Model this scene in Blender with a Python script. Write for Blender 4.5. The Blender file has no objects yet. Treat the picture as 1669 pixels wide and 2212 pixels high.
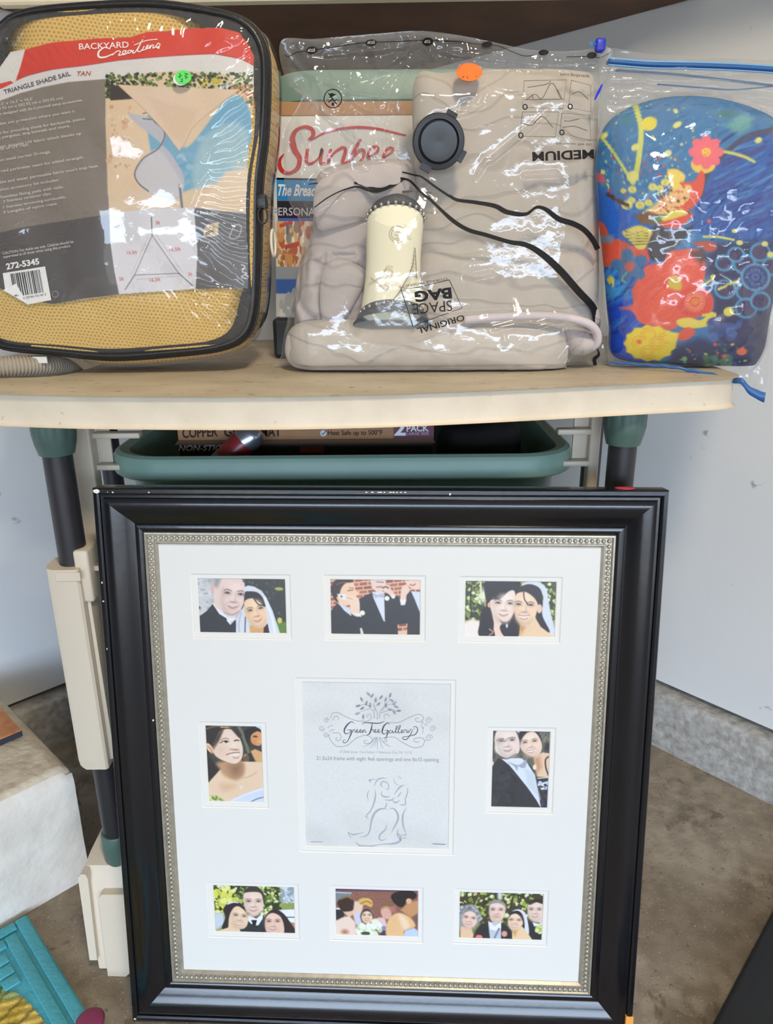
import bpy, math, random
import numpy as np
from mathutils import Matrix, Vector
random.seed(7); RNG = np.random.default_rng(7)
SC = bpy.context.scene
COL = SC.collection

# ---------------------------------------------------------------- camera, world, lights, exposure
CAM_H, PITCH, ROLL, FPX = 1.0506, .3278, -.0083, 1600.0
_f = np.array([0, math.cos(PITCH), -math.sin(PITCH)]); _r = np.array([1., 0, 0]); _u = np.cross(_r, _f)
CR = _r * math.cos(ROLL) + _u * math.sin(ROLL); CU = -_r * math.sin(ROLL) + _u * math.cos(ROLL)
CPOS = np.array([0, 0, CAM_H])
cd = bpy.data.cameras.new('camera'); cam = bpy.data.objects.new('camera', cd); COL.objects.link(cam)
cd.sensor_fit = 'VERTICAL'; cd.sensor_height = 36.0; cd.lens = 36.0 * FPX / 2212.0; cd.clip_start = .01
cam.matrix_world = Matrix(((CR[0], CU[0], -_f[0], 0), (CR[1], CU[1], -_f[1], 0), (CR[2], CU[2], -_f[2], CAM_H), (0, 0, 0, 1)))
SC.camera = cam

W = bpy.data.worlds.new('daylight'); SC.world = W; W.use_nodes = True
bg = W.node_tree.nodes['Background']; bg.inputs[0].default_value = (.70, .83, 1.0, 1); bg.inputs[1].default_value = .06

def area(name, loc, target, sx, sy, power, color):
    l = bpy.data.lights.new(name, 'AREA'); l.shape = 'RECTANGLE'; l.size = sx; l.size_y = sy; l.energy = power; l.color = color
    o = bpy.data.objects.new(name, l); COL.objects.link(o); o.location = loc
    d = Vector(target) - Vector(loc); o.rotation_euler = d.to_track_quat('-Z', 'Y').to_euler(); return o
# sky and sunlit drive seen through the open garage door behind the viewer (its header is wall_front below)
area('sky_beyond_door', (.9, -6.0, 2.1), (.1, 1.2, .7), 8.0, 2.6, 800, (.63, .785, 1.0))
area('sunlit_drive', (.3, -4.2, .45), (0, 1.2, .7), 5.0, .9, 15, (1.0, .95, .88))
area('ceiling_lamp', (.28, -.2, 2.2), (0, 1.15, .95), .22, .22, 17, (1.0, .855, .64))

SC.view_settings.view_transform = 'Standard'; SC.view_settings.look = 'None'
SC.view_settings.gamma = 1.0; SC.view_settings.use_curve_mapping = False
SC.view_settings.exposure = 0.24
SC.cycles.use_denoising = True
SC.cycles.transparent_max_bounces = 24; SC.cycles.max_bounces = 10
SC.cycles.sample_clamp_indirect = 6.0

# ---------------------------------------------------------------- helpers
def lin(c):
    c = np.asarray(c, float) / 255.0
    return np.where(c <= .04045, c / 12.92, ((c + .055) / 1.055) ** 2.4)
def rgba(c): return tuple(lin(c)) + (1.0,)
def rays(p):
    p = np.atleast_2d(np.asarray(p, float))
    return _f + CR * ((p[:, :1] - 834.5) / FPX) - CU * ((p[:, 1:2] - 1106) / FPX)
def onY(p, y):                      # photo points -> world points on the upright plane at depth y
    d = rays(p); return CPOS + d * (y / d[:, 1:2])
def onZ(p, z):
    d = rays(p); return CPOS + d * ((z - CAM_H) / d[:, 2:3])
def hit(p, yfun, it=8):             # photo points -> world points on the surface y = yfun(x, z)
    d = rays(p); y = np.full(len(d), 1.05)
    for _ in range(it):
        P = CPOS + d * (y[:, None] / d[:, 1:2]); y = yfun(P[:, 0], P[:, 2])
    P = CPOS + d * (y[:, None] / d[:, 1:2]); return P

def _h(i, j, k, s):
    n = (i * 374761393 + j * 668265263 + k * 2147483647 + s * 1274126177).astype(np.int64) & 0xffffffff
    n = ((n ^ (n >> 13)) * 1274126177) & 0xffffffff
    n = (n ^ (n >> 16)) & 0xffff
    return n / 65535.0
def vn(P, scale, seed=0):           # value noise, 0..1
    Q = np.asarray(P, float) * scale; I = np.floor(Q).astype(np.int64); F = Q - I; F = F * F * (3 - 2 * F); o = 0
    for a in (0, 1):
        for b in (0, 1):
            for c in (0, 1):
                w = (F[:, 0] if a else 1 - F[:, 0]) * (F[:, 1] if b else 1 - F[:, 1]) * (F[:, 2] if c else 1 - F[:, 2])
                o = o + w * _h(I[:, 0] + a, I[:, 1] + b, I[:, 2] + c, seed)
    return o
def fbm(P, scale, seed=0, n=4):
    o = 0; a = .5
    for k in range(n): o = o + a * vn(P, scale * 2 ** k, seed + k); a *= .5
    return o
def seg_dist(X, Z, pts):            # distance to a polyline in the x-z plane
    d = np.full(X.shape, 9.0)
    for (ax, az), (bx, bz) in zip(pts[:-1], pts[1:]):
        vx, vz = bx - ax, bz - az; L = vx * vx + vz * vz + 1e-12
        t = np.clip(((X - ax) * vx + (Z - az) * vz) / L, 0, 1)
        d = np.minimum(d, np.hypot(X - ax - t * vx, Z - az - t * vz))
    return d

# -- materials
def mat(name, base=(200, 200, 200), rough=.6, metal=0.0, spec=.5, noise=None, bump=None, coat=0.0, sheen=0.0):
    """noise = (scale, second colour, amount[, detail]); bump = (scale, strength, distance)"""
    m = bpy.data.materials.new(name); m.use_nodes = True; nt = m.node_tree; b = nt.nodes['Principled BSDF']
    b.inputs['Base Color'].default_value = rgba(base); b.inputs['Roughness'].default_value = rough
    b.inputs['Metallic'].default_value = metal; b.inputs['Specular IOR Level'].default_value = spec
    b.inputs['Coat Weight'].default_value = coat; b.inputs['Sheen Weight'].default_value = sheen
    tc = nt.nodes.new('ShaderNodeTexCoord')
    if noise:
        nz = nt.nodes.new('ShaderNodeTexNoise'); nz.inputs['Scale'].default_value = noise[0]; nz.inputs['Detail'].default_value = noise[3] if len(noise) > 3 else 6
        nt.links.new(tc.outputs['Object'], nz.inputs['Vector'])
        rp = nt.nodes.new('ShaderNodeValToRGB'); rp.color_ramp.elements[0].position = .5 - .28 / max(noise[2], .3); rp.color_ramp.elements[1].position = .5 + .28 / max(noise[2], .3)
        rp.color_ramp.elements[0].color = rgba(noise[1]); rp.color_ramp.elements[1].color = rgba(base)
        nt.links.new(nz.outputs['Fac'], rp.inputs['Fac']); nt.links.new(rp.outputs['Color'], b.inputs['Base Color'])
    if bump:
        n2 = nt.nodes.new('ShaderNodeTexNoise'); n2.inputs['Scale'].default_value = bump[0]; n2.inputs['Detail'].default_value = 5
        nt.links.new(tc.outputs['Object'], n2.inputs['Vector'])
        bp = nt.nodes.new('ShaderNodeBump'); bp.inputs['Strength'].default_value = bump[1]; bp.inputs['Distance'].default_value = bump[2]
        nt.links.new(n2.outputs['Fac'], bp.inputs['Height']); nt.links.new(bp.outputs['Normal'], b.inputs['Normal'])
    return m
def mixcol(nt, fac, a, bcol):
    x = nt.nodes.new('ShaderNodeMix'); x.data_type = 'RGBA'
    if isinstance(fac, float): x.inputs[0].default_value = fac
    else: nt.links.new(fac, x.inputs[0])
    for s, v in ((6, a), (7, bcol)):
        if isinstance(v, tuple): x.inputs[s].default_value = v
        else: nt.links.new(v, x.inputs[s])
    return x.outputs[2]
def film_mat(name, tint=(252, 252, 252), haze=.05, gloss=.07, bump=(60, .25, .004), hazecol=(235, 238, 240), base=.075):
    m = bpy.data.materials.new(name); m.use_nodes = True; nt = m.node_tree; nt.nodes.clear()
    out = nt.nodes.new('ShaderNodeOutputMaterial'); tr = nt.nodes.new('ShaderNodeBsdfTransparent'); tr.inputs[0].default_value = rgba(tint)
    gl = nt.nodes.new('ShaderNodeBsdfGlossy'); gl.inputs['Roughness'].default_value = gloss
    df = nt.nodes.new('ShaderNodeBsdfDiffuse'); df.inputs[0].default_value = rgba(hazecol)
    tc = nt.nodes.new('ShaderNodeTexCoord'); nz = nt.nodes.new('ShaderNodeTexNoise'); nz.inputs['Scale'].default_value = bump[0]; nz.inputs['Detail'].default_value = 4
    nt.links.new(tc.outputs['Object'], nz.inputs['Vector'])
    bp = nt.nodes.new('ShaderNodeBump'); bp.inputs['Strength'].default_value = bump[1]; bp.inputs['Distance'].default_value = bump[2]
    nt.links.new(nz.outputs['Fac'], bp.inputs['Height']); nt.links.new(bp.outputs['Normal'], gl.inputs['Normal'])
    lw = nt.nodes.new('ShaderNodeLayerWeight'); lw.inputs['Blend'].default_value = .5; nt.links.new(bp.outputs['Normal'], lw.inputs['Normal'])
    pw = nt.nodes.new('ShaderNodeMath'); pw.operation = 'POWER'; pw.inputs[1].default_value = 4.0; nt.links.new(lw.outputs['Facing'], pw.inputs[0])
    fr = nt.nodes.new('ShaderNodeMath'); fr.operation = 'MULTIPLY_ADD'; fr.inputs[1].default_value = .42; fr.inputs[2].default_value = base; nt.links.new(pw.outputs[0], fr.inputs[0])
    m1 = nt.nodes.new('ShaderNodeMixShader'); m1.inputs[0].default_value = haze
    nt.links.new(tr.outputs[0], m1.inputs[1]); nt.links.new(df.outputs[0], m1.inputs[2])
    m2 = nt.nodes.new('ShaderNodeMixShader'); nt.links.new(fr.outputs[0], m2.inputs[0])
    nt.links.new(m1.outputs[0], m2.inputs[1]); nt.links.new(gl.outputs[0], m2.inputs[2]); nt.links.new(m2.outputs[0], out.inputs[0])
    return m
def print_mat(name, rough=.6, spec=.3, coat=0.0, bump=None):         # colour comes from the print's own colour attribute
    m = mat(name, rough=rough, spec=spec, coat=coat, bump=bump); nt = m.node_tree
    a = nt.nodes.new('ShaderNodeAttribute'); a.attribute_name = 'print'; nt.links.new(a.outputs['Color'], nt.nodes['Principled BSDF'].inputs['Base Color'])
    return m
_flat = {}
def flat(c, rough=.6):
    k = tuple(c) + (rough,)
    if k not in _flat: _flat[k] = mat('ink_%d_%d_%d' % tuple(c), c, rough=rough, spec=.2)
    return _flat[k]

# -- objects
def base_of(o):
    while o.parent: o = o.parent
    return np.array(o.location)
def tag(o, label=None, cat=None, group=None, kind=None):
    for k, v in (('label', label), ('category', cat), ('group', group), ('kind', kind)):
        if v: o[k] = v
    return o
def thing(name, loc, label, cat, group=None):
    o = bpy.data.objects.new(name, None); COL.objects.link(o); o.location = loc; o.empty_display_size = .05
    return tag(o, label, cat, group)
def mesh(name, V, F, m, parent=None, smooth=False, local=False, mi=None, colors=None, auto=None):
    V = np.asarray(V, float).reshape(-1, 3)
    if parent is not None and not local: V = V - base_of(parent)
    me = bpy.data.meshes.new(name); me.from_pydata(V.tolist(), [], [tuple(int(i) for i in f) for f in F])
    for x in (m if isinstance(m, (list, tuple)) else [m]): me.materials.append(x)
    if mi is not None: me.polygons.foreach_set('material_index', np.asarray(mi, np.int32))
    if smooth: me.polygons.foreach_set('use_smooth', np.ones(len(me.polygons), bool))
    if colors is not None:
        a = me.color_attributes.new('print', 'FLOAT_COLOR', 'POINT'); c = np.ones((len(V), 4)); c[:, :3] = colors; a.data.foreach_set('color', c.ravel())
    me.update(); o = bpy.data.objects.new(name, me); COL.objects.link(o)
    if parent is not None: o.parent = parent
    if auto:
        me.polygons.foreach_set('use_smooth', np.ones(len(me.polygons), bool))
        me.set_sharp_from_angle(angle=math.radians(auto))
    return o
class MB:
    """collects shapes of ONE part"""
    def __init__(s): s.V = []; s.F = []; s.mi = []; s.n = 0; s.mats = []
    def add(s, V, F, m=None):
        V = np.asarray(V, float).reshape(-1, 3); k = 0
        if m is not None:
            if m not in s.mats: s.mats.append(m)
            k = s.mats.index(m)
        s.V.append(V); s.F += [tuple(i + s.n for i in f) for f in F]; s.mi += [k] * len(F); s.n += len(V)
    def build(s, name, m=None, parent=None, **kw):
        return mesh(name, np.concatenate(s.V), s.F, s.mats or m, parent, mi=s.mi if s.mats else None, **kw)
    def box(s, lo, hi, m=None, r=0.0):
        s.add(*rbox(lo, hi, r), m)
    def tube(s, *a, **k): s.add(*tube(*a, **k))
def rbox(lo, hi, r=0.0):
    lo = np.array(lo, float); hi = np.array(hi, float)
    if r <= 0:
        V = [[(lo, hi)[i][0], (lo, hi)[j][1], (lo, hi)[k][2]] for i in (0, 1) for j in (0, 1) for k in (0, 1)]
        return V, [(0, 1, 3, 2), (4, 6, 7, 5), (0, 4, 5, 1), (2, 3, 7, 6), (0, 2, 6, 4), (1, 5, 7, 3)]
    import bmesh
    bm = bmesh.new(); bmesh.ops.create_cube(bm, size=1)
    for v in bm.verts: v.co = Vector((lo + hi) / 2 + np.array(v.co) * (hi - lo))
    bmesh.ops.bevel(bm, geom=list(bm.edges), offset=r, segments=3, affect='EDGES', profile=.5)
    V = [tuple(v.co) for v in bm.verts]; F = [tuple(v.index for v in f.verts) for f in bm.faces]; bm.free(); return V, F
def xform(VF, M):
    V, F = VF; V = np.asarray(V, float); return V @ np.array(M)[:3, :3].T + np.array(M)[:3, 3], F
def tube(path, r, seg=10, closed=False, cap=True, flatten=None):
    P = np.asarray(path, float); n = len(P); r = np.broadcast_to(np.asarray(r, float), (n,))
    T = np.roll(P, -1, 0) - np.roll(P, 1, 0)
    if not closed: T[0] = P[1] - P[0]; T[-1] = P[-1] - P[-2]
    T /= np.linalg.norm(T, axis=1)[:, None] + 1e-12
    up = np.array([0, 0, 1.]) if abs(T[0][2]) < .9 else np.array([0, 1., 0]); N = np.cross(up, T[0]); N /= np.linalg.norm(N); V = []
    a = np.linspace(0, 2 * math.pi, seg, endpoint=False)
    for i in range(n):
        N = N - T[i] * (N @ T[i]); N /= np.linalg.norm(N); B = np.cross(T[i], N)
        V.append(P[i] + r[i] * (np.cos(a)[:, None] * N + np.sin(a)[:, None] * B * (flatten or 1)))
    V = np.concatenate(V); F = []
    for i in range(n if closed else n - 1):
        for j in range(seg):
            k = (j + 1) % seg; q = (i + 1) % n; F.append((i * seg + j, i * seg + k, q * seg + k, q * seg + j))
    if not closed and cap: F += [tuple(range(seg))[::-1], tuple(range((n - 1) * seg, n * seg))]
    return V, F
def lathe(cx, cy, prof, seg=32, capb=True, capt=True):
    a = np.linspace(0, 2 * math.pi, seg, endpoint=False); V = []; F = []
    for r, z in prof: V += [(cx + r * math.cos(t), cy + r * math.sin(t), z) for t in a]
    n = len(prof)
    for i in range(n - 1):
        for j in range(seg):
            k = (j + 1) % seg; F.append((i * seg + j, i * seg + k, (i + 1) * seg + k, (i + 1) * seg + j))
    if capb: F.append(tuple(range(seg))[::-1])
    if capt: F.append(tuple(range((n - 1) * seg, n * seg)))
    return V, F
def prism(poly, y0, y1):            # x-z outline pushed from y0 to y1
    n = len(poly); V = [(x, y0, z) for x, z in poly] + [(x, y1, z) for x, z in poly]
    return V, [tuple(range(n)), tuple(range(n, 2 * n))[::-1]] + [(i + n, (i + 1) % n + n, (i + 1) % n, i) for i in range(n)]
def extrude_x(poly, x0, x1):        # y-z outline pushed from x0 to x1
    n = len(poly); V = [(x0, y, z) for y, z in poly] + [(x1, y, z) for y, z in poly]
    return V, [tuple(range(n))[::-1], tuple(range(n, 2 * n))] + [(i, (i + 1) % n, (i + 1) % n + n, i + n) for i in range(n)]
def extrude_z(poly, z0, z1):
    n = len(poly); V = [(x, y, z0) for x, y in poly] + [(x, y, z1) for x, y in poly]
    return V, [tuple(range(n))[::-1], tuple(range(n, 2 * n))] + [(i, (i + 1) % n, (i + 1) % n + n, i + n) for i in range(n)]
def spline(pts, n, closed=True):
    P = np.asarray(pts, float)
    if closed: Q = np.concatenate([P[-1:], P, P[:2]])
    else: Q = np.concatenate([2 * P[:1] - P[1:2], P, 2 * P[-1:] - P[-2:-1]])
    m = len(Q) - 3; out = []
    for i in range(m):
        a, b, c, d = Q[i:i + 4]
        for t in np.linspace(0, 1, 12, endpoint=False):
            out.append(.5 * (2 * b + (c - a) * t + (2 * a - 5 * b + 4 * c - d) * t * t + (3 * b - a - 3 * c + d) * t ** 3))
    out.append(P[0] if closed else P[-1]); out = np.array(out)
    L = np.concatenate([[0], np.cumsum(np.linalg.norm(np.diff(out, axis=0), axis=1))])
    s = np.linspace(0, L[-1], n, endpoint=not closed)
    return np.stack([np.interp(s, L, out[:, k]) for k in range(P.shape[1])], 1)
def blob(outline, ymid, hf, hb, rings=16, seg=96, p=3.0, q=2.2, disp=None, yf=None):
    """soft body with the given x-z outline (closed), bulging hf forwards and hb backwards of y = ymid"""
    O = spline(outline, seg); c = O.mean(0); V = []; R = []
    t = np.sin(np.linspace(0, 1, rings + 1) * math.pi / 2)
    def ring(r, side):
        X = c + (O - c) * r; h = (1 - min(r, 1) ** p) ** (1 / q)
        y = ymid - hf * h if side < 0 else ymid + hb * h
        return np.stack([X[:, 0], np.full(len(X), y), X[:, 1]], 1)
    V.append([[c[0], ymid - hf, c[1]]])
    for r in t[1:]: V.append(ring(r, -1))
    for r in t[1:-1][::-1]: V.append(ring(r, 1))
    V.append([[c[0], ymid + hb, c[1]]]); V = np.concatenate([np.asarray(v, float) for v in V]); n = 2 * rings - 1; F = []
    for j in range(seg): F.append((0, 1 + j, 1 + (j + 1) % seg))
    for i in range(n - 1):
        for j in range(seg):
            a = 1 + i * seg + j; b = 1 + i * seg + (j + 1) % seg; F.append((a, a + seg, b + seg, b))
    e = 1 + n * seg; s = 1 + (n - 1) * seg
    for j in range(seg): F.append((s + j, e, s + (j + 1) % seg))
    if disp: V = disp(V)
    return V, F

# -- lettering: text outlines turned into flat meshes and laid on a surface
_txt = {}
def text_poly(s, bold=0.0, shear=0.0):
    k = (s, bold, shear)
    if k not in _txt:
        c = bpy.data.curves.new('lettering', 'FONT'); c.body = s; c.size = 1; c.shear = shear; c.offset = bold; c.resolution_u = 3
        o = bpy.data.objects.new('lettering', c); COL.objects.link(o); dg = bpy.context.evaluated_depsgraph_get()
        me = bpy.data.meshes.new_from_object(o.evaluated_get(dg)); V = np.array([v.co[:2] for v in me.vertices]).reshape(-1, 2); F = [tuple(p.vertices) for p in me.polygons]
        bpy.data.objects.remove(o); bpy.data.curves.remove(c); bpy.data.meshes.remove(me); _txt[k] = (V, F)
    return _txt[k]
class Ink:
    """flat lettering and line work in photo coordinates, laid on a surface by `place`"""
    def __init__(s, place): s.place = place; s.mb = MB()
    def text(s, t, p0, p1, h, col, bold=0.0, shear=0.0):
        V, F = text_poly(t, bold, shear)
        if not len(V): return
        p0 = np.array(p0, float); p1 = np.array(p1, float); d = p1 - p0; up = np.array([d[1], -d[0]]) / np.linalg.norm(d)
        x0, x1 = V[:, 0].min(), V[:, 0].max()
        P = p0 + ((V[:, :1] - x0) / (x1 - x0)) * d + (V[:, 1:2] / .7) * h * up
        s.mb.add(s.place(P), F, flat(col))
    def line(s, pts, w, col, smooth=False, n=None, closed=False):
        P = np.asarray(pts, float)
        if smooth: P = spline(P, n or len(P) * 8, closed)
        if closed: P = np.concatenate([P, P[:1]])
        w = np.asarray(w, float) * np.ones(len(P)) if np.ndim(w) < 1 or len(np.atleast_1d(w)) == len(P) else np.interp(np.linspace(0, 1, len(P)), np.linspace(0, 1, len(w)), w)
        T = np.gradient(P, axis=0); T /= np.linalg.norm(T, axis=1)[:, None] + 1e-9; N = np.stack([-T[:, 1], T[:, 0]], 1) * w[:, None] / 2
        V = np.concatenate([P + N, P - N]); k = len(P)
        s.mb.add(s.place(V), [(i, i + 1, i + 1 + k, i + k) for i in range(k - 1)], flat(col))
    def poly(s, pts, col, smooth=False):
        P = spline(pts, len(pts) * 6) if smooth else np.asarray(pts, float)
        s.mb.add(s.place(P), [tuple(range(len(P)))], flat(col))
    def disc(s, c, rx, ry, col, ang=0.0, n=28):
        t = np.linspace(0, 2 * math.pi, n, endpoint=False); x, y = rx * np.cos(t), ry * np.sin(t); ca, sa = math.cos(ang), math.sin(ang)
        s.poly(np.stack([c[0] + x * ca - y * sa, c[1] + x * sa + y * ca], 1), col)
    def build(s, parent, name='lettering'):
        o = s.mb.build(name, None, parent)
        if name in ('lettering', 'printing'): o['kind'] = 'stuff'
        return o

# -- a tiny painter: flat prints (photographs, labels, printed cloth) painted as colours of a fine mesh
class Canvas:
    def __init__(s, w, h, bgc=(255, 255, 255), M=None, alpha=False):
        s.w, s.h = w, h; s.a = np.ones((h, w, 3)) * np.array(bgc, float); s.al = np.zeros((h, w)) if alpha else np.ones((h, w)); s.M = M
        s.X, s.Y = np.meshgrid(np.arange(w) + .0, np.arange(h) + .0)
    def T(s, pts):
        P = np.asarray(pts, float).reshape(-1, 2)
        if s.M is None: return P
        q = np.c_[P, np.ones(len(P))] @ s.M.T; return q[:, :2] / q[:, 2:3]
    def sc(s):
        if s.M is None: return 1.0
        p = s.T([(0, 0), (600, 0), (0, 600)]); return (np.linalg.norm(p[1] - p[0]) + np.linalg.norm(p[2] - p[0])) / 1200
    def _bb(s, P, pad):
        x0 = max(int(P[:, 0].min() - pad), 0); x1 = min(int(P[:, 0].max() + pad) + 2, s.w); y0 = max(int(P[:, 1].min() - pad), 0); y1 = min(int(P[:, 1].max() + pad) + 2, s.h)
        return x0, x1, y0, y1
    def _put(s, bb, m, col, op=1.0):
        x0, x1, y0, y1 = bb; m = (m * op)[..., None]; A = s.a[y0:y1, x0:x1]; s.a[y0:y1, x0:x1] = A * (1 - m) + np.array(col, float) * m
        s.al[y0:y1, x0:x1] = np.maximum(s.al[y0:y1, x0:x1], m[..., 0])
    def poly(s, pts, col, soft=.7, smooth=False, op=1.0):
        P = s.T(pts)
        if smooth: P = spline(P, max(24, len(P) * 6))
        bb = s._bb(P, soft + 1); x0, x1, y0, y1 = bb
        if x1 <= x0 or y1 <= y0: return
        X, Y = s.X[y0:y1, x0:x1], s.Y[y0:y1, x0:x1]; ins = np.zeros(X.shape, bool); d = np.full(X.shape, 1e9)
        for (ax, ay), (bx, by) in zip(P, np.roll(P, -1, 0)):
            c = (ay > Y) != (by > Y); ins ^= c & (X < (bx - ax) * (Y - ay) / (by - ay + (1e-12 if by == ay else 0)) + ax)
            vx, vy = bx - ax, by - ay; t = np.clip(((X - ax) * vx + (Y - ay) * vy) / (vx * vx + vy * vy + 1e-12), 0, 1)
            d = np.minimum(d, (X - ax - t * vx) ** 2 + (Y - ay - t * vy) ** 2)
        d = np.sqrt(d) * np.where(ins, 1, -1); s._put(bb, np.clip(d / (2 * soft) + .5, 0, 1), col, op)
    def ell(s, cx, cy, rx, ry, col, ang=0.0, soft=.7, op=1.0, raw=False):
        k = 1.0 if raw else s.sc(); c = np.array([[cx, cy]], float) if raw else s.T([(cx, cy)]); rx *= k; ry *= k
        r = max(rx, ry); bb = s._bb(c, r + soft + 1); x0, x1, y0, y1 = bb
        if x1 <= x0 or y1 <= y0: return
        X, Y = s.X[y0:y1, x0:x1] - c[0, 0], s.Y[y0:y1, x0:x1] - c[0, 1]; ca, sa = math.cos(ang), math.sin(ang)
        u, v = (X * ca + Y * sa) / max(rx, .01), (-X * sa + Y * ca) / max(ry, .01); q = np.sqrt(u * u + v * v)
        s._put(bb, np.clip((1 - q) * min(rx, ry) / (2 * soft) + .5, 0, 1), col, op)
    def line(s, pts, w, col, smooth=True, op=1.0, soft=.6):
        P = s.T(pts)
        if smooth and len(P) > 2: P = spline(P, len(P) * 6, closed=False)
        w = max(w * s.sc(), .6); bb = s._bb(P, w + 2); x0, x1, y0, y1 = bb
        if x1 <= x0 or y1 <= y0: return
        d = seg_dist(s.X[y0:y1, x0:x1], s.Y[y0:y1, x0:x1], [tuple(p) for p in P]); s._put(bb, np.clip((w / 2 - d) / (2 * soft) + .5, 0, 1), col, op)
    def dots(s, box, cols, n, r0, r1, asp=.6, op=1.0, ang=None, soft=.6):
        for _ in range(n):
            r = random.uniform(r0, r1); s.ell(random.uniform(box[0], box[2]), random.uniform(box[1], box[3]), r, r * random.uniform(asp, 1), random.choice(cols), random.uniform(0, 3.14) if ang is None else ang, soft, op)
    def grain(s, amp, cell=1.0):
        h, w = int(s.h / cell) + 2, int(s.w / cell) + 2; n = RNG.normal(0, amp, (h, w)); yi = np.minimum((s.Y / cell).astype(int), h - 1); xi = np.minimum((s.X / cell).astype(int), w - 1)
        s.a += n[yi, xi][..., None]
    def blur(s, n=1):
        for _ in range(n):
            p = np.pad(s.a, ((1, 1), (1, 1), (0, 0)), 'edge'); s.a = (p[:-2, 1:-1] + p[2:, 1:-1] + p[1:-1, :-2] + p[1:-1, 2:] + 2 * p[1:-1, 1:-1]) / 6
    def grid(s, mask=False):
        idx = np.arange(s.w * s.h).reshape(s.h, s.w); q = np.stack([idx[:-1, :-1], idx[1:, :-1], idx[1:, 1:], idx[:-1, 1:]], -1).reshape(-1, 4)
        if mask: k = (s.al > .5); k = k[:-1, :-1] & k[1:, :-1] & k[1:, 1:] & k[:-1, 1:]; q = q[k.ravel()]
        return q
    def colors(s, gain=1.0): return lin(np.clip(s.a.reshape(-1, 3), 0, 255)) * gain
def fast_mesh(name, V, Q, m, parent, colors=None, smooth=True, local=False):
    V = np.asarray(V, float)
    used = np.unique(Q); re = np.full(len(V), -1, np.int64); re[used] = np.arange(len(used)); V = V[used]; Q = re[Q]
    if colors is not None: colors = colors[used]
    if parent is not None and not local: V = V - base_of(parent)
    me = bpy.data.meshes.new(name); me.vertices.add(len(V)); me.vertices.foreach_set('co', V.ravel()); n = len(Q)
    me.loops.add(n * 4); me.loops.foreach_set('vertex_index', Q.ravel().astype(np.int32)); me.polygons.add(n)
    me.polygons.foreach_set('loop_start', np.arange(n, dtype=np.int32) * 4); me.polygons.foreach_set('loop_total', np.full(n, 4, np.int32))
    me.polygons.foreach_set('use_smooth', np.full(n, smooth)); me.materials.append(m); me.update(calc_edges=True); me.validate()
    if colors is not None:
        a = me.color_attributes.new('print', 'FLOAT_COLOR', 'POINT'); c = np.ones((len(V), 4)); c[:, :3] = colors; a.data.foreach_set('color', c.ravel())
    o = bpy.data.objects.new(name, me); COL.objects.link(o)
    if parent is not None: o.parent = parent
    return o
def homog(src, dst):
    A = []
    for (x, y), (u, v) in zip(src, dst): A += [[x, y, 1, 0, 0, 0, -u * x, -u * y, -u], [0, 0, 0, x, y, 1, -v * x, -v * y, -v]]
    return np.linalg.svd(np.array(A, float))[2][-1].reshape(3, 3)

# ---------------------------------------------------------------- the setting: a garage corner
def struct(o): o['kind'] = 'structure'; return o
K = math.sqrt(.5)
PL = np.array([-.775, 1.475]); DL = np.array([.70, .714]); DL /= np.linalg.norm(DL)       # left wall: point, direction towards the corner
PR = np.array([.595, 1.486]); DR = np.array([-.6565, .7543]); DR /= np.linalg.norm(DR)     # right wall
M_ = np.array([DL, -DR]).T; CORNER = PL + DL * np.linalg.solve(M_, PR - PL)[0]
NL = np.array([DL[1], -DL[0]]); NR = np.array([-DR[1], DR[0]])                              # normals into the room
CEIL = 2.6
def ledge(P, D, N, L, off): return CORNER - D * L + N * off

def concrete_floor():
    m = mat('garage_concrete', (168, 156, 138), .85, bump=(90, .25, .004)); nt = m.node_tree; L = nt.links; b = nt.nodes['Principled BSDF']; tc = nt.nodes['Texture Coordinate']
    def nz(scale, lo, hi, c0, c1, det=6, dist=0.0):
        n = nt.nodes.new('ShaderNodeTexNoise'); n.inputs['Scale'].default_value = scale; n.inputs['Detail'].default_value = det; n.inputs['Distortion'].default_value = dist; L.new(tc.outputs['Object'], n.inputs['Vector'])
        r = nt.nodes.new('ShaderNodeValToRGB'); r.color_ramp.elements[0].position = lo; r.color_ramp.elements[1].position = hi; r.color_ramp.elements[0].color = c0; r.color_ramp.elements[1].color = c1; L.new(n.outputs['Fac'], r.inputs['Fac']); return r.outputs['Color']
    c = nz(7, .35, .65, rgba((116, 104, 88)), rgba((156, 143, 126)))
    f = nz(30, .42, .62, (0, 0, 0, 1), (.75, .75, .75, 1), 9); c = mixcol(nt, f, c, rgba((166, 153, 134)))
    f = nz(3.2, .5, .62, (0, 0, 0, 1), (.55, .55, .55, 1), 7, .8); c = mixcol(nt, f, c, rgba((112, 98, 80)))
    sp = nz(120, .60, .70, (0, 0, 0, 1), (.8, .8, .8, 1), 4); c = mixcol(nt, sp, c, rgba((98, 86, 72)))
    sp = nz(210, .62, .70, (0, 0, 0, 1), (.6, .6, .6, 1), 3); c = mixcol(nt, sp, c, rgba((190, 178, 160)))
    st = nz(16, .64, .70, (0, 0, 0, 1), (.7, .7, .7, 1), 3, 1.0); c = mixcol(nt, st, c, rgba((96, 80, 62)))
    L.new(c, b.inputs['Base Color']); return m
floor = struct(mesh('floor', *rbox((-4, -6.5, -.1), (5, 2.6, 0)), concrete_floor()))

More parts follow.
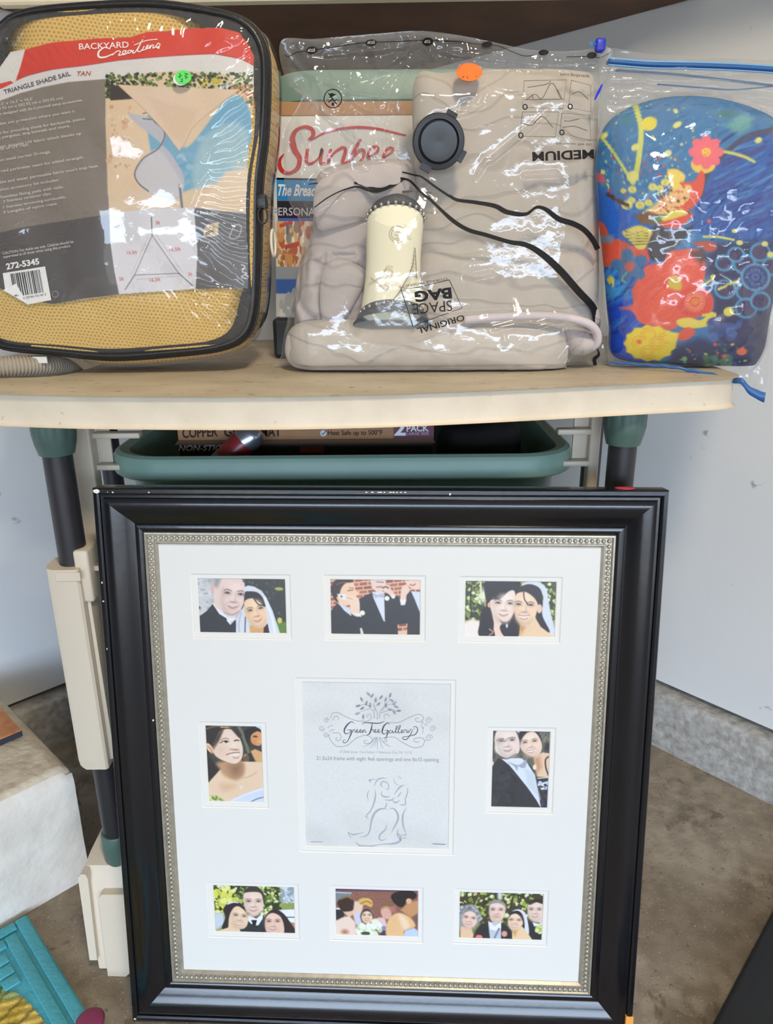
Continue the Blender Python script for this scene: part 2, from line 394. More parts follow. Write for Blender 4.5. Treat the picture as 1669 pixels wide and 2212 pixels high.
def drywall():
    m = mat('painted_drywall', (232, 231, 228), .75, bump=(160, .12, .002)); nt = m.node_tree; L = nt.links; b = nt.nodes['Principled BSDF']; tc = nt.nodes['Texture Coordinate']
    n = nt.nodes.new('ShaderNodeTexNoise'); n.inputs['Scale'].default_value = 26; n.inputs['Detail'].default_value = 4; n.inputs['Distortion'].default_value = .6; L.new(tc.outputs['Object'], n.inputs['Vector'])
    r = nt.nodes.new('ShaderNodeValToRGB'); r.color_ramp.elements[0].position = .70; r.color_ramp.elements[1].position = .78; L.new(n.outputs['Fac'], r.inputs['Fac'])
    n2 = nt.nodes.new('ShaderNodeTexNoise'); n2.inputs['Scale'].default_value = 3; L.new(tc.outputs['Object'], n2.inputs['Vector'])
    c0 = mixcol(nt, n2.outputs['Fac'], rgba((218, 217, 216)), rgba((230, 229, 228)))
    L.new(mixcol(nt, r.outputs['Color'], c0, rgba((165, 163, 160))), b.inputs['Base Color']); return m
DRY = drywall()
def wall(name, D, N, z0, L=4.2, z1=CEIL):
    a = CORNER; e = CORNER - D * L; t = -N * .1
    V = [(*a, z0), (*e, z0), (*e, z1), (*a, z1), (*(a + t), z0), (*(e + t), z0), (*(e + t), z1), (*(a + t), z1)]
    F = [(0, 1, 2, 3), (7, 6, 5, 4), (0, 4, 5, 1), (3, 2, 6, 7), (1, 5, 6, 2), (0, 3, 7, 4)]
    if D[0] > 0: F = [f[::-1] for f in F]
    return struct(mesh(name, V, F, DRY))
wall('wall_left', DL, NL, .128); wall('wall_right', DR, NR, .144)
def stemwall(name, D, N, kz, L=4.2):
    m = mat('rough_stem_wall_' + name[-4:], (196, 194, 190), .9, noise=(64, (140, 134, 126), 1.1, 9), bump=(110, .5, .003))
    nu, rows = 160, [(.0, .035), (.03, .0355), (.07, .035), (.105, .0355), (.126, .034), (.131, .029), (.132, .018), (.131, -.03)]
    V = []; F = []
    for z, off in rows:
        for i in range(nu):
            p = CORNER - D * (L * (i / (nu - 1)) ** 1.6) + N * off; V.append((p[0], p[1], z))
    V = np.array(V); V[:, 2] *= kz; dd = (fbm(V, 26, 3) - .47) * .006 + (vn(V, 90, 5) - .5) * .002; dd[:nu] *= .3; V[:, :2] += N * dd[:, None]; V[3 * nu:, 2] += dd[3 * nu:] * .5
    V[:nu, 2] = 0
    for r in range(len(rows) - 1):
        for i in range(nu - 1): F.append((r * nu + i, r * nu + i + 1, (r + 1) * nu + i + 1, (r + 1) * nu + i))
    b = [(*(CORNER - N * .03), 0), (*(CORNER - D * L - N * .03), 0)]
    return struct(mesh(name, V, F, m, smooth=True))
stemwall('baseboard_left', DL, NL, .115 / .131); stemwall('baseboard_right', DR, NR, 1.0)
struct(mesh('wall_front', *rbox((-4, -2.4, 1.34), (5, -2.25, CEIL)), DRY))
struct(mesh('ceiling', *rbox((-4, -3.2, CEIL), (5, 2.6, CEIL + .1)), mat('ceiling_paint', (225, 222, 216), .8)))

# unseen box added high on the right-hand wall to shade its top
_q = np.array([.827, 1.219]); _t = -DR
V = [(*(_q + _t * a + NR * b), z) for a in (-.62, 0) for b in (0, .32) for z in (1.60, CEIL)]
struct(mesh('added_shade_box_1', V, [(0, 1, 3, 2), (4, 6, 7, 5), (0, 4, 5, 1), (2, 3, 7, 6), (0, 2, 6, 4), (1, 5, 7, 3)], DRY))

# ---------------------------------------------------------------- corner shelf above
SH_Z, SH_Y = 1.485, 1.545
def wall_at_y(P, D, y): t = (y - P[1]) / D[1]; return P + D * t
sl = wall_at_y(PL, DL, SH_Y) + NL * .002; sr = wall_at_y(PR, DR, SH_Y - .03) + NR * .002; sc_ = CORNER + (NL + NR) * .003
shelf = thing('corner_shelf', (0, 1.7, SH_Z), 'dark brown wooden corner shelf with a cream painted front edge, high across the top', 'shelf')
WOODD = mat('dark_stained_wood', (120, 86, 62), .65, noise=(9, (78, 54, 38), .6, 8), bump=(40, .3, .003))
mesh('board', *extrude_z([tuple(sl), tuple(sr), tuple(sc_)], SH_Z, SH_Z + .018), WOODD, shelf)
d = (sr - sl) / np.linalg.norm(sr - sl); nn_ = np.array([d[1], -d[0]])
prof = [(-.002, -.004), (.018, -.004), (.021, 0), (.021, .04), (.018, .044), (-.002, .044)]
V = []; 
for q in (sl + nn_ * .0 + d * .028, sr - d * .028):
    for o_, z in prof: V.append((*(q + nn_ * o_), SH_Z + z))
n = len(prof); F = [tuple(range(n)), tuple(range(n, 2 * n))[::-1]] + [(i, (i + 1) % n, (i + 1) % n + n, i + n)[::-1] for i in range(n)]
mesh('front_edge', V, F, mat('cream_shelf_paint', (248, 238, 214), .5, noise=(30, (238, 226, 198), .5), bump=(60, .15, .002)), shelf)
a = sc_ - DL * .02; e = sc_ - DL * .62
V = [(*(p + NL * o_), z) for o_ in (.0, .02) for p in (a, e) for z in (SH_Z - .085, SH_Z)]
mesh('cleat', V, [(0, 1, 3, 2), (4, 6, 7, 5), (0, 4, 5, 1), (2, 3, 7, 6), (0, 2, 6, 4), (1, 5, 7, 3)], WOODD, shelf)

# ---------------------------------------------------------------- plastic work table
ZT = .905
CREAM = mat('cream_plastic', (206, 193, 174), .42, noise=(22, (204, 191, 171), .5), bump=(70, .10, .002))
def cream_top():
    m = mat('worn_cream_tabletop', (205, 190, 163), .5, bump=(60, .15, .002)); nt = m.node_tree; L = nt.links; b = nt.nodes['Principled BSDF']; tc = nt.nodes['Texture Coordinate']
    def nz(scale, lo, hi, mp=(1, 1, 1)):
        mpn = nt.nodes.new('ShaderNodeMapping'); mpn.inputs['Scale'].default_value = mp; L.new(tc.outputs['Object'], mpn.inputs['Vector'])
        n = nt.nodes.new('ShaderNodeTexNoise'); n.inputs['Scale'].default_value = scale; n.inputs['Detail'].default_value = 7; L.new(mpn.outputs['Vector'], n.inputs['Vector'])
        r = nt.nodes.new('ShaderNodeMapRange'); r.inputs[1].default_value = lo; r.inputs[2].default_value = hi; L.new(n.outputs['Fac'], r.inputs[0]); return r.outputs[0]
    c = mixcol(nt, nz(9, .35, .65, (1, 2, 1)), rgba((198, 186, 164)), rgba((178, 166, 144)))        # scuffed top with brown grime
    c = mixcol(nt, nz(60, .62, .72), c, rgba((140, 120, 92)))
    ed = mixcol(nt, nz(20, .4, .65), rgba((217, 204, 183)), rgba((209, 195, 173)))                  # cleaner moulded edge
    ed = mixcol(nt, nz(75, .70, .76), ed, rgba((176, 158, 130)))
    sx = nt.nodes.new('ShaderNodeSeparateXYZ'); L.new(tc.outputs['Object'], sx.inputs[0])
    r = nt.nodes.new('ShaderNodeMapRange'); r.inputs[1].default_value = -.0045; r.inputs[2].default_value = -.001; L.new(sx.outputs['Z'], r.inputs[0])
    L.new(mixcol(nt, r.outputs[0], ed, c), b.inputs['Base Color']); return m
table = thing('work_table', (0, 1.1, 0), 'cream plastic work table with dark tube legs and green collars carrying the bagged bedding', 'table')
front = [(-.62, .945), (-.53, .905), (-.467, .888), (-.38, .871), (-.29, .861), (-.20, .855), (-.126, .854), (-.04, .858), (.037, .867), (.15, .888), (.27, .914), (.37, .936), (.415, .947), (.440, .956), (.456, .972), (.462, .995)]
outl = front + [(.463, 1.1), (.462, 1.3), (.452, 1.49), (.43, 1.51), (-.58, 1.47), (-.62, 1.42)]
cu = bpy.data.curves.new('tabletop', 'CURVE'); cu.dimensions = '2D'; cu.fill_mode = 'BOTH'; cu.extrude = .0135; cu.bevel_depth = .006; cu.bevel_resolution = 3; cu.offset = -.006
def addspl(pts):
    s = cu.splines.new('POLY'); s.points.add(len(pts) - 1); s.use_cyclic_u = True
    for p, q in zip(s.points, pts): p.co = (q[0], q[1], 0, 1)
addspl(spline(outl, 220))
addspl(spline([(-.575, 1.035), (-.50, 1.018), (-.455, 1.03), (-.44, 1.09), (-.445, 1.2), (-.47, 1.26), (-.55, 1.26), (-.585, 1.2), (-.59, 1.09)], 60))
oc = bpy.data.objects.new('tabletop', cu); COL.objects.link(oc)
me = bpy.data.meshes.new_from_object(oc.evaluated_get(bpy.context.evaluated_depsgraph_get())); Vt = np.array([v.co[:] for v in me.vertices]); Ft = [tuple(p.vertices) for p in me.polygons]
bpy.data.objects.remove(oc); bpy.data.curves.remove(cu); bpy.data.meshes.remove(me)
top = mesh('tabletop', Vt, Ft, cream_top(), table, local=True, auto=40); top.location = Vector((0, -1.1, ZT - .021))
top.data.transform(Matrix.Translation((0, 0, -.021))); top.location.z = ZT
TUBE = mat('dark_grey_tube', (44, 41, 45), .42, noise=(18, (34, 32, 36), .5), bump=(90, .1, .001)); GREEN = mat('green_plastic', (84, 108, 98), .45, noise=(35, (62, 84, 76), .6), bump=(60, .2, .002))
def collar(cx, cy, z1, h, r, parent):
    seg = 48; a = np.linspace(0, 2 * math.pi, seg, endpoint=False); V = []; F = []
    for z, k in ((z1 - h, .80), (z1 - h * .72, .93), (z1 - h * .5, .99), (z1, 1.0)):
        rr = r * k * (1 - .05 * (np.arange(seg) % 4 == 0) * (z > z1 - h * .6)); V += [(cx + q * math.cos(t), cy + q * math.sin(t), z) for q, t in zip(rr, a)]
    for i in range(3):
        for j in range(seg): F.append((i * seg + j, i * seg + (j + 1) % seg, (i + 1) * seg + (j + 1) % seg, (i + 1) * seg + j))
    F += [tuple(range(seg))[::-1], tuple(range(3 * seg, 4 * seg))]
    mesh('collar', V, F, GREEN, parent, auto=35)
def make_leg(x, y, side):
    lg = mesh('leg', *lathe(x, y, [(.0185, .165), (.0185, .868)], 28), TUBE, table, auto=40)
    collar(x, y, .868, .050, .0275, lg)
    lc = MB(); lc.add(*lathe(x, y, [(.019, .162), (.0215, .168), (.0225, .19), (.0225, .214), (.021, .217), (.0188, .217)], 28)); lc.build('lower_collar', GREEN, lg, auto=40)
    # cream clip-on sleeve, flat front with a flange towards the middle of the table
    s = side; prof = [(-.026, .016), (-.026, -.012), (-.021, -.024), (-.012, -.029), (.019, -.029), (.022, -.026), (.022, .016)]
    V = []; F = []; cx = x - .006 * s
    rows = [(.352, .80), (.356, .93), (.366, 1), (.667, 1)]
    for z, k in rows: V += [(cx + s * (px * (k if px < 0 else 1)), y + py, z) for px, py in prof]
    n = len(prof)
    for i in range(len(rows) - 1):
        for j in range(n): F.append((i * n + j, i * n + (j + 1) % n, (i + 1) * n + (j + 1) % n, (i + 1) * n + j))
    F += [tuple(range(n))[::-1], tuple(range((len(rows) - 1) * n, len(rows) * n))]
    if s < 0: F = [f[::-1] for f in F]
    sl_ = MB(); sl_.add(V, F)
    fl = [(.022, .36), (.0285, .362), (.0275, .63), (.023, .645)]
    P, Q = prism([(cx + s * px, z) for px, z in fl], y - .016, y + .006); sl_.add(P, Q)
    sl_.box((cx + s * .009 - .016, y - .0305, .652), (cx + s * .009 + .016, y - .028, .664))
    sl_.box(*[tuple(sorted((cx + s * .014, cx + s * .034))[i] if k == 0 else ((y - .02, y + .03)[i], (.615, .69)[i])[k - 1] for k in range(3)) for i in (0, 1)], r=.004)
    sl_.box(*[tuple(sorted((cx + s * .03, cx + s * .052))[i] if k == 0 else ((y - .004, y + .02)[i], (.655, .662)[i])[k - 1] for k in range(3)) for i in (0, 1)])
    sl_.build('sleeve', CREAM, lg, auto=35)
    # moulded skid foot running front to back
    f = MB(); body = [(.872, 0), (.866, .008), (.900, .148), (.912, .166), (.94, .170), (1.05, .170), (1.09, .12), (1.11, 0)]
    xa, xb = sorted((x - .050 * s, x + .050 * s)); P, Q = extrude_x([(yy + y - .93, z) for yy, z in body], xa + .002, xb - .002); P = np.array(P)
    k = (P[:, 1] < y - .03); P[k, 0] = x + (P[k, 0] - x) * np.where(P[k, 2] < .05, .62, 1.0); f.add(P, Q)
    def rib(poly, out):             # rounded rib standing proud on the sloping front
        n = len(poly); V = []
        for o_ in (-out, .010):
            for u, zz in poly: V.append((x + s * u * (.66 + .34 * min(1, zz / .09)), .866 + (zz - .006) * .24 + (y - .93) + o_ * (1 if zz > .012 or o_ > 0 else .5), max(zz, 0)))
        F = [tuple(range(n)), tuple(range(n, 2 * n))[::-1]] + [(k_ + n, (k_ + 1) % n + n, (k_ + 1) % n, k_) for k_ in range(n)]
        f.add(V, F if s > 0 else [q_[::-1] for q_ in F])
    rib([(-.052, .030), (-.037, .030), (-.037, .158), (-.040, .165), (-.047, .166), (-.052, .160)], .010)
    rib([(-.022, .001), (.020, .0), (.036, .010), (.046, .048), (.047, .128), (.042, .136), (-.016, .136), (-.021, .130)], .013)
    f.build('foot', CREAM, lg, auto=30)
    return lg
make_leg(-.424, .93, 1); make_leg(.314, .958, -1)
for x, y in ((-.52, 1.36), (.40, 1.40)):                                    # rear legs
    bl = mesh('leg', *lathe(x, y, [(.0185, .02), (.0185, .87)], 20), TUBE, table, auto=40); collar(x, y, .868, .05, .0275, bl)
    mesh('foot', *rbox((x - .05, y - .05, 0), (x + .05, y + .05, .03), .008), CREAM, bl, auto=35)
# cream slatted frame between the legs, seen on both sides of the tote
fr = MB(); fr.box((-.432, .985, .40), (-.402, 1.01, .866), r=.003); fr.build('post', CREAM, table)
fr = MB(); fr.box((.282, 1.0, .40), (.297, 1.02, .866), r=.003); fr.build('post', CREAM, table)
for z in (.858, .826, .781):
    for xa, xb in ((-.403, -.338), (.236, .283)):
        s_ = MB(); s_.box((xa, .996, z - .005), (xb, 1.012, z + .003), r=.002); s_.build('slat', CREAM, table, auto=35)
for xa, xb in ((-.403, -.385), (.262, .283)):
    mesh('back_panel', *rbox((xa, 1.014, .774), (xb, 1.018, .866)), CREAM, table)
mesh('lower_shelf', *rbox((-.45, .96, .38), (.36, 1.40, .40), .004), CREAM, table)
for xa, ya, xb, yb in ((-.424, .93, -.52, 1.36), (.314, .958, .40, 1.40)):
    mesh('rail', *tube([(xa, ya, .37), (xb, yb, .37)], .011, 10), CREAM, table, smooth=True)

# ---------------------------------------------------------------- corrugated hose through the hole
path = spline([(-.62, .990, .9205), (-.55, .997, .9200), (-.495, 1.03, .917), (-.468, 1.085, .908), (-.475, 1.16, .880)], 380, False)
r = .0128 + .0011 * np.sign(np.sin(np.arange(380) * math.pi / 3.0 + .3)) 
hose = mesh('corrugated_hose', *tube(path, r, 18), mat('grey_hose_plastic', (160, 150, 134), .6), smooth=True)
tag(hose, 'ribbed grey plastic hose lying behind the tan bag at the left tabletop hole', 'hose')

# ---------------------------------------------------------------- white concrete block with a small wooden panel on it
Kp = np.array([-.541, 1.058]); D1 = -DL; D2 = np.array([-DL[1], DL[0]]); HB = .236
def block():
    nu, nv, nw = 34, 30, 18; L1, L2 = .9, .345; V = []; F = []; mi = []
    def face(fun, a, b, flip, k):
        o_ = len(V)
        for i in range(a + 1):
            for j in range(b + 1): V.append(fun(i / a, j / b))
        for i in range(a):
            for j in range(b):
                q = (o_ + i * (b + 1) + j, o_ + (i + 1) * (b + 1) + j, o_ + (i + 1) * (b + 1) + j + 1, o_ + i * (b + 1) + j + 1); F.append(q[::-1] if flip else q); mi.append(k)
    def P(a, b, z): p = Kp + D1 * a + D2 * b; return (p[0], p[1], z)
    face(lambda u, v: P(u * L1, 0, v * HB), nu * 2, nw, True, 0); face(lambda u, v: P(u * L1, v * L2, HB), nu * 2, nv, True, 1)
    face(lambda u, v: P(0, u * L2, v * HB), nv, nw, False, 0); face(lambda u, v: P(u * L1, L2, v * HB), nu, nw, False, 0); face(lambda u, v: P(L1, u * L2, v * HB), nv, nw, True, 0)
    V = np.array(V); a = (V[:, :2] - Kp) @ D1; b = (V[:, :2] - Kp) @ D2; z = V[:, 2].copy(); n1 = (fbm(V, 30, 11) - .47) * .006 + (fbm(V, 9, 12) - .47) * .010
    R = .012                                                                  # worn rounded arrises
    def rd(t): return np.clip((R - t) / R, 0, 1) ** 2 * R
    out = V.copy(); out[:, :2] += D1 * (rd(a) * (z > HB - R) * .25)[:, None] + D2 * ((rd(b) * .8) * np.clip((z - HB + .03) / .03, 0, 1) - n1 * (b < .002) * np.minimum(1, z / .03))[:, None]
    out[:, 2] -= (rd(b) + rd(a)) * (z > HB - .001) * .7 - n1 * (z > HB - .001) * .6; out[z < .001, 2] = 0
    WH = mat('white_painted_concrete', (228, 224, 216), .85, noise=(14, (198, 190, 180), .7, 9), bump=(75, .45, .004)); DT = mat('dirty_concrete_top', (226, 214, 194), .9, noise=(26, (164, 148, 126), .7, 9), bump=(80, .6, .005))
    o_ = mesh('concrete_block', out, F, [WH, DT], mi=mi, smooth=True)
    return tag(o_, 'rough white painted concrete block with a dirty top, left of the work table', 'block')
block()
pc = np.array([-.662, 1.142]); pz = HB + .004
pn = thing('wooden_panel', (pc[0], pc[1], pz), 'thin orange wood panel with dark blue edge lying on the white concrete block', 'panel')
q = [pc, pc + D1 * .30, pc + D1 * .30 + D2 * .145, pc + D2 * .145]
mesh('board', *extrude_z([tuple(p) for p in q], pz, pz + .010), mat('dark_blue_edge', (44, 46, 62), .6), pn)
q2 = [pc + (D1 + D2) * .001, pc + D1 * .299 + D2 * .001, pc + D1 * .299 + D2 * .144, pc + D1 * .001 + D2 * .144]
mesh('wood_face', *extrude_z([tuple(p) for p in q2], pz + .0101, pz + .013), mat('orange_osb', (214, 146, 92), .55, noise=(55, (138, 78, 40), .8, 6)), pn)
q3 = [pc + D1 * .058 + D2 * .03, pc + D1 * .24 + D2 * .03, pc + D1 * .24 + D2 * .115, pc + D1 * .058 + D2 * .115]
mesh('dark_inset', *extrude_z([tuple(p) for p in q3], pz + .0131, pz + .0138), mat('dark_inset', (44, 42, 42), .6), pn)

# ---------------------------------------------------------------- teal doormat, bottom left
mc = np.array([-.612, .967]); E1 = np.array([.695, -.719]); E2 = np.array([-.719, -.695])
def mp(a, b): return mc + E1 * a + E2 * b
dm = thing('door_mat', (mc[0], mc[1], 0), 'teal rubber door mat with ridged border and yellow green pattern, bottom left corner', 'mat')
TEAL = mat('teal_rubber', (80, 172, 188), .6, noise=(40, (62, 146, 160), .6), bump=(160, .5, .003))
def slab(a0, a1, b0, b1, z0, z1, r=.002):
    V, F = rbox((a0, b0, z0), (a1, b1, z1), r); V = np.array(V); p = mc + np.outer(V[:, 0], E1) + np.outer(V[:, 1], E2); return np.c_[p, V[:, 2]], [f[::-1] for f in F]
bs = MB(); bs.add(*slab(0, .75, 0, .45, 0, .009, .003)); bs.build('base', TEAL, dm)
for a0, a1, b0, b1 in ((.003, .747, .003, .021), (.003, .747, .429, .447), (.003, .021, .0225, .4275), (.729, .747, .0225, .4275), (.027, .723, .027, .045), (.027, .723, .405, .423), (.027, .045, .0465, .4035), (.705, .723, .0465, .4035)):
    s_ = MB(); s_.add(*slab(a0, a1, b0, b1, .008, .014)); s_.build('border_rib', TEAL, dm, auto=35)
for i in range(3):
    s_ = MB(); s_.add(*slab(.054 + i * .0245, .074 + i * .0245, .052, .076, .008, .0125)); s_.build('border_tile', TEAL, dm, auto=35)
for i in range(2):
    s_ = MB(); s_.add(*slab(.054, .086, .092 + i * .0245, .112 + i * .0245, .008, .0125)); s_.build('border_tile', TEAL, dm, auto=35)
ctr = Canvas(300, 220, (188, 158, 62)); ctr.dots((0, 0, 300, 220), [(96, 128, 52), (150, 170, 110), (170, 140, 50), (206, 178, 88), (58, 104, 52)], 200, 7, 24, .3)
for i in range(-8, 24): ctr.line([(i * 15, 0), (i * 15 + 80, 220)], 2.5, (92, 84, 40), op=.6)
ctr.grain(10); gx, gy = np.meshgrid(np.linspace(.05, .67, 300), np.linspace(.04, .41, 220)); pp = mc + gx.ravel()[:, None] * E1 + gy.ravel()[:, None] * E2
rad = ((((gx - .36) / .30) ** 4 + ((gy - .225) / .178) ** 4) ** .25).ravel(); hh = .0095 + .005 * np.clip(1 - rad ** 8, 0, 1) + .0012 * np.sin(gx.ravel() * 400 + gy.ravel() * 160)
ctr.al[:] = (rad.reshape(220, 300) < 1.0); fast_mesh('center_pattern', np.c_[pp, hh], ctr.grid(True)[:, ::-1], print_mat('printed_mat_centre', .7), dm, ctr.colors())
pt = mp(.262, .004)
s_ = MB(); s_.add(*lathe(pt[0], pt[1], [(.019, .0142), (.020, .017), (.017, .0195), (.007, .0205)], 28)); s_.build('petal', mat('magenta_rubber', (128, 42, 78), .6), dm, smooth=True)

# ---------------------------------------------------------------- black thing at bottom right
bc = np.array([.478, .782]); B1 = np.array([.685, .7285]); B2 = np.array([.7285, -.685])
V, F = rbox((-.32, 0, 0), (.62, .30, .028), .008); V = np.array(V); p = bc + np.outer(V[:, 0], B1) + np.outer(V[:, 1], B2)
bt = mesh('black_mat', np.c_[p, V[:, 2]], [f[::-1] for f in F], mat('black_foam', (29, 31, 34), .7, noise=(12, (26, 27, 30), .6), bump=(60, .3, .003)), auto=40)
tag(bt, 'black foam mat lying on the concrete floor at the bottom right', 'mat')

# ---------------------------------------------------------------- collage picture frame leaning on the table
PHI, PSI = .1417, -.0437; FO = np.array([-.0171, .7779, 0.0])
EX = np.array([math.cos(PSI), math.sin(PSI), 0]); NB = np.array([-math.sin(PSI), math.cos(PSI), 0]); EZ = np.array([0, 0, math.cos(PHI)]) + NB * math.sin(PHI); NN = np.cross(EX, EZ)
frame = thing('picture_frame', FO, 'large black collage picture frame with beaded silver liner leaning below the tabletop', 'picture frame')
frame.matrix_world = Matrix(((EX[0], -NN[0], EZ[0], FO[0]), (EX[1], -NN[1], EZ[1], FO[1]), (EX[2], -NN[2], EZ[2], FO[2]), (0, 0, 0, 1)))
BLK = mat('black_frame_lacquer', (18, 17, 22), .22, spec=.5, coat=.2, noise=(30, (13, 12, 15), .4), bump=(120, .08, .001))
SIL = mat('antique_silver', (196, 188, 172), .36, metal=.55, noise=(80, (150, 142, 126), .5), bump=(120, .2, .001))
FW, FB, FT = .3585, .004, .788          # half width, bottom, top (local); +Y is away from the viewer
rail = [(0, .018), (0, -.009), (.0015, -.0115), (.006, -.012), (.0085, -.0105), (.0095, -.0075), (.0125, -.0075), (.0135, -.0105), (.018, -.0118), (.024, -.0112), (.031, -.0085), (.038, -.0045), (.044, -.001), (.0475, .0002), (.0490, -.0016), (.0525, -.0022), (.0555, -.0014), (.0585, .0012), (.0585, .018)]
liner = [(.0586, .010), (.0586, .0002), (.0592, -.0016), (.0612, -.0019), (.0625, -.0004), (.063, .0012), (.0698, .0012), (.0705, .0002), (.0722, -.0002), (.0735, .0012), (.0752, .0035), (.0752, .010)]
def mitre(name, prof, m, side, cx=0.0):
    n = len(prof); V = []
    L, R, B, T = -FW, FW, FB, FT
    for e in (0, 1):
        for w, h in prof:
            if side == 'top': V.append(((L + w) if e == 0 else (R - w), h, T - w))
            if side == 'bottom': V.append(((R - w) if e == 0 else (L + w), h, B + w))
            if side == 'left': V.append((L + w, h, (B + w) if e == 0 else (T - w)))
            if side == 'right': V.append((R - w, h, (T - w) if e == 0 else (B + w)))
    F = [tuple(range(n))[::-1], tuple(range(n, 2 * n))] + [(i, (i + 1) % n, (i + 1) % n + n, i + n) for i in range(n)]
    return mesh(name, V, [f[::-1] for f in F], m, frame, local=True, auto=32)
import bmesh
bmb = bmesh.new(); bmesh.ops.create_icosphere(bmb, subdivisions=2, radius=.0028); BV = np.array([v.co[:] for v in bmb.verts]); BF = [tuple(v.index for v in f.verts) for f in bmb.faces]; bmb.free()
for side in ('top', 'left', 'right', 'bottom'):
    mitre('rail', rail, BLK, side)
    ln = mitre('liner', liner, SIL, side); bd = MB(); w = .0664
    if side in ('top', 'bottom'): P = [(x, .0000, (FT - w) if side == 'top' else (FB + w)) for x in np.linspace(-FW + w, FW - w, 84)]
    else: P = [((-FW + w) if side == 'left' else (FW - w), .0000, z) for z in np.linspace(FB + w, FT - w, 94)[1:-1]]
    for p in P: bd.add(BV + np.array(p), BF)
    b_ = bd.build('bead', SIL, ln, smooth=True, local=True); b_['kind'] = 'stuff'; b_.name = 'beading'
COLS = [(-.1777 - .05835, -.1777 + .05835), (-.0028 - .059, -.0028 + .059), (.1718 - .0588, .1718 + .0588)]
OPEN = {'P1': (*COLS[0], .5918, .6672), 'P2': (*COLS[1], .5919, .6676), 'P3': (*COLS[2], .5913, .6672), 'P4': (-.2355, -.1578, .3462, .4603), 'P5': (.1534, .2307, .3470, .4602),
        'P6': (*COLS[0], .1407, .2166), 'P7': (*COLS[1], .1411, .2162), 'P8': (*COLS[2], .1416, .2165), 'C': (-.1022, .0972, .2812, .5258)}
def board(name, openings, y, th, bev, m, mb_):
    L, R, B, T = -FW + .0735, FW - .0735, FB + .0735, FT - .0735
    xs = sorted({L, R, *[o_[i] for o_ in openings for i in (0, 1)]}); zs = sorted({B, T, *[o_[i] for o_ in openings for i in (2, 3)]}); q = MB()
    for i in range(len(xs) - 1):
        for j in range(len(zs) - 1):
            cx, cz = (xs[i] + xs[i + 1]) / 2, (zs[j] + zs[j + 1]) / 2
            if any(o_[0] < cx < o_[1] and o_[2] < cz < o_[3] for o_ in openings): continue
            q.add([(xs[i], y, zs[j]), (xs[i + 1], y, zs[j]), (xs[i + 1], y, zs[j + 1]), (xs[i], y, zs[j + 1])], [(0, 1, 2, 3)], m)
    for l, r, b, t in openings:
        a = [(l, y, b), (r, y, b), (r, y, t), (l, y, t)]; c = [(l + bev, y + th, b + bev), (r - bev, y + th, b + bev), (r - bev, y + th, t - bev), (l + bev, y + th, t - bev)]
        q.add(a + c, [(i, (i + 1) % 4, (i + 1) % 4 + 4, i + 4)[::-1] for i in range(4)], mb_)
    return q.build(name, None, frame, local=True)
MATW = mat('white_mat_board', (222, 219, 213), .8, bump=(300, .1, .0005)); CORE = mat('mat_bevel_core', (238, 233, 224), .75); MATI = mat('cream_inner_mat', (226, 222, 215), .8)
board('outer_mat', [(l - .0078, r + .0068, b - .0078, t + .0065) for l, r, b, t in OPEN.values()], .0042, .0014, .0012, MATW, CORE)
board('inner_mat', list(OPEN.values()), .0060, .0014, .0010, MATI, CORE)
gm = film_mat('picture_glass', haze=.0, gloss=.38, bump=(3, .02, .002), base=.03); mesh('glass', [(-FW + .074, .0036, FB + .074), (FW - .074, .0036, FB + .074), (FW - .074, .0036, FT - .074), (-FW + .074, .0036, FT - .074)], [(0, 1, 2, 3)], gm, frame, local=True)
mesh('backing', *rbox((-FW + .055, .010, FB + .055), (FW - .055, .016, FT - .055)), mat('brown_backing', (120, 100, 78), .8), frame, local=True)
# worn spots and the price dot on the top edge
RED = mat('red_sticker', (214, 56, 84), .45)
a = np.linspace(0, 2 * math.pi, 26, endpoint=False)
mesh('price_sticker', [(.3085 + .0125 * math.cos(t), .0035 + .0095 * math.sin(t), FT + .0004) for t in a] + [(.3085 + .0125 * math.cos(t), .0035 + .0095 * math.sin(t), FT + .0010) for t in a],
     [tuple(range(26))[::-1], tuple(range(26, 52))] + [(i, (i + 1) % 26, (i + 1) % 26 + 26, i + 26) for i in range(26)], RED, frame, local=True)['label'] = 'round pink red price sticker'
def chip(pts, y, m, th=.0006):
    n = len(pts); V = [(x, y, z) for x, z in pts] + [(x, y + th, z) for x, z in pts]
    return V, [tuple(range(n)), tuple(range(n, 2 * n))[::-1]] + [(i + n, (i + 1) % n + n, (i + 1) % n, i) for i in range(n)]
cp = MB()
def spot(x, z, rx, rz, y=-.0122, n=9): cp.add(*chip([(x + rx * math.cos(t) * random.uniform(.7, 1.1), z + rz * math.sin(t) * random.uniform(.6, 1.1)) for t in np.linspace(0, 2 * math.pi, n, endpoint=False)], y, None))
spot(-FW + .006, FT - .004, .0052, .0028); spot(-FW + .027, FT - .005, .0014, .0011); spot(-FW + .073, FT - .005, .0012, .001); spot(-FW + .0205, FT - .005, .0006, .0007)
for x in (-.012, .003, .006, .0105, .018, .022, .026, .031, -.0045, .036): spot(x, FT - .0035, random.uniform(.0008, .0028), .0008)
spot(.0915, FT - .0055, .0012, .0016); spot(-FW + .0045, .665, .0009, .002); spot(-FW + .0045, .640, .0013, .0012); spot(-FW + .0045, .575, .0007, .0016); spot(-.303, .47, .0015, .0016, -.0016)
spot(-FW + .0045, FB + .004, .0022, .0014)
c_ = cp.build('chipped_paint', mat('chipped_white_primer', (226, 220, 208), .8), frame, local=True); c_['kind'] = 'stuff'; c_['label'] = 'pale chips where the black paint is knocked off'
